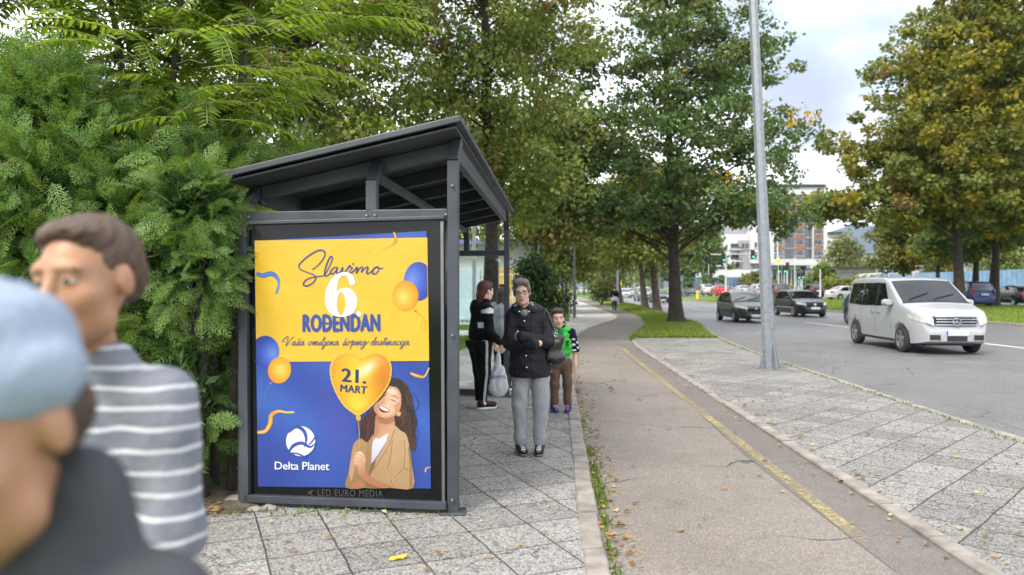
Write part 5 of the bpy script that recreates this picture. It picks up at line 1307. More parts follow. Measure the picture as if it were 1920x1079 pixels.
# dark hatchback
golf = make_car(dict(name='hatchback', label='black hatchback right of the lamp post, coming down the far lane', L=4.2, W=1.76, H=1.48, z0=.18, zb=.93, rw=.315, wf=.86, wr=3.44, tumble=.22, edge=.10, soft=.2, fr=.36, rr=.2,
    prof=[(0, .48), (.06, .66), (.2, .78), (1.05, .96), (1.15, 1.0), (1.9, 1.39), (2.3, 1.47), (2.9, 1.48), (3.6, 1.40), (3.98, 1.02), (4.14, .92), (4.2, .6), (4.2, .4)], paint=P_navy, lamp=M_head_on,
    screen=(1.17, 1.88, .05, .05), rear=(3.63, 3.95, .08, .12), side_windows=[[(1.55, .97), (2.45, .96), (2.45, 1.38), (2.0, 1.38)], [(2.53, .96), (3.45, .98), (3.3, 1.34), (2.53, 1.38)]],
    seams=[[(2.48, .3), (2.492, .3), (2.492, .93), (2.48, .93)], [(1.4, .4), (1.412, .4), (1.5, .93), (1.488, .93)]], handles=[(2.32, .84), (3.25, .86)], mirror=(1.52, 1.0), head=(.48, .50, (.62, .74), (.76, .84)), tail=(.55, .2, (.78, .8), (.98, 1.0)),
    front=[('grille', 0, .69, .84, .10, M_bplastic, .03), ('lower_intake', 0, .36, 1.0, .12, M_bplastic), ('emblem', 0, .70, .13, .13, M_chrome, .012)], plate_z=.50, spokes=5, strip=.50, strip_mat=P_silver, rplate_z=.55, wiper=True))
put(golf, 16.35, 42.5, R(1.0))
# estate, minivan, SUV and saloon prototypes used across the road
mini = make_car(dict(name='minivan', label='blue minivan seen from behind, driving away past the tree trunk', L=4.5, W=1.80, H=1.70, z0=.22, zb=1.02, rw=.32, wf=.9, wr=3.65, tumble=.18, edge=.10, soft=.16, fr=.3, rr=.14,
    prof=[(0, .5), (.08, .72), (.25, .86), (.95, 1.06), (1.7, 1.55), (2.1, 1.68), (3.2, 1.70), (4.05, 1.64), (4.36, 1.08), (4.46, .95), (4.5, .6), (4.5, .45)], paint=P_blue,
    screen=(1.0, 1.68, .05, .05), rear=(4.08, 4.35, .10, .10), side_windows=[[(1.5, 1.05), (2.35, 1.04), (2.35, 1.57), (1.9, 1.57)], [(2.42, 1.04), (3.3, 1.04), (3.3, 1.58), (2.42, 1.58)], [(3.36, 1.04), (4.05, 1.07), (3.9, 1.55), (3.36, 1.58)]],
    handles=[(2.2, .9), (3.2, .9)], mirror=(1.5, 1.07), head=(.5, .5, (.62, .76), (.8, .88)), tail=(.70, .16, (.80, .84), (1.25, 1.28)), front=[('grille', 0, .7, .8, .1, M_bplastic, .03), ('lower_intake', 0, .4, 1.0, .12, M_bplastic)], plate_z=.52, rplate_z=.86, rails=(2.0, 3.9)))
put(mini, 31.2, 51.5, R(180 - 1), .20)
suv = make_car(dict(name='sport_utility_car', label='white sport utility car with black roof rails, far across the median', L=4.5, W=1.85, H=1.68, z0=.26, zb=1.03, rw=.35, wf=.88, wr=3.58, tumble=.2, edge=.10, soft=.16, fr=.3, rr=.16,
    prof=[(0, .6), (.06, .82), (.25, .98), (1.1, 1.10), (1.2, 1.13), (1.9, 1.55), (2.3, 1.66), (3.3, 1.68), (4.05, 1.60), (4.36, 1.15), (4.46, 1.02), (4.5, .6), (4.5, .5)], paint=P_white,
    screen=(1.22, 1.88, .06, .05), rear=(4.08, 4.34, .10, .12), side_windows=[[(1.62, 1.06), (2.45, 1.05), (2.45, 1.54), (2.02, 1.54)], [(2.53, 1.05), (3.95, 1.08), (3.75, 1.50), (2.53, 1.54)]],
    handles=[(2.3, .92), (3.2, .92)], mirror=(1.6, 1.08), head=(.55, .45, (.76, .84), (.90, .95)), tail=(.58, .22, (.88, .9), (1.08, 1.1)), front=[('grille', 0, .82, .9, .14, M_bplastic, .03), ('lower_intake', 0, .48, 1.1, .14, M_bplastic)], plate_z=.60, rplate_z=.80, rails=(2.0, 3.9)))
saloon = make_car(dict(name='saloon_car', label='silver saloon car on the far road behind the white van', L=4.5, W=1.76, H=1.45, z0=.19, zb=.93, rw=.31, wf=.88, wr=3.55, tumble=.24, edge=.10, soft=.2, fr=.34, rr=.26,
    prof=[(0, .48), (.06, .64), (.2, .76), (1.1, .95), (1.2, .98), (1.95, 1.37), (2.3, 1.44), (2.8, 1.45), (3.3, 1.36), (3.85, 1.03), (4.4, .98), (4.47, .85), (4.5, .5)], paint=P_silver,
    screen=(1.22, 1.92, .05, .05), rear=(3.3, 3.82, .08, .06), side_windows=[[(1.6, .96), (2.5, .95), (2.5, 1.36), (2.05, 1.36)], [(2.58, .95), (3.55, .97), (3.2, 1.33), (2.58, 1.36)]],
    handles=[(2.3, .84), (3.3, .84)], mirror=(1.58, 1.0), head=(.48, .5, (.60, .7), (.74, .80)), tail=(.5, .25, (.72, .75), (.92, .94)), front=[('grille', 0, .66, .8, .10, M_bplastic, .03), ('lower_intake', 0, .36, 1.0, .12, M_bplastic)], plate_z=.48, rplate_z=.6))
def px_at(px, d): return (px - CX) / F * d
put(saloon, px_at(1588, 79), 79, R(100), .22)
put(suv, px_at(1290, 132), 132, R(182), .30)
PI = math.pi
clone(golf, P_blue, 'blue car half hidden behind the tail of the white van', 15.95, 32.3, R(.5), -.10)
clone(golf, P_navy, 'dark hatchback with red tail lights at the right edge', 37.4, 55.6, PI - R(4), .20)
far = [(golf, P_red, 'red hatchback seen from behind beyond the median', 1349, 100, PI, .36), (saloon, P_white, 'white saloon behind the grey hatchback roof', 1391, 104, PI, .36), (suv, P_white, 'white car behind the lamp post across the median', 1421, 98, PI, .33),
       (mini, P_dkgrey, 'dark grey estate seen from behind, right of the lamp post', 1456, 92, PI, .30), (suv, P_black, 'black sport utility car behind the black hatchback', 1524, 96, PI - .1, .30), (saloon, P_white, 'white saloon parked far off beneath the traffic lights', 1552, 128, PI / 2, .3),
       (mini, P_white, 'white delivery car facing left beside the hedge', 1590, 96, -PI / 2 + .12, .30), (saloon, P_silver, 'silver saloon parked in front of the apartment block', 1400, 150, PI / 2, .3), (hatch, P_white, 'white hatchback left of the traffic light pole', 1477, 140, PI / 2, .3),
       (mini, P_white, 'white van approaching far down the road between two tree trunks', 1206, 91, 0, -.10), (hatch, P_dkgrey, 'dark small car approaching behind the third verge tree', 1236, 79, 0, -.10), (hatch, P_silver, 'silver hatchback approaching far away beside the walker', 1171, 116, 0, -.10),
       (golf, P_white, 'white hatchback far away above the verge grass', 1184, 132, 0, -.10), (saloon, P_silver, 'silver car far down the road at the left of the shrub', 1108, 150, 0, -.05), (suv, P_white, 'white car far down the road beyond the blue round sign', 1092, 170, 0, -.05), (saloon, P_navy, 'dark saloon far off between two verge trunks', 1228, 150, PI, .2),
       (suv, P_silver, 'pale car left of the red hatchback', 1322, 118, PI, .36), (saloon, P_white, 'white saloon behind the red hatchback', 1366, 132, PI / 2, .3), (hatch, P_red, 'small dark red car above the black hatchback roof', 1468, 126, PI, .3), (saloon, P_white, 'white car roof seen over the white van', 1700, 78, PI, .22), (golf, P_white, 'white car parked by the crossing sign', 1660, 88, PI, .25)]
for pr0, pt, lb, px, d, rz, z in far: clone(pr0, pt, lb, px_at(px, d), d, rz, z, group='cars on the road and beyond the median')
# ================================================================== PEOPLE
def sdf_ell(P, c, r, Rm=None):
    q = P - np.array(c, np.float32)
    if Rm is not None: q = q @ np.array(Rm, np.float32)
    r = np.array(r, np.float32); k0 = np.sqrt(((q / r) ** 2).sum(-1)); k1 = np.sqrt(((q / (r * r)) ** 2).sum(-1)); return k0 * (k0 - 1) / np.maximum(k1, 1e-6)
def sdf_cap(P, a, b, ra, rb):
    a, b = np.array(a, np.float32), np.array(b, np.float32); ab = b - a; h = np.clip(((P - a) @ ab) / max(1e-9, float(ab @ ab)), 0, 1)
    return np.sqrt(((P - a - h[..., None] * ab) ** 2).sum(-1)) - (ra + (rb - ra) * h)
def sdf_box(P, c, half, r, Rm=None):
    q = P - np.array(c, np.float32)
    if Rm is not None: q = q @ np.array(Rm, np.float32)
    q = np.abs(q) - (np.array(half, np.float32) - r); return np.sqrt((np.maximum(q, 0) ** 2).sum(-1)) + np.minimum(q.max(-1), 0) - r
def bbox(p):
    k = p[0]
    if k == 'cap': a, b = np.array(p[1]), np.array(p[2]); r = max(p[3], p[4]); return np.minimum(a, b) - r, np.maximum(a, b) + r
    m = max(p[2]); c = np.array(p[1])
    if k == 'box' or p[3] is not None: m = float(np.linalg.norm(p[2])); return c - m, c + m
    return c - np.array(p[2]), c + np.array(p[2])
def E(c, r, Rm=None, k=.02, op='add'): return ('ell', c, r, Rm, k, op)
def C(a, b, ra, rb, k=.02, op='add'): return ('cap', a, b, ra, rb, k, op)
def B(c, h, Rm=None, k=.01, op='add', r=.01): return ('box', c, h, Rm, k, op, r)
def field(prims, h, clip=None, noise=None):
    opof = lambda p: p[6] if p[0] == 'cap' else p[5]
    lo = np.min([bbox(p)[0] for p in prims if opof(p) == 'add'], 0) - .03; hi = np.max([bbox(p)[1] for p in prims if opof(p) == 'add'], 0) + .03
    n = np.ceil((hi - lo) / h).astype(int) + 1
    D = np.full(n, .15, np.float32); ax = [lo[i] + h * np.arange(n[i]) for i in range(3)]
    for p in prims:
        a, b = bbox(p); a = a - .07; b = b + .07
        i0 = np.maximum(0, ((a - lo) / h).astype(int)); i1 = np.minimum(n, ((b - lo) / h).astype(int) + 2)
        if (i1 <= i0).any(): continue
        P = np.stack(np.meshgrid(*[ax[i][i0[i]:i1[i]] for i in range(3)], indexing='ij'), -1).astype(np.float32)
        if p[0] == 'ell': d = sdf_ell(P, p[1], p[2], p[3]); k, op = p[4], p[5]
        elif p[0] == 'cap': d = sdf_cap(P, p[1], p[2], p[3], p[4]); k, op = p[5], p[6]
        else: d = sdf_box(P, p[1], p[2], p[6], p[3]); k, op = p[4], p[5]
        S = D[i0[0]:i1[0], i0[1]:i1[1], i0[2]:i1[2]]
        if op == 'add': hh = np.maximum(k - np.abs(S - d), 0) / k; S[...] = np.minimum(S, d) - hh * hh * k * .25
        else: hh = np.maximum(k - np.abs(S + d), 0) / k; S[...] = np.maximum(S, -d) + hh * hh * k * .25
    if clip or noise:
        P = np.stack(np.meshgrid(*ax, indexing='ij'), -1)
        if noise: D += noise(P).astype(np.float32)
        for f in (clip or []): D = np.maximum(D, f(P).astype(np.float32))
    return D, lo
def surface_net(D, lo, h):
    S = D < 0; c = [S[i:S.shape[0] - 1 + i, j:S.shape[1] - 1 + j, k:S.shape[2] - 1 + k] for i in (0, 1) for j in (0, 1) for k in (0, 1)]
    cnt = sum(x.astype(np.int8) for x in c); M = (cnt > 0) & (cnt < 8); idx = np.full(M.shape, -1, np.int64); ii = np.argwhere(M); idx[M] = np.arange(len(ii))
    pos = np.zeros((len(ii), 3)); w = np.zeros(len(ii))
    off = [(i, j, k) for i in (0, 1) for j in (0, 1) for k in (0, 1)]
    val = {o: D[ii[:, 0] + o[0], ii[:, 1] + o[1], ii[:, 2] + o[2]] for o in off}
    for a in off:
        for ax in range(3):
            if a[ax]: continue
            b = list(a); b[ax] = 1; b = tuple(b); va, vb = val[a], val[b]; m = (va < 0) != (vb < 0); t = np.where(m, va / np.where(va == vb, 1, va - vb), 0)
            p = np.array(a, float)[None].repeat(len(ii), 0); p[:, ax] = t; pos[m] += p[m]; w[m] += 1
    V = (ii + pos / w[:, None]) * h + lo; Fc = []
    for ax in range(3):
        a1, a2 = (ax + 1) % 3, (ax + 2) % 3; sl = [slice(None)] * 3; sl2 = [slice(None)] * 3; sl[ax] = slice(0, -1); sl2[ax] = slice(1, None)
        A, Bq = S[tuple(sl)], S[tuple(sl2)]; e = np.argwhere(A != Bq); e = e[(e[:, a1] > 0) & (e[:, a2] > 0) & (e[:, a1] < S.shape[a1] - 1) & (e[:, a2] < S.shape[a2] - 1)]
        if not len(e): continue
        def cell(d1, d2): q = e.copy(); q[:, a1] -= d1; q[:, a2] -= d2; return idx[q[:, 0], q[:, 1], q[:, 2]]
        q = np.stack([cell(1, 1), cell(0, 1), cell(0, 0), cell(1, 0)], 1); flip = ~A[e[:, 0], e[:, 1], e[:, 2]]; q[flip] = q[flip][:, ::-1]; Fc.append(q)
    Fc = np.concatenate(Fc); return V, Fc[(Fc >= 0).all(1)]
def sdf_obj(name, prims, h, mats, parent, clip=None, matf=None, noise=None, smooth_it=2):
    D, lo = field(prims, h, clip, noise); V, Fc = surface_net(D, lo, h)
    for _ in range(smooth_it):
        acc = np.zeros_like(V); n = np.zeros(len(V))
        for a, b in ((0, 1), (1, 2), (2, 3), (3, 0)):
            np.add.at(acc, Fc[:, a], V[Fc[:, b]]); np.add.at(n, Fc[:, a], 1); np.add.at(acc, Fc[:, b], V[Fc[:, a]]); np.add.at(n, Fc[:, b], 1)
        V = V * .5 + .5 * acc / np.maximum(n, 1)[:, None]
    mi = matf(V[Fc].mean(1)) if matf else None
    return np_mesh(name, V, Fc, mats, parent, True, mi)
def rot(rz=0, rx=0, ry=0): return np.array(Matrix.Rotation(rz, 3, 'Z') @ Matrix.Rotation(rx, 3, 'X') @ Matrix.Rotation(ry, 3, 'Y'))
def skinmat(name, col):
    t = NT(name); co = t.coord(); c = t.ramp(t.noise(co, 18, 4), [(.3, tuple(x * .88 for x in col)), (.7, col)])
    p = t.bsdf(c, .5, Subsurface_Weight=.12, Subsurface_Radius=(.012, .005, .003), Subsurface_Scale=1.0); t.l.new(t.bump(t.noise(co, 260, 3), .12, .002), p.inputs['Normal']); return t.finish(p)
def cloth(name, col, rough=.85, var=.12, fine=900, coarse=22, bstr=.35):
    if name in MATS: return MATS[name]
    t = NT(name); co = t.coord(); f = t.noise(co, coarse, 4); c = t.ramp(f, [(.3, tuple(x * (1 - var) for x in col)), (.7, tuple(x * (1 + var) for x in col))])
    p = t.bsdf(c, rough, Sheen_Weight=.02, Specular_IOR_Level=.12)
    hgt = t.math('ADD', t.math('MULTIPLY', t.noise(co, 14, 4, .6), 1.6), t.math('MULTIPLY', t.noise(co, fine, 2), .15)); t.l.new(t.bump(hgt, bstr, .02), p.inputs['Normal'])
    MATS[name] = t.finish(p); return MATS[name]
def hairmat(name, c0, c1):
    t = NT(name); co = t.mapping(t.coord(), (60, 60, 9)); c = t.ramp(t.noise(co, 4, 4, .7), [(.3, c0), (.7, c1)])
    p = t.bsdf(c, .45, Specular_IOR_Level=.4); t.l.new(t.bump(t.noise(co, 5, 3), .7, .01), p.inputs['Normal']); return t.finish(p)
SKIN = skinmat('skin', (.62, .40, .30)); SKIN_B = skinmat('child_skin', (.60, .385, .29)); SKIN_T = skinmat('tanned_skin', (.36, .185, .105))
M_lip = mat('lips', (.38, .17, .135), .45, .1, 30); M_eye = mat('eye_white', (.33, .30, .27), .2, .05, 30); M_iris = mat('iris', (.03, .022, .016), .15, .1, 50); M_brow = mat('brow_hair', (.13, .08, .055), .8, .2, 60)
FACE = [None, M_lip, M_eye, M_iris, M_brow]
def head_prims(o, Rm, s, neck_to=None, nose=1.0):
    T = lambda p: tuple(np.array(o) + np.array(Rm) @ (np.array(p) * s)); r = lambda *a: tuple(x * s for x in a)
    pr_ = [E(T((0, .018, .03)), r(.074, .094, .090), Rm, .02), E(T((0, -.022, -.04)), r(.060, .072, .078), Rm, .03), E(T((0, -.060, -.098)), r(.027, .026, .020), Rm, .03), E(T((0, -.072, .022)), r(.056, .022, .026), Rm, .02),
           C(T((.038, -.02, -.085)), T((-.038, -.02, -.085)), .022 * s, .022 * s, .03)]
    for sg in (-1, 1):
        pr_ += [E(T((sg * .040, -.058, -.030)), r(.022, .022, .022), Rm, .025), E(T((sg * .077, .012, -.008)), r(.010, .021, .031), Rm, .008), E(T((sg * .030, -.098, .002)), r(.018, .016, .012), Rm, .012, 'sub'), E(T((sg * .030, -.079, .0)), r(.0135, .012, .0125), Rm, .003),
                E(T((sg * .012, -.102, -.036)), r(.009, .010, .008), Rm, .008)]
    pr_ += [C(T((0, -.090, .008)), T((0, -.112 * nose, -.030)), .008 * s, .012 * s, .012), E(T((0, -.091, -.062)), r(.022, .010, .0055), Rm, .006), E(T((0, -.089, -.073)), r(.020, .010, .0065), Rm, .006), B(T((0, -.1005, -.0672)), r(.02, .006, .0012), Rm, .003, 'sub', .0006)]
    return pr_
def face_mat(o, Rm, s):
    def f(Cn):
        q = (Cn - np.array(o)) @ np.array(Rm) / s; m = np.zeros(len(Cn), int)
        m[(np.abs(q[:, 0]) < .024 - np.abs(q[:, 2] + .067) * .5) & (np.abs(q[:, 2] + .0672) < .0115) & (q[:, 1] < -.082)] = 1
        for sg in (-1, 1):
            e = np.sqrt(((q[:, 0] - sg * .030) / .0135) ** 2 + (q[:, 2] / .0052) ** 2); m[(e < 1) & (q[:, 1] < -.07)] = 2
            e = np.hypot(q[:, 0] - sg * .030, q[:, 2]); m[(e < .0062) & (np.abs(q[:, 2]) < .0054) & (q[:, 1] < -.07)] = 3
            m[(np.abs(q[:, 0] - sg * .032) < .021) & (np.abs(q[:, 2] - .0215 + .10 * np.abs(np.abs(q[:, 0]) - .028)) < .0042) & (q[:, 1] < -.05)] = 4
        return m
    return f
def hand_prims(wr, d, n, s=1.0, curl=.5, side=1, thumb_in=.4):
    """palm from the wrist along d, palm facing n; side = which way the thumb leaves"""
    wr, d, n = np.array(wr, float), np.array(d, float), np.array(n, float); d /= np.linalg.norm(d); n = n - d * (n @ d); n /= np.linalg.norm(n); t = np.cross(n, d) * side
    Rm = np.stack([t, d, n], 1); pr_ = [E(tuple(wr + d * .045 * s), (.040 * s, .052 * s, .016 * s), Rm, .015), C(tuple(wr - d * .02 * s), tuple(wr + d * .02 * s), .026 * s, .024 * s, .02)]
    for i, (x, L, r) in enumerate(((.028, .072, .0088), (.0095, .080, .0090), (-.0095, .074, .0086), (-.028, .058, .0078))):
        b = wr + d * (.082 - .004 * abs(i - 1)) * s + t * x * s; a1 = curl * .8 + .08 * i; dd = d * math.cos(a1) + n * math.sin(a1); m_ = b + dd * L * .48 * s; a2 = curl * 1.9 + .12 * i; d2 = d * math.cos(a2) + n * math.sin(a2) + t * x * .6; e_ = m_ + d2 * L * .52 * s
        pr_ += [C(tuple(b - d * .01 * s), tuple(m_), r * s * 1.08, r * s, .005), C(tuple(m_), tuple(e_), r * s, r * s * .82, .004)]
    b = wr + d * .022 * s + t * .030 * s; m_ = b + (d * .6 + t * .62 + n * thumb_in * .6) * .036 * s; e_ = m_ + (d * .9 + t * .05 + n * thumb_in) * .032 * s
    pr_ += [C(tuple(b), tuple(m_), .0125 * s, .0105 * s, .012), C(tuple(m_), tuple(e_), .0105 * s, .0085 * s, .004)]; return pr_
def limb(a, b, c, ra, rb, rc, k=.03): return [C(a, b, ra, rb, k), C(b, c, rb, rc, k)]
def shoe(name, x, y, rz, s, mats, parent, z=0.0, Lf=.27):
    """upper, sole and laces of one shoe, toe towards -y before turning"""
    Rm = rot(rz); T = lambda p: tuple(np.array((x, y, z)) + Rm @ (np.array(p) * s)); r = lambda *a: tuple(q * s for q in a)
    up = [E(T((0, .045, .055)), r(.038, .055, .05), Rm, .03), E(T((0, -.05, .045)), r(.045, .085, .036), Rm, .03), E(T((0, -.115, .036)), r(.042, .05, .026), Rm, .03), C(T((0, .045, .06)), T((0, .055, .105)), .040 * s, .041 * s, .03)]
    sl = [E(T((0, .04, .012)), r(.042, .065, .022), Rm, .03), E(T((0, -.08, .012)), r(.050, .092, .022), Rm, .03), B(T((0, -.02, .014)), r(.038, .09, .015), Rm, .02)]
    o = sdf_obj(name, up, .0055, [mats[0], mats[2]], parent, [lambda P: .012 + z - P[..., 2], lambda P: P[..., 2] - (.118 * s + z)],
                lambda Cn: ((((Cn - np.array((x, y, z))) @ Rm / s)[:, 2] > .05) & (np.abs(((Cn - np.array((x, y, z))) @ Rm / s)[:, 0]) < .020) & (np.mod(((Cn - np.array((x, y, z))) @ Rm / s)[:, 1] * 42, 1) < .5) & (((Cn - np.array((x, y, z))) @ Rm / s)[:, 1] < .0)).astype(int))
    so = sdf_obj('sole', sl, .0055, [mats[1]], parent, [lambda P: z + .001 - P[..., 2], lambda P: P[..., 2] - (z + .030 * s)]); so.parent = o
    return o
def person_root(x, y, rz, label, z=0.0): return empty('person', (x, y, z), rz, label, 'person')
Nz = lambda a, f, ph=0: (lambda P: a * np.sin(P[..., 2] * f + 2.2 * np.sin(P[..., 0] * 17 + ph) + 1.7 * np.sin(P[..., 1] * 23 + ph)) * (0.6 + .4 * np.sin(P[..., 0] * 31 + P[..., 2] * 9)))

# ---------- woman with folded arms, facing the camera
def woman():
    rt = person_root(.165, 6.86, 0, 'older woman with short grey hair and glasses, arms folded in a dark quilted coat')
    hd = (-.075, -.03, 1.475); Rm = rot(R(-4), R(2), R(-5)); s = .93
    SHR, SHL = (-.165, .02, 1.262), (.125, .02, 1.262); ER, EL = (-.175, -.05, 1.010), (.150, -.06, 1.030)
    WR_, WL = (.075, -.160, 1.02), (-.105, -.180, 1.080)
    body = head_prims(hd, Rm, s) + [C((-.07, .005, 1.40), (-.045, .02, 1.28), .052, .062, .03), E((-.02, .02, 1.15), (.15, .10, .17), None, .05), E((0, .03, .90), (.15, .11, .16), None, .05)]
    body += limb(SHR, ER, WR_, .05, .042, .026) + limb(SHL, EL, WL, .05, .042, .026)
    body += hand_prims(WR_, (.5, .85, .05), (-.8, .5, .1), .95, .5, -1) + hand_prims(WL, (-.45, .89, -.05), (.85, .4, -.1), .95, .45, 1)
    for sg in (-1, 1): body += limb((sg * .082 + .004, .03, .84), (sg * .096 + .004, .0, .45), (sg * .085 + .003, .02, .07), .07, .045, .033)
    FACE[0] = SKIN; sdf_obj('body', body, .006, [SKIN] + FACE[1:], rt, None, face_mat(hd, Rm, s))
    # hair: short, swept, shell over the cranium with the face cut free
    T = lambda p: tuple(np.array(hd) + Rm @ (np.array(p) * s))
    hair = [E(T((0, .030, .050)), (.082, .098, .088), Rm, .02), E(T((.0, -.035, .095)), (.066, .058, .038), Rm, .02), E(T((-.03, -.045, .105)), (.045, .045, .03), Rm, .02), E(T((.035, -.04, .098)), (.042, .045, .03), Rm, .02), E(T((0, .075, -.02)), (.062, .045, .07), Rm, .02), E(T((-.072, -.012, .03)), (.014, .035, .045), Rm, .015), E(T((.072, -.012, .03)), (.014, .035, .045), Rm, .015),
            E(T((.008, -.105, .005)), (.064, .060, .076), Rm, .012, 'sub')]
    sdf_obj('hair', hair, .006, [hairmat('grey_hair', (.045, .033, .026), (.235, .205, .18))], rt, None, None, lambda P: .0035 * np.sin(P[..., 0] * 190 + 4 * np.sin(P[..., 2] * 40)) * np.sin(P[..., 1] * 60))
    mb = MB()
    for sg in (-1, 1):
        ring = [T((sg * .031 + .024 * math.copysign(abs(math.cos(a)) ** .75, math.cos(a)), -.108, -.004 + .0155 * math.copysign(abs(math.sin(a)) ** .75, math.sin(a)))) for a in np.linspace(0, 2 * math.pi, 21)]
        mb.tube(ring, .0022, 5, False); mb.tube([T((sg * .055, -.106, .004)), T((sg * .078, -.05, .004)), T((sg * .080, .01, -.002))], .0022, 5)
    mb.tube([T((-.007, -.109, .0)), T((0, -.112, .003)), T((.007, -.109, .0))], .0022, 5)
    gl = mb.build('glasses', M_bplastic, rt, rel=False)
    mb = MB()
    for sg in (-1, 1): mb.add([T((sg * .031 + .022 * math.cos(a), -.1075, -.004 + .0145 * math.sin(a))) for a in np.linspace(0, 2 * math.pi, 16, endpoint=False)], [tuple(range(16))])
    ln = mb.build('lens', glassmat('spectacle_lens', (.93, .95, .96), .10), rt, rel=False); ln.parent = gl
    # coat: torso flare, collar, two folded sleeves
    t = NT('dark_quilted_cloth'); co = t.coord(); sx = t.node('SeparateXYZ', ins={0: co})
    qz = t.math('PINGPONG', t.math('MULTIPLY', sx.outputs[2], 13), .5); qx = t.math('PINGPONG', t.math('MULTIPLY', sx.outputs[0], 9), .5)
    q = t.smooth(t.math('MINIMUM', qz, qx), 0, .07); c = t.ramp(t.noise(co, 16, 4), [(.3, (.010, .010, .014)), (.7, (.020, .020, .027))])
    p = t.bsdf(c, .6, Specular_IOR_Level=.22); t.l.new(t.bump(t.math('ADD', q, t.math('MULTIPLY', t.noise(co, 26, 4), 1.2)), .5, .012), p.inputs['Normal']); M_coat = t.finish(p)
    ct = [E((-.02, .025, 1.16), (.160, .125, .20), None, .05), E((-.005, .03, .98), (.172, .135, .24), None, .05), E((.0, .03, .78), (.196, .150, .26), None, .05), C((-.145, .02, 1.268), (.105, .02, 1.268), .066, .066, .04), C((-.11, .02, 1.31), (.06, .02, 1.31), .062, .062, .04)]
    ct += limb((-.160, .02, 1.25), (-.180, -.045, 1.010), (.035, -.185, 1.012), .070, .066, .048, .02) + limb((.122, .02, 1.25), (.158, -.06, 1.025), (-.080, -.195, 1.083), .070, .066, .048, .015)
    coat = sdf_obj('coat', ct, .007, [M_coat], rt, [lambda P: .70 - P[..., 2]], None, Nz(.004, 55))
    cl = [E((-.115, -.04, 1.325), (.055, .055, .024), rot(R(30), R(25), R(-25)), .02), E((.020, -.04, 1.325), (.060, .055, .026), rot(R(-30), R(25), R(25)), .02), C((-.14, .06, 1.345), (.05, .06, 1.345), .032, .032, .03)]
    o = sdf_obj('collar', cl, .006, [M_coat], rt, None, None, Nz(.002, 60)); o.parent = coat
    mb = MB()
    for x, z, y in ((-.055, 1.215, -.112), (-.10, 1.30, -.085), (-.012, 1.30, -.085), (-.04, .905, -.124), (-.035, .80, -.128)): mb.lathe([(.001, -.006), (.009, -.005), (.010, .004)], (x, y, z), 'Y', 12)
    o = mb.build('button', M_chrome, rt, smooth=True, rel=False); o.parent = coat
    hood = [C((-.13, -.01, 1.345), (-.055, -.065, 1.285), .028, .022, .02), C((.02, -.01, 1.345), (-.045, -.065, 1.285), .028, .022, .02), C((-.12, .05, 1.36), (.01, .05, 1.36), .03, .03, .03), E((-.05, -.045, 1.265), (.040, .018, .04), None, .03)]
    sdf_obj('hood_collar', hood, .006, [cloth('grey_jersey', (.22, .23, .245))], rt)
    tr = []
    for sg, kx, ax in ((-1, -.092, -.082), (1, .100, .088)): tr += limb((sg * .082 + .004, .03, .80), (kx, .0, .45), (ax, .02, .12), .094, .074, .056, .025) + [C((ax, .02, .14), (ax, .02, .085), .062, .055, .02)]
    tr += [E((.004, .035, .82), (.16, .12, .12), None, .04)]
    sdf_obj('trousers', tr, .007, [cloth('light_grey_jersey', (.27, .28, .30), coarse=9, bstr=.5)], rt, [lambda P: P[..., 2] - .86, lambda P: .075 - P[..., 2]], None, Nz(.0055, 34, 1))
    sm = [cloth('black_shoe_mesh', (.025, .025, .028)), mat('black_white_sole', (.10, .10, .11), .6, .9, 26), mat('white_lace', (.62, .62, .62), .7, .1, 40)]
    shoe('shoe', -.082, -.005, R(10), .98, sm, rt); shoe('shoe', .088, -.015, R(-6), .98, sm, rt)
    return rt
woman()
def handbag():
    r0 = empty('handbag', (.165 + .232, 6.86 - .02, .80), 0, 'shiny black leather handbag hanging from the shoulder of the woman with folded arms', 'handbag')
    ml = mat('black_leather', (.014, .014, .016), .22, .2, 14, .35, 30, Coat_Weight=.25)
    pb = [B((-.005, 0, .17), (.062, .055, .13), rot(0, 0, R(16)), .02, 'add', .022), E((.022, 0, .08), (.078, .062, .075), None, .04), E((-.035, 0, .28), (.045, .04, .08), None, .03)]
    sdf_obj('bag_body', pb, .007, [ml], r0, None, None, Nz(.004, 40, 2))
    mb = MB()
    for y in (-.03, .03): mb.tube([(-.07, y, .28), (-.085, y * .9, .38), (-.095, y * .5, .46), (-.10, y * .4, .53)], .008, 6); mb.tube([(.0, y, .28), (-.03, y, .38), (-.07, y * .6, .48), (-.10, y * .4, .53)], .008, 6)
    mb.build('strap', ml, r0, smooth=True, rel=False)
    mb = MB(); 
    for p in ((-.06, -.052, .29), (.0, -.054, .29)): mb.tube([(p[0] + .014 * math.cos(a), p[1], p[2] + .014 * math.sin(a)) for a in np.linspace(0, 2 * math.pi, 13)], .004, 5, False)
    mb.box((-.01, -.060, .235), (.08, .006, .010), rx=.0); mb.build('buckle', M_chrome, r0, rel=False)
handbag()

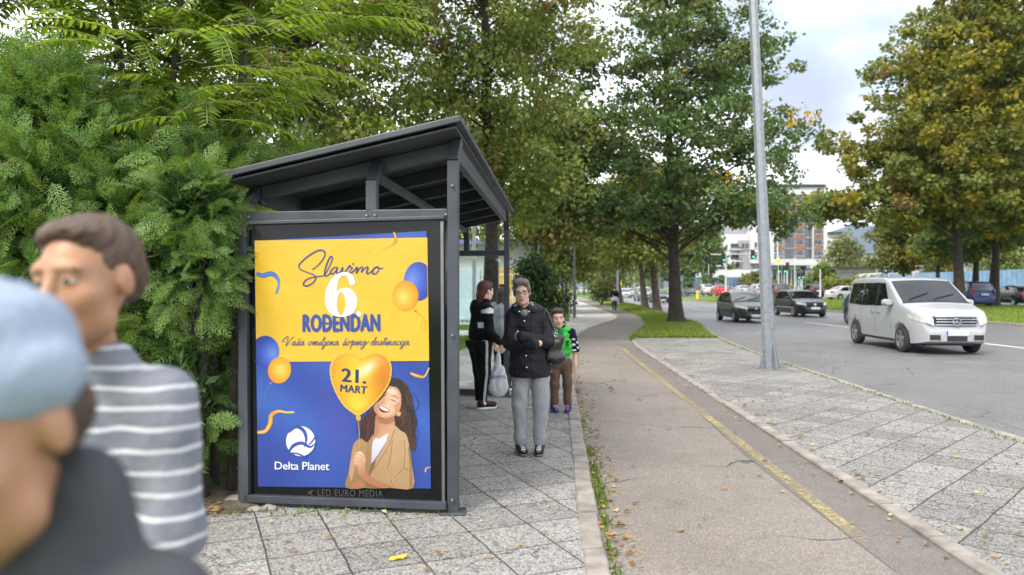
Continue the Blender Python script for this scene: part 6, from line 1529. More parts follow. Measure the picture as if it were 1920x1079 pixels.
# ---------- boy in a green vest
def boy():
    rt = person_root(.600, 9.13, 0, 'boy in a bright green vest, brown trousers and blue shoes beside the woman', -.0); k = 1.0
    hd = (-.045, -.02, 1.148); Rm = rot(R(6), R(2), R(-2)); s = 1.0
    body = head_prims(hd, Rm, s, nose=.96) + [C((-.045, .0, 1.08), (-.01, .01, .99), .040, .046, .03), E((0, .01, .85), (.11, .075, .14), None, .05)]
    SR, SL = (-.125, .01, .965), (.125, .01, .965)
    body += limb(SR, (-.155, .03, .765), (-.15, -.03, .585), .034, .029, .021) + limb(SL, (.168, .03, .765), (.172, -.01, .585), .034, .029, .021)
    body += hand_prims((-.15, -.03, .585), (.05, -.1, -1), (1, 0, 0), .72, .35, 1) + hand_prims((.172, -.01, .585), (-.02, -.15, -1), (-1, 0, 0), .72, .4, -1)
    for sg in (-1, 1): body += limb((sg * .062, .01, .62), (sg * .075, .0, .34), (sg * .078, .02, .06), .055, .042, .028)
    FACE[0] = SKIN_B; sdf_obj('body', body, .0055, [SKIN_B] + FACE[1:], rt, None, face_mat(hd, Rm, s))
    T = lambda p: tuple(np.array(hd) + Rm @ (np.array(p) * s))
    hair = [E(T((0, .028, .052)), (.080, .097, .080), Rm, .02), E(T((0, -.045, .090)), (.064, .046, .030), Rm, .02), E(T((.03, -.055, .098)), (.035, .035, .024), Rm, .02), E(T((-.068, -.005, .02)), (.009, .03, .034), Rm, .012), E(T((.068, -.005, .02)), (.009, .03, .034), Rm, .012), E(T((0, -.10, -.012)), (.060, .050, .066), Rm, .01, 'sub')]
    sdf_obj('hair', hair, .0055, [hairmat('brown_hair', (.035, .022, .015), (.12, .08, .055))], rt, None, None, lambda P: .003 * np.sin(P[..., 0] * 210 + 3 * np.sin(P[..., 2] * 50)))
    navy = cloth('navy_jersey', (.008, .011, .024)); wht = cloth('white_print', (.55, .56, .58))
    sh_ = [E((0, .012, .84), (.128, .09, .19), None, .05), C((-.11, .01, .965), (.11, .01, .965), .052, .052, .04)] + limb(SR, (-.158, .03, .775), (-.158, .02, .735), .058, .055, .056) + limb(SL, (.170, .03, .775), (.172, .02, .735), .058, .055, .056) + [C((-.055, .01, 1.02), (.03, .01, 1.02), .045, .045, .03)]
    pat = lambda Cn: ((np.sin(Cn[:, 2] * 95 + Cn[:, 1] * 40) * np.sin(Cn[:, 1] * 80 + Cn[:, 0] * 30) > .35) & (np.abs(Cn[:, 0]) > .13) & (Cn[:, 2] < .90)).astype(int)
    sdf_obj('shirt', sh_, .006, [navy, wht], rt, [lambda P: .73 - P[..., 2]], pat, Nz(.002, 60))
    ve = [E((0, .012, .81), (.140, .105, .22), None, .05), C((-.095, .01, .975), (.095, .01, .975), .056, .056, .04), C((-.075, .035, 1.03), (.045, .035, 1.03), .038, .038, .03), C((-.08, -.02, 1.02), (-.055, -.075, .93), .028, .022, .02), C((.05, -.02, 1.02), (.03, -.075, .93), .028, .022, .02), E((-.012, -.11, .93), (.030, .06, .095), None, .015, 'sub')]
    gv = cloth('green_quilted_cloth', (.045, .42, .06), .7, .12, 900, 30, .7)
    vest = sdf_obj('vest', ve, .006, [gv], rt, [lambda P: .575 - P[..., 2], lambda P: np.abs(P[..., 0]) - .137], None, lambda P: .0045 * np.sin(P[..., 2] * 85))
    mb = MB()
    for a in (.75, -.75): mb.beam((.072 - .022 * math.sin(a), -.098, .845 - .03), (.072 + .022 * math.sin(a), -.092, .845 + .03), .012, .012, up=(0, 1, 0))
    mb.beam((.05, -.1, .875), (.094, -.09, .875), .01, .012); mb.beam((.05, -.1, .815), (.094, -.094, .815), .01, .012); o = mb.build('chest_mark', M_bplastic, rt, rel=False); o.parent = vest
    sdf_obj('tee_shirt', [E((-.012, -.045, .93), (.045, .035, .09), None, .02)], .006, [cloth('dark_green_jersey', (.03, .16, .06))], rt)
    tr = []
    for sg in (-1, 1): tr += limb((sg * .066, .015, .58), (sg * .078, .0, .34), (sg * .080, .02, .12), .070, .056, .048, .03) + [C((sg * .08, .02, .14), (sg * .08, .02, .10), .05, .047, .02)]
    tr += [E((0, .015, .60), (.125, .085, .09), None, .04)]
    sdf_obj('trousers', tr, .006, [cloth('brown_cotton', (.115, .078, .056), coarse=12, bstr=.5)], rt, [lambda P: P[..., 2] - .66, lambda P: .085 - P[..., 2]], None, Nz(.004, 45, 2))
    sm = [cloth('blue_shoe_mesh', (.016, .04, .17)), mat('blue_sole', (.03, .06, .22), .6, .3, 20), mat('red_lace', (.62, .07, .03), .7, .1, 40)]
    shoe('shoe', -.085, .0, R(16), .76, sm, rt); shoe('shoe', .088, .0, R(-12), .76, sm, rt)
boy()

# ---------- red haired woman turned to the right
def redhead():
    rt = person_root(-.345, 9.42, R(112), 'red haired woman in black tracksuit with striped trousers, turned away to the right')
    hd = (0, -.02, 1.475); Rm = rot(R(16), R(3), 0); s = .94
    body = head_prims(hd, Rm, s) + [C((0, .01, 1.40), (0, .03, 1.27), .05, .06, .03), E((0, .03, 1.13), (.14, .10, .2), None, .05), E((0, .05, .88), (.15, .12, .15), None, .05)]
    SR, SL = (-.17, .03, 1.245), (.17, .03, 1.245); ER, EL = (-.205, .02, .985), (.205, -.03, .985); WR_, WL = (-.17, -.16, .80), (.15, -.19, .80)
    body += limb(SR, ER, WR_, .05, .04, .026) + limb(SL, EL, WL, .05, .04, .026) + hand_prims(WR_, (.1, -.35, -.9), (1, 0, 0), .95, .8, 1) + hand_prims(WL, (-.1, -.35, -.9), (-1, 0, 0), .95, .8, -1)
    for sg in (-1, 1): body += limb((sg * .085, .05, .84), (sg * .08, .03, .44), (sg * .075, .05, .06), .08, .05, .035)
    FACE[0] = SKIN; sdf_obj('body', body, .006, [SKIN] + FACE[1:], rt, None, face_mat(hd, Rm, s))
    T = lambda p: tuple(np.array(hd) + Rm @ (np.array(p) * s))
    hair = [E(T((0, .030, .045)), (.084, .104, .092), Rm, .02), E(T((0, .085, -.03)), (.068, .045, .09), Rm, .03), C(T((0, .095, -.07)), T((0, .10, -.24)), .055, .03, .03), E(T((0, -.03, .09)), (.066, .06, .036), Rm, .02), E(T((0, -.10, -.02)), (.068, .060, .085), Rm, .01, 'sub'), E(T((.075, .01, -.01)), (.02, .02, .03), Rm, .01, 'sub'), E(T((-.075, .01, -.01)), (.02, .02, .03), Rm, .01, 'sub')]
    sdf_obj('hair', hair, .006, [hairmat('dark_red_hair', (.035, .007, .006), (.11, .022, .018))], rt)
    bk = cloth('black_fleece', (.006, .006, .007)); wh = cloth('white_panel_cloth', (.6, .6, .62))
    ct = [E((0, .04, 1.13), (.182, .135, .21), None, .06), E((0, .055, .95), (.185, .150, .19), None, .06), C((-.14, .03, 1.25), (.14, .03, 1.25), .075, .075, .05), E((0, .125, 1.27), (.10, .065, .10), None, .04), C((-.05, .0, 1.33), (.05, .0, 1.33), .055, .055, .03)]
    ct += limb(SR, ER, (-.18, -.13, .84), .078, .066, .046) + limb(SL, EL, (.16, -.16, .84), .078, .066, .046)
    wf = lambda Cn: (((Cn[:, 2] > 1.20) & (Cn[:, 2] < 1.275 - .35 * np.abs(Cn[:, 1] - .02)) & (np.abs(Cn[:, 0]) > .175)) | ((np.abs(Cn[:, 2] - 1.055) < .035) & (np.abs(Cn[:, 1] - .09) < .05) & (Cn[:, 0] < -.12) & (Cn[:, 0] > -.21))).astype(int)
    sdf_obj('jacket', ct, .007, [bk, wh], rt, [lambda P: .80 - P[..., 2]], wf, Nz(.004, 40, 3))
    tr = []
    for sg in (-1, 1): tr += limb((sg * .088, .065, .80), (sg * .08, .035, .45), (sg * .076, .05, .10), .125, .080, .048, .04)
    tr += [E((0, .085, .84), (.175, .165, .13), None, .05)]
    sf = lambda Cn: ((np.abs(Cn[:, 1] - np.interp(Cn[:, 2], [.1, .45, .82], [.05, .03, .045])) < .017) & (np.abs(Cn[:, 0]) > np.interp(Cn[:, 2], [.1, .45, .84], [.10, .115, .15]))).astype(int)
    sdf_obj('trousers', tr, .006, [cloth('black_stretch_cloth', (.005, .005, .006)), cloth('grey_side_stripe', (.34, .34, .35))], rt, [lambda P: P[..., 2] - .86, lambda P: .09 - P[..., 2]], sf, Nz(.003, 36, 1))
    sk = []
    for sg in (-1, 1): sk.append(C((sg * .075, .05, .06), (sg * .075, .05, .115), .044, .043, .02))
    sdf_obj('sock', sk, .006, [cloth('white_sock', (.62, .58, .58))], rt)
    sm = [cloth('black_pink_shoe', (.02, .016, .02)), mat('white_sole', (.6, .58, .56), .6, .1, 20), mat('pink_lace', (.45, .05, .14), .7, .1, 40)]
    shoe('shoe', -.076, .03, R(4), .95, sm, rt); shoe('shoe', .076, -.03, R(-8), .95, sm, rt)
redhead()
def plastic_bag():
    r0 = empty('carrier_bag', (-.17, 9.32, .16), 0, 'white plastic carrier bag with blue lettering held by the red haired woman', 'bag')
    t = NT('white_polythene'); co = t.coord(); c = t.ramp(t.noise(co, 20, 4), [(.3, (.55, .56, .58)), (.7, (.70, .71, .73))]); p = t.bsdf(c, .35); tr = t.node('BsdfTranslucent', ins={'Color': (.7, .7, .72)}); m = t.node('MixShader', ins={0: .3}); t.l.new(p.outputs[0], m.inputs[1]); t.l.new(tr.outputs[0], m.inputs[2])
    t.l.new(t.bump(t.noise(co, 30, 4), .8, .015), p.inputs['Normal']); mp_ = t.finish(m)
    pb = [E((0, 0, .12), (.125, .055, .13), None, .04), E((0, 0, .26), (.10, .045, .14), None, .05), C((-.01, 0, .38), (.0, 0, .62), .045, .012, .04)]
    sdf_obj('bag_body', pb, .007, [mp_], r0, [lambda P: P[..., 2] - .6], None, lambda P: .006 * np.sin(P[..., 0] * 70 + 4 * np.sin(P[..., 2] * 9)) * np.clip(P[..., 2] * 4, .3, 1))
    V, Fc = text_mesh('NEWYO', .02); V = (V - V.mean(0)) * .058
    mb = MB(); mb.add([(x * 1.0, -.062 + abs(x) * .12, .25 + z) for x, z in V], Fc); mb.build('lettering', mat('blue_print', (.03, .07, .32), .5, .1, 20), r0, rel=False)
plastic_bag()

# ---------- figure half hidden behind the post
def hidden():
    rt = person_root(-.11, 11.1, R(150), 'person with long brown hair in grey hoodie, half hidden behind the shelter post')
    hd = (0, -.02, 1.43); Rm = rot(); s = .92
    body = head_prims(hd, Rm, s) + [C((0, .01, 1.36), (0, .03, 1.25), .05, .06, .03), E((0, .03, 1.10), (.14, .10, .2), None, .05), E((0, .04, .86), (.14, .11, .14), None, .05)] + limb((-.17, .03, 1.22), (-.2, .02, .96), (-.18, -.08, .76), .05, .04, .026) + limb((.17, .03, 1.22), (.2, .0, .96), (.18, -.08, .76), .05, .04, .026)
    body += hand_prims((-.18, -.08, .76), (0, -.2, -1), (1, 0, 0), .92, .5, 1) + hand_prims((.18, -.08, .76), (0, -.2, -1), (-1, 0, 0), .92, .5, -1)
    for sg in (-1, 1): body += limb((sg * .085, .04, .82), (sg * .08, .02, .43), (sg * .075, .04, .05), .08, .05, .035)
    FACE[0] = SKIN; sdf_obj('body', body, .008, [SKIN] + FACE[1:], rt, None, face_mat(hd, Rm, s))
    T = lambda p: tuple(np.array(hd) + np.array(p) * s)
    sdf_obj('hair', [E(T((0, .030, .045)), (.086, .104, .092), None, .02), C(T((-.05, .08, 0)), T((-.06, .11, -.26)), .055, .035, .04), C(T((.05, .08, 0)), T((.06, .11, -.26)), .055, .035, .04), E(T((0, -.10, -.02)), (.068, .060, .09), None, .01, 'sub')], .008, [hairmat('long_brown_hair', (.05, .03, .02), (.15, .09, .06))], rt)
    ct = [E((0, .04, 1.10), (.18, .13, .2), None, .06), E((0, .05, .92), (.18, .14, .17), None, .06), C((-.14, .03, 1.23), (.14, .03, 1.23), .07, .07, .05)] + limb((-.17, .03, 1.22), (-.205, .02, .96), (-.185, -.06, .80), .075, .062, .045) + limb((.17, .03, 1.22), (.205, .0, .96), (.185, -.06, .80), .075, .062, .045)
    sdf_obj('hoodie', ct, .008, [cloth('pale_grey_jersey', (.36, .37, .40))], rt, [lambda P: .78 - P[..., 2]], None, Nz(.003, 40))
    tr = []
    for sg in (-1, 1): tr += limb((sg * .088, .045, .80), (sg * .08, .02, .44), (sg * .076, .04, .09), .10, .068, .05, .04)
    sdf_obj('trousers', tr, .008, [cloth('black_stretch_cloth', (.005, .005, .006))], rt, [lambda P: .08 - P[..., 2]])
    sm = [cloth('black_shoe_mesh', (.025, .025, .028)), mat('white_sole', (.6, .58, .56), .6, .1, 20), mat('white_lace', (.62, .62, .62), .7, .1, 40)]
    shoe('shoe', -.076, .02, 0, .95, sm, rt); shoe('shoe', .076, .02, 0, .95, sm, rt)
hidden()

# ---------- walker far down the path, seen from behind
def walker():
    x, y = gnd(1152, 582.5); rt = person_root(x, y, R(176), 'distant walker in dark jacket carrying a white bag, seen from behind on the path', -.045)
    hd = (0, -.02, 1.50); Rm = rot(); s = 1.0
    body = head_prims(hd, Rm, s) + [C((0, .01, 1.42), (0, .03, 1.3), .055, .065, .03), E((0, .03, 1.13), (.16, .11, .22), None, .05), E((0, .03, .88), (.15, .11, .14), None, .05)] + limb((-.18, .03, 1.27), (-.22, .06, 1.0), (-.2, -.1, .80), .055, .045, .03) + limb((.18, .03, 1.27), (.22, -.02, 1.0), (.2, .06, .76), .055, .045, .03)
    body += hand_prims((-.2, -.1, .80), (0, -.3, -1), (1, 0, 0), 1, .6, 1) + hand_prims((.2, .06, .76), (0, .2, -1), (-1, 0, 0), 1, .6, -1) + limb((-.09, .03, .84), (-.09, -.10, .46), (-.09, -.02, .08), .085, .055, .04) + limb((.09, .03, .84), (.09, .05, .46), (.09, .22, .12), .085, .055, .04)
    FACE[0] = SKIN; sdf_obj('body', body, .010, [SKIN] + FACE[1:], rt)
    sdf_obj('hair', [E((0, .01, 1.545), (.085, .105, .09), None, .02), E((0, -.11, 1.50), (.07, .05, .09), None, .01, 'sub')], .010, [MATS.get('h') or hairmat('dark_hair', (.015, .012, .01), (.05, .04, .03))], rt)
    ct = [E((0, .04, 1.13), (.21, .15, .23), None, .06), E((0, .05, .92), (.20, .15, .16), None, .06), C((-.17, .03, 1.27), (.17, .03, 1.27), .08, .08, .05)] + limb((-.18, .03, 1.26), (-.235, .06, 1.0), (-.21, -.08, .82), .085, .072, .05) + limb((.18, .03, 1.26), (.235, -.02, 1.0), (.21, .05, .80), .085, .072, .05)
    sdf_obj('jacket', ct, .010, [cloth('dark_violet_cloth', (.010, .008, .013))], rt, [lambda P: .84 - P[..., 2]], None, Nz(.004, 40))
    tr = limb((-.09, .03, .84), (-.095, -.10, .46), (-.09, -.02, .10), .11, .08, .06, .04) + limb((.09, .03, .84), (.095, .05, .46), (.09, .22, .14), .11, .08, .06, .04) + [E((0, .05, .86), (.17, .13, .11), None, .05)]
    sdf_obj('trousers', tr, .010, [cloth('dark_grey_cloth', (.06, .06, .065))], rt, [lambda P: P[..., 2] - .88])
    sm = [cloth('black_shoe_mesh', (.025, .025, .028)), mat('white_sole', (.6, .58, .56), .6, .1, 20), mat('white_lace', (.62, .62, .62), .7, .1, 40)]
    shoe('shoe', -.09, -.04, 0, 1.0, sm, rt); shoe('shoe', .09, .2, 0, 1.0, sm, rt, .05)
    b = empty('shoulder_bag', (x - .02, y - .24, .60), 0, 'white bag at the hip of the distant walker', 'bag')
    sdf_obj('bag_body', [B((0, 0, .14), (.20, .07, .12), None, .03, 'add', .05), E((.03, 0, .20), (.17, .07, .12), None, .03)], .012, [mat('white_canvas', (.60, .61, .64), .8, .08, 10)], b)
    mb = MB(); mb.tube([(-.14, 0, .25), (-.04, .10, .5), (.10, .16, .64)], .012, 6); mb.build('strap', mat('white_canvas', (.6, .6, .6)), b, rel=False)
walker()

# ---------- two pedestrians passing close to the camera, in the lower left
def capped():
    """nearest: pale grey-blue knitted cap, dark grey jacket, face towards the camera's left"""
    rt = person_root(-.57, .80, R(-6), 'nearest pedestrian in a pale grey blue cap and dark grey jacket')
    hd = (.02, -.03, 1.372); Rm = rot(R(0), R(12), R(-8)); s = 1.06
    body = head_prims(hd, Rm, s) + [C((0, .03, 1.30), (0, .06, 1.15), .058, .07, .03), E((0, .05, .98), (.17, .12, .22), None, .05), E((0, .05, .76), (.16, .12, .16), None, .05)]
    SR, SL = (-.16, .05, 1.14), (.16, .05, 1.14); ER, EL = (-.20, .10, .88), (.20, .02, .86); WR_, WL = (-.18, -.05, .66), (.19, -.14, .68)
    body += limb(SR, ER, WR_, .055, .045, .03) + limb(SL, EL, WL, .055, .045, .03) + hand_prims(WR_, (0, -.3, -1), (1, 0, 0), 1, .5, 1) + hand_prims(WL, (0, -.4, -1), (-1, 0, 0), 1, .5, -1)
    body += limb((-.09, .05, .72), (-.09, -.06, .40), (-.09, -.02, .07), .085, .055, .04) + limb((.09, .05, .72), (.09, .06, .40), (.09, .22, .10), .085, .055, .04)
    FACE[0] = SKIN_T; sdf_obj('body', body, .0065, [SKIN_T] + FACE[1:], rt, None, face_mat(hd, Rm, s))
    T = lambda p: tuple(np.array(hd) + Rm @ (np.array(p) * s)); r = lambda *a: tuple(q * s for q in a)
    cap_ = [E(T((0, .022, .055)), r(.088, .108, .092), Rm, .02), C(T((-.07, .02, .035)), T((.07, .02, .035)), .03 * s, .03 * s, .03), E(T((0, -.12, .0)), r(.07, .05, .044), Rm, .01, 'sub')]
    sdf_obj('cap', cap_, .006, [cloth('pale_blue_grey_knit', (.27, .325, .42), .9, .06, 700, 40, .5)], rt, [lambda P: (hd[2] + .012 * s) - P[..., 2] + .25 * (P[..., 1] - hd[1]) * -1 * .5], None, lambda P: .0028 * np.sin(np.arctan2(P[..., 0] - hd[0], P[..., 1] - hd[1]) * 46) + .003 * np.sin(P[..., 2] * 60 + 3 * np.sin(P[..., 0] * 30)))
    hr = [E(T((.0, .045, -.005)), r(.080, .080, .060), Rm, .02), E(T((0, -.09, -.03)), r(.072, .07, .08), Rm, .01, 'sub')]
    sdf_obj('hair', hr, .006, [hairmat('dark_brown_hair', (.03, .018, .012), (.08, .05, .035))], rt)
    gj = cloth('dark_grey_softshell', (.06, .064, .072), .8, .15, 800, 14, .5)
    ct = [E((0, .05, 1.0), (.185, .145, .22), None, .06), E((0, .06, .78), (.18, .145, .2), None, .06), C((-.15, .05, 1.135), (.15, .05, 1.135), .078, .078, .05), C((-.06, .07, 1.235), (.06, .07, 1.235), .070, .070, .05), C((-.05, .085, 1.28), (.05, .085, 1.28), .05, .05, .03)] + limb(SR, ER, (-.185, -.02, .70), .078, .066, .048) + limb(SL, EL, (.195, -.10, .72), .078, .066, .048)
    sdf_obj('jacket', ct, .008, [gj], rt, [lambda P: .62 - P[..., 2]], None, Nz(.005, 34))
    tr = limb((-.09, .05, .70), (-.095, -.06, .40), (-.09, -.02, .09), .11, .08, .06, .04) + limb((.09, .05, .70), (.095, .06, .40), (.09, .22, .13), .11, .08, .06, .04) + [E((0, .06, .72), (.17, .13, .11), None, .05)]
    sdf_obj('trousers', tr, .009, [cloth('charcoal_denim', (.05, .055, .065))], rt, [lambda P: P[..., 2] - .76])
    sm = [cloth('black_shoe_mesh', (.025, .025, .028)), mat('white_sole', (.6, .58, .56), .6, .1, 20), mat('white_lace', (.62, .62, .62), .7, .1, 40)]
    shoe('shoe', -.09, -.04, 0, 1.0, sm, rt); shoe('shoe', .09, .2, 0, 1.0, sm, rt, .04)
capped()
def striped():
    rt = person_root(-.875, 1.52, R(-4), 'pedestrian with tied back brown hair and grey shirt with white stripes beside the hedge')
    hd = (.03, -.03, 1.535); Rm = rot(R(-6), R(4), R(-4)); s = 1.02
    body = head_prims(hd, Rm, s) + [C((0, .0, 1.46), (0, .04, 1.32), .05, .062, .03), E((0, .04, 1.14), (.15, .105, .22), None, .05), E((0, .05, .90), (.16, .12, .16), None, .05)]
    SR, SL = (-.150, .04, 1.285), (.150, .04, 1.285); ER, EL = (-.19, .10, 1.02), (.19, .0, 1.02); WR_, WL = (-.18, -.02, .80), (.19, -.18, .84)
    body += limb(SR, ER, WR_, .052, .042, .027) + limb(SL, EL, WL, .052, .042, .027) + hand_prims(WR_, (0, -.3, -1), (1, 0, 0), .97, .5, 1) + hand_prims(WL, (0, -.5, -1), (-1, 0, 0), .97, .5, -1)
    body += limb((-.09, .05, .84), (-.09, -.08, .45), (-.09, -.03, .07), .085, .055, .04) + limb((.09, .05, .84), (.09, .06, .45), (.09, .24, .10), .085, .055, .04)
    FACE[0] = SKIN_T; sdf_obj('body', body, .006, [SKIN_T] + FACE[1:], rt, None, face_mat(hd, Rm, s))
    T = lambda p: tuple(np.array(hd) + Rm @ (np.array(p) * s)); r = lambda *a: tuple(q * s for q in a)
    hair = [E(T((0, .030, .042)), r(.080, .100, .090), Rm, .02), E(T((0, .10, .0)), r(.05, .05, .055), Rm, .03), E(T((0, -.03, .088)), r(.064, .05, .03), Rm, .02), E(T((0, -.10, -.008)), r(.072, .070, .098), Rm, .03, 'sub'), E(T((.078, .0, -.03)), r(.02, .03, .04), Rm, .01, 'sub'), E(T((-.078, .0, -.03)), r(.02, .03, .04), Rm, .01, 'sub')]
    sdf_obj('hair', hair, .006, [hairmat('mid_brown_hair', (.04, .024, .017), (.13, .08, .055))], rt, None, None, lambda P: .004 * np.sin(P[..., 1] * 160 + 5 * np.sin(P[..., 2] * 45)) * np.sin(P[..., 0] * 120))
    t = NT('grey_cloth_white_stripes'); co = t.coord(); sx = t.node('SeparateXYZ', ins={0: co}); wob = t.math('MULTIPLY', t.noise(co, 6, 3), .03)
    f = t.math('PINGPONG', t.math('MULTIPLY', t.math('ADD', sx.outputs[2], wob), 24.0), .5); st_ = t.smooth(f, .05, .13, 1, 0)
    c = t.mix(st_, t.ramp(t.noise(co, 9, 4), [(.3, (.11, .12, .145)), (.7, (.19, .20, .235))]), (.50, .51, .54)); p = t.bsdf(c, .85, Specular_IOR_Level=.2); t.l.new(t.bump(t.noise(co, 16, 4), .6, .02), p.inputs['Normal']); ms = t.finish(p)
    ct = [E((0, .05, 1.13), (.145, .125, .23), None, .06), E((0, .06, .92), (.155, .135, .2), None, .06), C((-.115, .04, 1.28), (.115, .04, 1.28), .064, .068, .05), C((-.045, .03, 1.36), (.045, .03, 1.36), .055, .055, .04)] + limb(SR, ER, (-.185, .0, .84), .070, .060, .047) + limb(SL, EL, (.195, -.15, .88), .070, .060, .047)
    sdf_obj('shirt', ct, .0075, [ms], rt, [lambda P: .76 - P[..., 2]], None, Nz(.006, 30))
    tr = limb((-.09, .05, .82), (-.095, -.08, .45), (-.09, -.03, .09), .11, .08, .06, .04) + limb((.09, .05, .82), (.095, .06, .45), (.09, .24, .13), .11, .08, .06, .04) + [E((0, .06, .84), (.17, .13, .11), None, .05)]
    sdf_obj('trousers', tr, .009, [cloth('charcoal_denim', (.05, .055, .065))], rt, [lambda P: P[..., 2] - .88])
    sm = [cloth('black_shoe_mesh', (.025, .025, .028)), mat('white_sole', (.6, .58, .56), .6, .1, 20), mat('white_lace', (.62, .62, .62), .7, .1, 40)]
    shoe('shoe', -.09, -.05, 0, 1.0, sm, rt); shoe('shoe', .09, .22, 0, 1.0, sm, rt, .04)
striped()
# ================================================================== STREET FURNITURE
def big_lamp():
    x, y = gnd(1443, 692); r0 = empty('lamp_post', (x, y, 0), 0, 'tall galvanised lamp post with a flanged foot on the right pavement', 'lamp post')
    mb = MB(); n = 8; zt = 9.5; lean = Vector((-.31, 0, 0))
    pts = [Vector((0, 0, z)) + lean * (z / 6.9) for z in (0, 1.5, 3.0, 5.0, 7.0, zt)]
    rr = [.128, .118, .108, .097, .085, .070]; mb.tube(pts, rr, n); mb.build('pole', M_steel, r0, rel=False)
    for a in (15, 105, 195, 285):
        c, s = math.cos(R(a)), math.sin(R(a)); mb = MB(); t_ = Vector((-s, c, 0)) * .008
        mb.prism([(c * .11, s * .11, .012), (c * .24, s * .24, .012), (c * .225, s * .225, .06), (c * .115, s * .115, .46)], t_ * 2); mb.build('gusset', M_steel, r0, rel=False)
    mb = MB(); mb.box((0, 0, .006), (.46, .46, .014), R(15)); mb.build('foot_plate', M_steel, r0, rel=False, bevel=.003)
    mb = MB()
    for a in (45, 135, 225, 315): mb.lathe([(.018, .012), (.018, .045), (.001, .05)], (.19 * math.cos(R(a + 15)), .19 * math.sin(R(a + 15)), 0), 'Z', 6)
    mb.build('anchor_bolt', M_steel, r0, rel=False)
    for z in (.86, 1.12): mb = MB(); mb.box((-.115, -.03, z), (.03, .03, .02)); mb.box((-.135, -.03, z), (.02, .02, .03)); mb.build('door_hinge', M_steel, r0, rel=False)
    mb = MB(); mb.box((-.02, -.116, .95), (.10, .006, .42)); mb.build('service_door', M_steel, r0, rel=False, bevel=.003)
    mb = MB(); mb.tube([(lean.x * 1.37, 0, 9.4), (lean.x * 1.37 + .3, -.1, 9.8), (lean.x * 1.37 + 1.6, -.3, 10.0)], [.05, .045, .04], 8); mb.build('arm', M_steel, r0, rel=False)
    mb = MB(); mb.box((lean.x * 1.37 + 1.9, -.35, 10.0), (.7, .28, .12)); mb.build('lamp_head', M_steel, r0, rel=False, bevel=.03)
    # litter collar of moss round the foot
    return r0
big_lamp()
def pole(name, x, y, h, r, m, label, z=0.0, arm=None, cat='lamp post', group=None):
    r0 = empty(name, (x, y, z), 0, label, cat, group); mb = MB(); mb.tube([(0, 0, -.05), (0, 0, .9), (0, 0, .92), (0, 0, h)], [r * 1.35, r * 1.35, r, r * .7], 8); mb.build('pole', m, r0, rel=False, smooth=True, auto=R(40))
    mb = MB(); mb.box((0, 0, .01), (r * 5, r * 5, .02)); mb.build('foot_plate', m, r0, rel=False)
    if arm:
        mb = MB(); mb.tube([(0, 0, h - .05), (arm * .3, 0, h + .2), (arm, 0, h + .25)], r * .55, 6); mb.build('arm', m, r0, rel=False)
        mb = MB(); mb.box((arm * 1.2, 0, h + .24), (abs(arm) * .5 + .2, .2, .09)); mb.build('lamp_head', M_steel, r0, rel=False, bevel=.02)
    return r0
M_dkpole = mat('dark_grey_pole', (.10, .11, .125), .5, .15, 6)
b = gnd(1077, 596.5); pole('lamp_post', b[0], b[1], 3.5, .055, M_dkpole, 'dark slim lamp post on the grass edge beyond the boy')
b = gnd(1065.5, 580); pole('lamp_post', b[0], b[1], 3.0, .05, M_dkpole, 'second dark slim post farther along the left pavement')
M_pale = mat('pale_grey_pole', (.45, .47, .48), .5, .12, 4)
b = gnd(897, 640); pole('lamp_post', b[0] - .2, b[1] + 1.5, 7.5, .06, M_pale, 'pale lamp post seen above the red haired woman through the shelter', arm=-.9)
for i, (px, d, h, lb) in enumerate([(1158, 62, 8.5, 'pale lamp post on the verge right of the walker'), (1236, 47, 9, 'pale lamp post just left of the fourth verge trunk'), (1189, 150, 9, 'far lamp post between the second and third verge trunks'), (1222, 170, 9, 'far lamp post above the parked cars'), (1117, 100, 9, 'lamp post beside the blue round sign'), (1319, 120, 9, 'lamp post left of the apartment block'), (1490, 118, 6, 'white post among the traffic lights'), (1524, 125, 11, 'tall lamp post in front of the orange facade'), (1644, 120, 8, 'lamp post beside the crossing sign'), (1538, 92, 3.6, 'short white post on the median tip'), (1713, 84, 9, 'pale lamp post by the forked yellow tree'), (1859, 80, 9, 'pale lamp post before the blue fence')]):
    pole('lamp_post', px_at(px, d), d, h, .09 if d > 60 else .06, M_pale, lb, 0.0 if px < 1240 else .2, arm=(1.4 if i in (0, 1, 7, 8, 10, 11) else None), group='pale lamp posts along the road')

def lampglow(name, col, em):
    t = NT(name); c = t.ramp(t.noise(t.coord(), 12, 2), [(.3, tuple(x * .85 for x in col)), (.7, col)]); return t.finish(t.bsdf(c, .3, Emission_Color=c, Emission_Strength=em))
M_green_on = lampglow('green_signal_lit', (.05, .75, .52), 1.2); M_lens_off = mat('dark_signal_lens', (.03, .012, .010), .2, .2, 20)
def signal(px, py, d, label, pole_=True, on=True):
    """three-lens head; py is the centre of the head"""
    c = at(px, py, d); r0 = empty('traffic_light', (c[0], d, c[2]), 0, label, 'traffic light', 'traffic lights at the far junction'); mb = MB()
    mb.box((0, 0, 0), (.34, .22, 1.0)); mb.box((0, .13, 0), (.5, .02, 1.2)); mb.build('housing', M_bplastic, r0, rel=False, bevel=.03)
    for k, z in enumerate((.30, 0, -.30)):
        mb = MB(); mb.lathe([(.12, 0), (.10, -.02), (.001, -.03)], (0, -.112, z), 'Y', 14); mb.build('lens', M_green_on if (k == 2 and on) else M_lens_off, r0, rel=False, smooth=True)
        mb = MB(); mb.tube([(.13 * math.cos(a), -.16, z + .13 * math.sin(a)) for a in np.linspace(R(10), R(170), 9)], .02, 4, False); mb.build('visor', M_bplastic, r0, rel=False)
    if pole_:
        mb = MB(); mb.tube([(0, .12, .6), (0, .12, .2 - c[2])], .06, 8); mb.build('pole', M_pale, r0, rel=False)
    return c
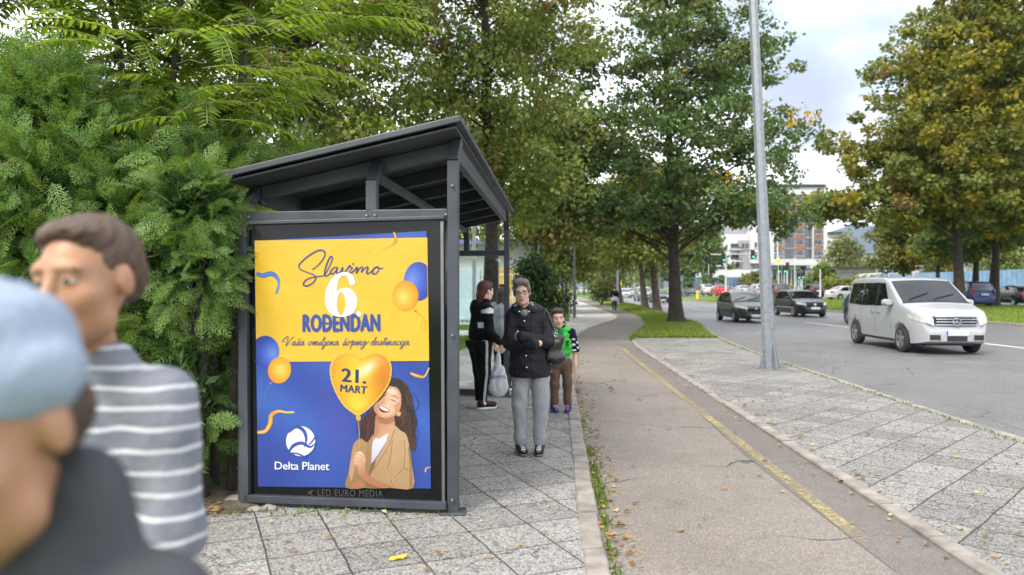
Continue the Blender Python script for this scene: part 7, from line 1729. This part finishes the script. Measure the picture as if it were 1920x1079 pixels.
def gantry():
    d = 92; c = at(1361, 478, d); r0 = empty('signal_gantry', (c[0], d, .2), 0, 'pale signal mast with a long arm over the far road', 'signal mast'); mb = MB()
    mb.tube([(0, 0, 0), (0, 0, c[2] + .1)], [.13, .09], 8); mb.build('pole', M_pale, r0, rel=False)
    e = at(1462, 476, d); mb = MB(); mb.tube([(-1.9, 0, c[2] - .2), (0, 0, c[2] - .2), (e[0] - c[0], 0, c[2] - .05)], [.06, .06, .045], 8); mb.build('arm', M_pale, r0, rel=False)
gantry()
signal(1357, 484, 91.7, 'green traffic light hanging at the left end of the gantry arm', False); signal(1412, 478, 91.7, 'green traffic light on the gantry arm beside the lamp post', False)
signal(1461, 506, 100, 'green traffic light under the yellow diamond sign'); signal(1471, 506, 104, 'traffic light just right of the yellow diamond sign pole', on=True)
signal(1477, 500, 108, 'dark traffic light on the white post', on=False); signal(1498, 518, 112, 'green traffic light left of the bright green young tree'); signal(1505, 517, 116, 'second green traffic light by the bright green young tree'); signal(1329, 488, 118, 'dark traffic light on the mast at the left of the apartment block', on=False); signal(1692, 506, 84, 'dark traffic light under the forked yellow tree', on=False)
M_yel = mat('yellow_sign_face', (.80, .50, .03), .4, .05, 5); M_bsign = mat('blue_sign_face', (.03, .14, .50), .4, .05, 5); M_wsign = mat('white_sign_face', (.78, .78, .78), .4, .05, 5)
def sign_post(name, px, py, d, label, build, h0=.2):
    c = at(px, py, d); r0 = empty(name, (c[0], d, h0), 0, label, 'road sign'); mb = MB(); mb.tube([(0, .04, 0), (0, .04, c[2] - h0 + .4)], .045, 8); mb.build('pole', M_pale, r0, rel=False); build(r0, c[2] - h0); return r0
def dia(r0, z):
    mb = MB(); mb.box((0, 0, 0), (.1, .02, .1)); mb = MB(); mb.prism([(-.52, 0, z), (0, 0, z + .52), (.52, 0, z), (0, 0, z - .52)], (0, .02, 0)); mb.build('sign_border', M_wsign, r0, rel=False)
    mb = MB(); mb.prism([(-.42, -.008, z), (0, -.008, z + .42), (.42, -.008, z), (0, -.008, z - .42)], (0, .006, 0)); mb.build('sign_face', M_yel, r0, rel=False)
sign_post('priority_sign', 1459.5, 491, 99.6, 'yellow diamond priority sign on a tall post', dia)
def cross(r0, z):
    mb = MB(); mb.box((0, 0, z), (1.0, .03, 1.0)); mb.build('sign_face', M_bsign, r0, rel=False, bevel=.04)
    mb = MB(); mb.prism([(-.36, -.018, z - .30), (0, -.018, z + .36), (.36, -.018, z - .30)], (0, .004, 0)); mb.build('white_triangle', M_wsign, r0, rel=False)
    mb = MB(); mb.tube([(0, -.026, z + .12), (0.02, -.026, z - .05), (-.10, -.026, z - .24)], .035, 5); mb.tube([(.02, -.026, z - .05), (.10, -.026, z - .24)], .035, 5); mb.tube([(-.11, -.026, z + .0), (.0, -.026, z + .07), (.12, -.026, z - .02)], .026, 5); mb.build('walking_figure', M_bplastic, r0, rel=False)
sign_post('crossing_sign', 1666.5, 504, 84, 'blue square pedestrian crossing sign above the white van roof', cross)
def round_(r0, z):
    mb = MB(); mb.lathe([(.001, -.012), (.40, -.012), (.42, 0), (.40, .012)], (0, 0, z), 'Y', 24); mb.build('sign_face', M_bsign, r0, rel=False)
    mb = MB(); mb.beam((-.22, -.018, z - .16), (.16, -.018, z + .16), .01, .12, up=(0, 1, 0)); mb.box((.14, -.018, z + .08), (.08, .01, .22)); mb.build('arrow', M_wsign, r0, rel=False)
sign_post('keep_right_sign', 1109.5, 538, 84, 'blue round sign on the verge left of the shrub', round_, 0)
def backs(r0, z):
    mb = MB(); mb.lathe([(.001, -.012), (.45, -.012), (.45, .012), (.001, .012)], (0, 0, z), 'Y', 24); mb.build('sign_back', M_dkpole, r0, rel=False)
sign_post('round_sign', 1308, 540.5, 92, 'grey back of a round sign on the median tip', backs)
def ybox(r0, z):
    mb = MB(); mb.box((0, 0, z), (.5, .04, 1.1)); mb.build('sign_face', M_yel, r0, rel=False)
sign_post('yellow_board', 1161.5, 537, 100, 'narrow yellow board beside the verge lamp post', ybox, 0)
def bollard():
    c = at(1308, 553, 91); r0 = empty('yellow_bollard', (c[0], 91, .15), 0, 'yellow bollard at the tip of the median', 'bollard'); mb = MB(); mb.lathe([(.16, 0), (.15, .7), (.2, .72), (.2, .95), (.001, 1.0)], (0, 0, 0), 'Z', 14); mb.build('post', M_yel, r0, rel=False)
bollard()
b = gnd(1053, 583, 0)
yp = empty('play_equipment', (b[0], b[1], 0), 0, 'yellow and violet play frame at the left end of the far pavement', 'play frame'); mb = MB()
mb.box((-.3, 0, .75), (.9, .08, 1.2)); mb.build('panel', M_yel, yp, rel=False, bevel=.05); mb = MB()
for xx in (-.8, .25, .9): mb.tube([(xx, 0, 0), (xx, 0, 1.9)], .06, 8)
mb.tube([(-.8, 0, 1.85), (.25, 0, 2.0), (.9, 0, 1.85)], .06, 8); mb.build('frame', mat('violet_paint', (.10, .07, .30), .5, .1, 5), yp, rel=False)

# ------------------------------------------------------------------ FENCES
M_bluefence = mat('blue_corrugated_sheet', (.15, .26, .38), .6, .18, 1.2)
def corrugated(x, y0, y1, z0, h, label, x1=None):
    r0 = empty('corrugated_fence', (x, y0, z0), 0, label, 'fence'); mb = MB(); rows = [[], []]; n = int((y1 - y0) / .22)
    for i in range(n + 1):
        t_ = i / n; xx = (0 if x1 is None else (x1 - x) * t_) + (.09 if i % 4 in (1, 2) else 0)
        rows[0].append((xx, (y1 - y0) * t_, 0)); rows[1].append((xx, (y1 - y0) * t_, h))
    mb.grid(rows); mb.build('sheet', M_bluefence, r0, rel=False)
    for i in range(0, n + 1, max(1, n // 14)): mb = MB(); mb.box(((0 if x1 is None else (x1 - x) * i / n) + .16, (y1 - y0) * i / n, h / 2), (.1, .1, h)); mb.build('post', M_dkpole, r0, rel=False)
corrugated(56.6, 66, 118, .15, 3.4, 'long blue corrugated fence behind the parked cars at the right')
corrugated(31.6, 141, 152, .2, 3.3, 'short blue fence in front of the white apartment block', 46)
M_ltblue = mat('pale_blue_rail', (.50, .62, .72), .5, .1, 4)
def rail_fence():
    r0 = empty('railing', (-4.5, 27.4, 0), 0, 'pale blue bar railing behind the red haired woman', 'fence'); mb = MB()
    for z in (.2, 1.15, 2.0): mb.box((2.2, 0, z), (5.6, .05, .06))
    mb.build('rail', M_ltblue, r0, rel=False); mb = MB()
    for i in range(36): mb.box((-.6 + i * .16, 0, 1.1), (.03, .03, 1.9))
    mb.build('bars', M_ltblue, r0, rel=False)
    for i in range(5): mb = MB(); mb.box((-.6 + i * 1.4, 0, 1.25), (.10, .10, 2.5)); mb.build('post', M_ltblue, r0, rel=False)
rail_fence()
def kiosk():
    r0 = empty('low_building', (-5.5, 33, 0), 0, 'low pale building with yellow doors behind the pale blue railing', 'building'); mb = MB(); mb.box((2.4, 1.5, 1.7), (8.6, 3, 3.4)); mb.build('wall', mat('pale_render', (.62, .63, .64), .8, .06, 2), r0, rel=False)
    mb = MB(); mb.box((2.4, 1.3, 3.5), (9.2, 3.8, .2)); mb.build('roof', mat('blue_roof_sheet', (.16, .2, .42), .5, .1, 2), r0, rel=False)
    for xx in (2.0, 3.6, 5.4): mb = MB(); mb.box((xx, -.03, 1.2), (1.0, .08, 2.2)); mb.build('door', M_yel if xx != 3.6 else M_ltblue, r0, rel=False)
    for xx in (-.6, .7): mb = MB(); mb.box((xx, -.03, 1.9), (1.0, .06, 1.1)); mb.build('window', M_cglass, r0, rel=False)
kiosk()

# ------------------------------------------------------------------ BUILDINGS
M_wwall = mat('white_render', (.48, .48, .49), .8, .05, .4); M_gwall = mat('lilac_grey_render', (.25, .245, .265), .85, .06, .5); M_owall = mat('orange_render', (.36, .165, .09), .85, .08, .5)
M_bwin = mat('building_glass', (.045, .055, .07), .1, .5, .35, Specular_IOR_Level=.7); M_wframe = mat('window_frame_white', (.60, .61, .63), .6, .05, 3); M_dark = mat('dark_recess', (.035, .035, .04), .8, .3, .5)
def facade_px(d):
    return lambda px, py: ((px - CX) / F * d, EYE + (CY - py) / F * d)
def rect(fx, d, x0, y0, x1, y1, yoff, depth, mb):
    a, b = fx(x0, y1), fx(x1, y0); mb.box(((a[0] + b[0]) / 2, d + yoff + depth / 2, (a[1] + b[1]) / 2), (b[0] - a[0], depth, b[1] - a[1]))
def block_main():
    d = 205; fx = facade_px(d); c = fx(1490, 540); r0 = empty('apartment_block', (c[0], d, 0), 0, 'tall apartment block with orange and grey panels, white right edge and rows of windows', 'building')
    def P_(name, m, rs, yoff, dep): mb = MB(); [rect(fx, d, *q, yoff, dep, mb) for q in rs]; return mb.build(name, m, r0)
    P_('wall', M_gwall, [(1428, 352, 1543, 490)], 0, 16)
    P_('corner_wall', M_wwall, [(1543, 349, 1549.5, 492)], -.6, 16.6); P_('roof', M_dark, [(1426, 347, 1546, 351.8)], -1, 18)
    P_('penthouse_wall', M_wwall, [(1430, 352.2, 1541, 366)], -.45, .44)
    rows = [(392, 410), (411.5, 429.5), (430.5, 449), (449.5, 468), (468.5, 487)]; rows = [(366 + 20.3 * i, 366 + 20.3 * (i + 1)) for i in range(6)]
    ob = []
    for i, (a, b) in enumerate(rows):
        for (x0, x1) in ((1444, 1456), (1458.5, 1471), (1488, 1509), (1524, 1542.8)):
            if i < 5: ob.append((x0, b - 6.6, x1, b - .2))
    for q_ in ob: P_('cladding_panel', M_owall, [q_], -.25, .24)
    P_('column', M_wwall, [(1455.4, 366.2, 1457.6, 486), (1521.6, 366.2, 1523.6, 486)], -.7, .69)
    for i, (a, b) in enumerate(rows):
        for (x0, x1, bal) in ((1450.5, 1455, 0), (1458.8, 1464.6, 0), (1471.5, 1477, 1), (1480.8, 1486.5, 1), (1492.5, 1497, 0), (1499.5, 1504.5, 0), (1509.4, 1515, 1), (1517.6, 1521, 1), (1528, 1533, 0), (1535.2, 1540, 0)):
            mb = MB(); rect(fx, d, x0, a + (1.5 if bal else 3.2), x1, b - (1 if bal else 7.2), -.55, .28, mb); w = mb.build('window', M_bwin, r0)
            mb = MB(); rect(fx, d, x0 - .35, b - (1 if bal else 7.2), x1 + .35, b - (.3 if bal else 6.6), -.75, .5, mb); s_ = mb.build('sill', M_wframe, r0); s_.parent = w
    P_('canopy', M_wwall, [(1438, 488, 1536, 499)], -3.5, 3.4); P_('ground_floor', M_dark, [(1445, 499.2, 1512, 538)], .05, 12); P_('shop_front', M_wframe, [(1446 + 9 * i, 506, 1448 + 9 * i, 538) for i in range(8)] + [(1445, 500, 1500, 506)], -.3, .28)
    P_('shop_window', M_bwin, [(1449 + 9 * i, 508, 1454 + 9 * i, 530) for i in range(7)], -.2, .15)
block_main()
def block_left():
    d = 185; fx = facade_px(d); c = fx(1375, 540); r0 = empty('apartment_block', (c[0], d, 0), 0, 'stepped white and lilac grey apartment block with white balcony bands', 'building')
    def P_(name, m, rs, yoff, dep): mb = MB(); [rect(fx, d, *q, yoff, dep, mb) for q in rs]; return mb.build(name, m, r0)
    P_('wall', M_wwall, [(1331, 440, 1403, 523)], 0, 14); P_('grey_wall', M_gwall, [(1384, 452, 1432, 506)], -.8, 14); P_('tower_wall', M_wwall, [(1403.2, 425, 1446, 495)], -2.0, 14)
    P_('upper_wall', M_gwall, [(1340, 425, 1403, 439.8)], 1.5, 12); P_('band', M_wwall, [(1332, 507, 1436, 521), (1326, 489, 1372, 501)], -3.0, 2.9); P_('ground_floor', M_dark, [(1340, 521.5, 1432, 545)], .5, 10); P_('end_wall', mat('brown_render', (.15, .10, .09), .8, .1, 1), [(1340, 521.8, 1350, 545), (1356, 521.8, 1362, 545)], -.3, .5)
    wl_ = [(1409.6, 456, 1414.6, 466), (1418, 456, 1424, 468), (1409.6, 474, 1414.6, 486), (1418, 476, 1424, 486), (1430, 456, 1436, 468), (1430, 476, 1436, 486), (1409, 497, 1415.6, 506), (1418, 497, 1425, 506), (1339, 462, 1342, 470), (1339.6, 482, 1342.8, 491), (1347, 480.5, 1351.6, 489), (1340, 503, 1343, 507), (1348, 500.6, 1352.6, 506.4), (1389, 458, 1394, 468), (1396, 458, 1401, 468)]
    for q in wl_:
        mb = MB(); rect(fx, d, *q, -2.1 if q[0] > 1403 else (-.9 if q[0] > 1384 else -.1), .2, mb); w = mb.build('window', M_bwin, r0); mb = MB(); rect(fx, d, q[0] - .3, q[3], q[2] + .3, q[3] + .7, -2.3 if q[0] > 1403 else -1.1 if q[0] > 1384 else -.3, .4, mb); s_ = mb.build('sill', M_wframe, r0); s_.parent = w
    for q in ((1370, 458, 1384, 468), (1370, 477, 1384, 490), (1370, 496, 1384, 506)):
        mb = MB(); rect(fx, d, *q, -.2, .4, mb); bq = mb.build('balcony', M_dark, r0); mb = MB(); rect(fx, d, q[0] - 1.5, q[3] - 4, q[2] + 3, q[3], -1.6, .12, mb); s_ = mb.build('balustrade', M_bwin, r0); s_.parent = bq
        mb = MB(); rect(fx, d, q[0] - 3, q[3] + .1, q[2] + 1, q[3] + 2.2, -1.9, 1.8, mb); s_ = mb.build('balcony_slab', M_wwall, r0); s_.parent = bq
block_left()
def simple(name, d, q, m, label, roof=None, wins=(), dep=14, z=0.0):
    fx = facade_px(d); c = fx((q[0] + q[2]) / 2, 540); r0 = empty(name, (c[0], d, z), 0, label, 'building'); mb = MB(); rect(fx, d, *q, 0, dep, mb); mb.build('wall', m, r0)
    mb = MB(); rect(fx, d, q[0] - 1.5, q[1] - (roof or 2), q[2] + 1.5, q[1] - .05, -.8, dep + 1.5, mb); mb.build('roof', M_dark, r0)
    for w_ in wins: mb = MB(); rect(fx, d, *w_, -.12, .3, mb); mb.build('window', M_bwin, r0)
    return r0
simple('apartment_block', 260, (1549, 440, 1577, 530), M_wwall, 'white apartment block with dark balconies behind the dull green tree', 4, [(1549, 452 + 11 * i, 1556, 458 + 11 * i) for i in range(5)] + [(1558, 445 + 11 * i, 1576, 448 + 11 * i) for i in range(5)])
simple('warehouse', 300, (1598, 478, 1652, 520), M_wwall, 'large white warehouse below the blue hill', 1.2, [(1606, 490, 1640, 500)])
simple('flyover', 150, (1561, 503, 1660, 512), mat('weathered_concrete', (.20, .19, .18), .85, .2, .4), 'dark concrete flyover deck left of the blue fence', 1.6, [(1564, 513, 1600, 535)])
simple('warehouse', 170, (1725, 480, 1762, 530), mat('beige_render', (.50, .44, .36), .8, .1, .4), 'beige building with white bays behind the forked yellow tree', 1.2, [(1731, 497, 1738, 522), (1742, 497, 1749, 522)])
simple('warehouse', 140, (1800, 492, 1930, 520), mat('grey_sheet_wall', (.26, .28, .30), .6, .1, .3), 'long grey shed with a white roof edge behind the blue fence', 1.2, [(1830, 497, 1862, 506)])
simple('white_house', 230, (1318, 520, 1341, 548), M_wwall, 'small pale house at the left foot of the apartment blocks', 3, [(1322, 530, 1326, 538), (1331, 530, 1336, 538)])

# ------------------------------------------------------------------ LITTER, GRASS, STONES
rg = np.random.default_rng(77)
def flat_leaves(spots, m, name, label, size=(.03, .062), zf=None):
    P = np.array(spots); n = len(P); a = rg.uniform(0, 2 * math.pi, n); D = np.stack([np.cos(a), np.sin(a), rg.uniform(-.1, .25, n)], 1); N = unit(np.stack([rg.normal(0, .35, n), rg.normal(0, .35, n), np.ones(n)], 1))
    L = rg.uniform(size[0], size[1], n); V = leaf_quads(P, unit(D), N, L, L * rg.uniform(.5, .8, n), .35)
    o = np_mesh(name, V.reshape(-1, 3), np.arange(n * 4).reshape(n, 4), m, None, False, rg.integers(0, len(m), n)); tag(o, label, 'leaf litter', None, 'stuff'); return o
M_l1 = leafmat('fallen_brown_leaf', [(0, (.16, .08, .035)), (.6, (.26, .145, .06)), (1, (.36, .22, .10))], .15, .8); M_l2 = leafmat('fallen_tan_leaf', [(0, (.34, .24, .11)), (1, (.48, .36, .17))], .15, .8)
sp = []
for i in range(560):                                      # along the left kerb of the path
    y = 2.4 + 20 * rg.random() ** 1.5; sp.append((X(KERB_L, y) + abs(rg.normal(0, .10)) + .01, y, -.014))
for i in range(150):                                      # along the right kerb
    y = 3.5 + 17 * rg.random() ** 1.1; s_ = rg.random() < .5; sp.append((X(PATH_R, y) + (.15 + abs(rg.normal(0, .06)) if s_ else -abs(rg.normal(0, .10)) - .02), y, .012 if s_ else -.012))
for i in range(80):
    y = 3.2 + 17 * rg.random() ** 1.2; sp.append((X(KERB_L, y) + rg.random() * (X(PATH_R, y) - X(KERB_L, y)), y, -.012))
for i in range(170):
    y = 4 + 17 * rg.random() ** 1.1; a, b_ = X(PATH_R, y) + .15, X(ROAD_L, y) - .15; sp.append((a + (b_ - a) * rg.random(), y, .012))
for i in range(520):                                      # by the maple and on the bay
    y = 21 + 12 * rg.random(); sp.append((X(PATH_R, y) - .5 + rg.random() * (X(ROAD_L, y) - X(PATH_R, y) + .4), y, .09 if y > 22.6 else .012))
for i in range(260): y = 14 + 16 * rg.random(); sp.append((X(ROAD_L, y) + abs(rg.normal(0, .9)), y, -.088))
for i in range(150): y = 2.6 + 7 * rg.random(); sp.append((-1.7 + rg.random() * 2.1, y, .012))
for i in range(900): sp.append((rg.uniform(-4.6, -1.95), rg.uniform(4.95, 5.7), .012 + rg.random() * .02))
flat_leaves(sp, [M_l1, M_l2, M_l1], 'fallen_leaves', 'brown fallen leaves scattered over path, pavements and kerbs')
x, y = gnd(745, 1051); yl = empty('yellow_leaf', (x, y, .004), .4, 'bright yellow curled leaf lying on the slabs near the bottom edge', 'leaf')
mb = MB(); a_ = [(-.05, 0, .006), (-.03, .018, .014), (0, .024, .010), (.03, .016, .016), (.055, .004, .022)]; b_ = [(-.05, 0, .006), (-.03, -.014, .004), (0, -.018, .012), (.03, -.014, .006), (.055, -.002, .02)]; c_ = [(q[0], (q[1] + w_[1]) / 2, (q[2] + w_[2]) / 2 - .004) for q, w_ in zip(a_, b_)]
mb.grid([a_, c_, b_]); mb.build('blade', leafmat('bright_yellow_leaf', [(0, (.62, .45, .02)), (1, (.75, .58, .05))], .2), yl, rel=False); mb = MB(); mb.tube([(.05, .002, .02), (.085, -.006, .012)], .0025, 5); mb.build('stalk', M_l2, yl, rel=False)
# grass blades
def blades(P, h, m, name, label, w=.006):
    n = len(P); a = rg.uniform(0, 2 * math.pi, n); H = h * rg.uniform(.5, 1.3, n); s = np.stack([np.cos(a), np.sin(a), np.zeros(n)], 1) * (w * rg.uniform(.7, 1.4, n))[:, None]; ln = np.stack([rg.normal(0, .4, n), rg.normal(0, .4, n), np.ones(n)], 1) * H[:, None]
    V = np.stack([P - s, P + s, P + ln * .6 + s * .6, P + ln + np.stack([rg.normal(0, .1, n), rg.normal(0, .1, n), np.zeros(n)], 1) * H[:, None]], 1)
    o = np_mesh(name, V.reshape(-1, 3), np.arange(n * 4).reshape(n, 4), [m]); tag(o, label, 'grass', None, 'stuff'); return o
L_grass = leafmat('grass_blade', [(0, (.05, .09, .015)), (.6, (.11, .19, .03)), (1, (.22, .25, .07))], .35); L_lawn = leafmat('lawn_blade', [(0, (.10, .15, .02)), (.6, (.17, .26, .04)), (1, (.27, .30, .08))], .35)
P_ = []
for y0, n, sp_ in ((3.0, 50, .05), (4.0, 60, .06), (4.35, 60, .05), (4.9, 80, .05), (5.4, 170, .08), (5.75, 260, .10), (6.3, 200, .09), (7.0, 90, .08), (8.4, 50, .12), (11.0, 40, .1)):
    for i in range(n): y = y0 + rg.normal(0, sp_ * 1.7); P_.append((X(KERB_L, y) + .012 + abs(rg.normal(0, .035)), y, -.024))
for i in range(900): y = 6 + 17 * rg.random(); P_.append((X(ROAD_L, y) - .145 + rg.normal(0, .02), y, 0.0))
for i in range(60): a = rg.uniform(0, 6.28); c_ = gnd(1443, 692); P_.append((c_[0] + .24 * math.cos(a) + rg.normal(0, .03), c_[1] + .24 * math.sin(a) + rg.normal(0, .03), 0))
for i in range(160): P_.append((rg.uniform(-2.2, -.35), 5.02 + rg.normal(0, .05) - .142 * 0 + (.21 * (-.396 - 0) * 0), 0))
blades(np.array(P_), .035, L_grass, 'kerb_grass', 'small green grass tufts growing along the kerbs')
n = 52000; y = 22.5 + 45 * rg.random(n) ** 1.9; u = rg.random(n); xl = np.array([X(PATH_R, q) for q in y]); xr = np.array([X(ROAD_L, q) - .15 for q in y]); xx = xl + (xr - xl) * u
z = .10 * np.sin(np.pi * u) * np.minimum(1, (y - 22.2) / 4)
keep = np.sin(xx * 3 + np.sin(y * 2)) * np.sin(y * 1.7) > -.75; edge = (y < 25.5) & (rg.random(n) < .55); keep &= ~edge
blades(np.stack([xx, y, z], 1)[keep], .085, L_lawn, 'verge_grass', 'short bright grass on the verge round the big maple', .012)
n = 60000; y = 24 + 62 * rg.random(n) ** 1.2; xx = 21.3 + 15.5 * rg.random(n) ** 1.3; z = .02 + .20 * np.clip((xx - 21.3) / 8, 0, 1)
blades(np.stack([xx, y, z], 1), .10, L_lawn, 'median_grass', 'bright green lawn on the median', .018)
n = 14000; y = 14 + 28 * rg.random(n); xx = np.array([X(PAVE_L, q) for q in y]) - .02 - 5 * rg.random(n) ** 1.5
blades(np.stack([xx, y, np.full(n, -.012)], 1)[(y < 23.4) | (y > 26.8)], .08, L_lawn, 'lawn', 'rough green lawn left of the far pavement', .012)
# soil, rubble and a pale slab at the shelter's left foot
mb = MB(); rows = []
for j in range(9):
    row = []
    for i in range(30): xx = -4.8 + i * .105; yy = 5.02 + .10 * math.sin(i * .9) * .3 + j * .14 - (xx + 1.9) * .05; row.append((xx, yy, .004 + (.05 * math.sin(j / 8 * 3.14) + .012 * math.sin(i * 2.3 + j * 1.9)) * (1 if j else 0)))
    rows.append(row)
mb.grid(rows); o = mb.build('soil', M_soil, smooth=True); o['kind'] = 'structure'
def stone(px, py, r, label, seed, m):
    x, y = gnd(px, py); rr = np.random.default_rng(seed); bm = bmesh.new(); bmesh.ops.create_icosphere(bm, subdivisions=3, radius=1)
    f = [rr.normal(size=3) * 2 for _ in range(4)]
    for v in bm.verts:
        k = 1 + .12 * sum(math.sin(v.co.dot(Vector(q)) + i) for i, q in enumerate(f)) / 2; v.co = Vector((v.co.x * r[0] * k, v.co.y * r[1] * k, max(-.3, v.co.z) * r[2] * k))
    me = bpy.data.meshes.new('stone'); bm.to_mesh(me); bm.free(); me.materials.append(m)
    for p in me.polygons: p.use_smooth = True
    o = bpy.data.objects.new('stone', me); o.location = (x, y, r[2] * .25); COL.objects.link(o); tag(o, label, 'stone', 'stones at the foot of the hedge')
M_stone = mat('pale_stone', (.20, .19, .175), .85, .25, 9, .6, 40)
stone(441, 944, (.085, .06, .045), 'flat pale stone slab against the left shelter post', 1, M_stone); stone(478, 958, (.055, .03, .025), 'small grey stone under the left end of the advert', 2, M_stone); stone(505, 957, (.06, .03, .03), 'rounded stone right of the small grey stone under the advert', 3, M_stone); stone(376, 957, (.022, .018, .03), 'small white lump at the foot of the hedge', 4, mat('white_stone', (.7, .7, .68), .7, .1, 9))
# ================================================================== AIR
t = NT('thin_haze'); pv = t.node('VolumePrincipled', ins={'Color': (.62, .78, 1.0), 'Density': .00010, 'Anisotropy': .2})
t.l.new(pv.outputs[0], t.out.inputs['Volume'])
mb = MB(); mb.box((0, 1900, 160), (7600, 4600, 330)); o = mb.build('haze', t.m); tag(o, 'thin pale haze over the whole scene', 'haze', None, 'stuff')
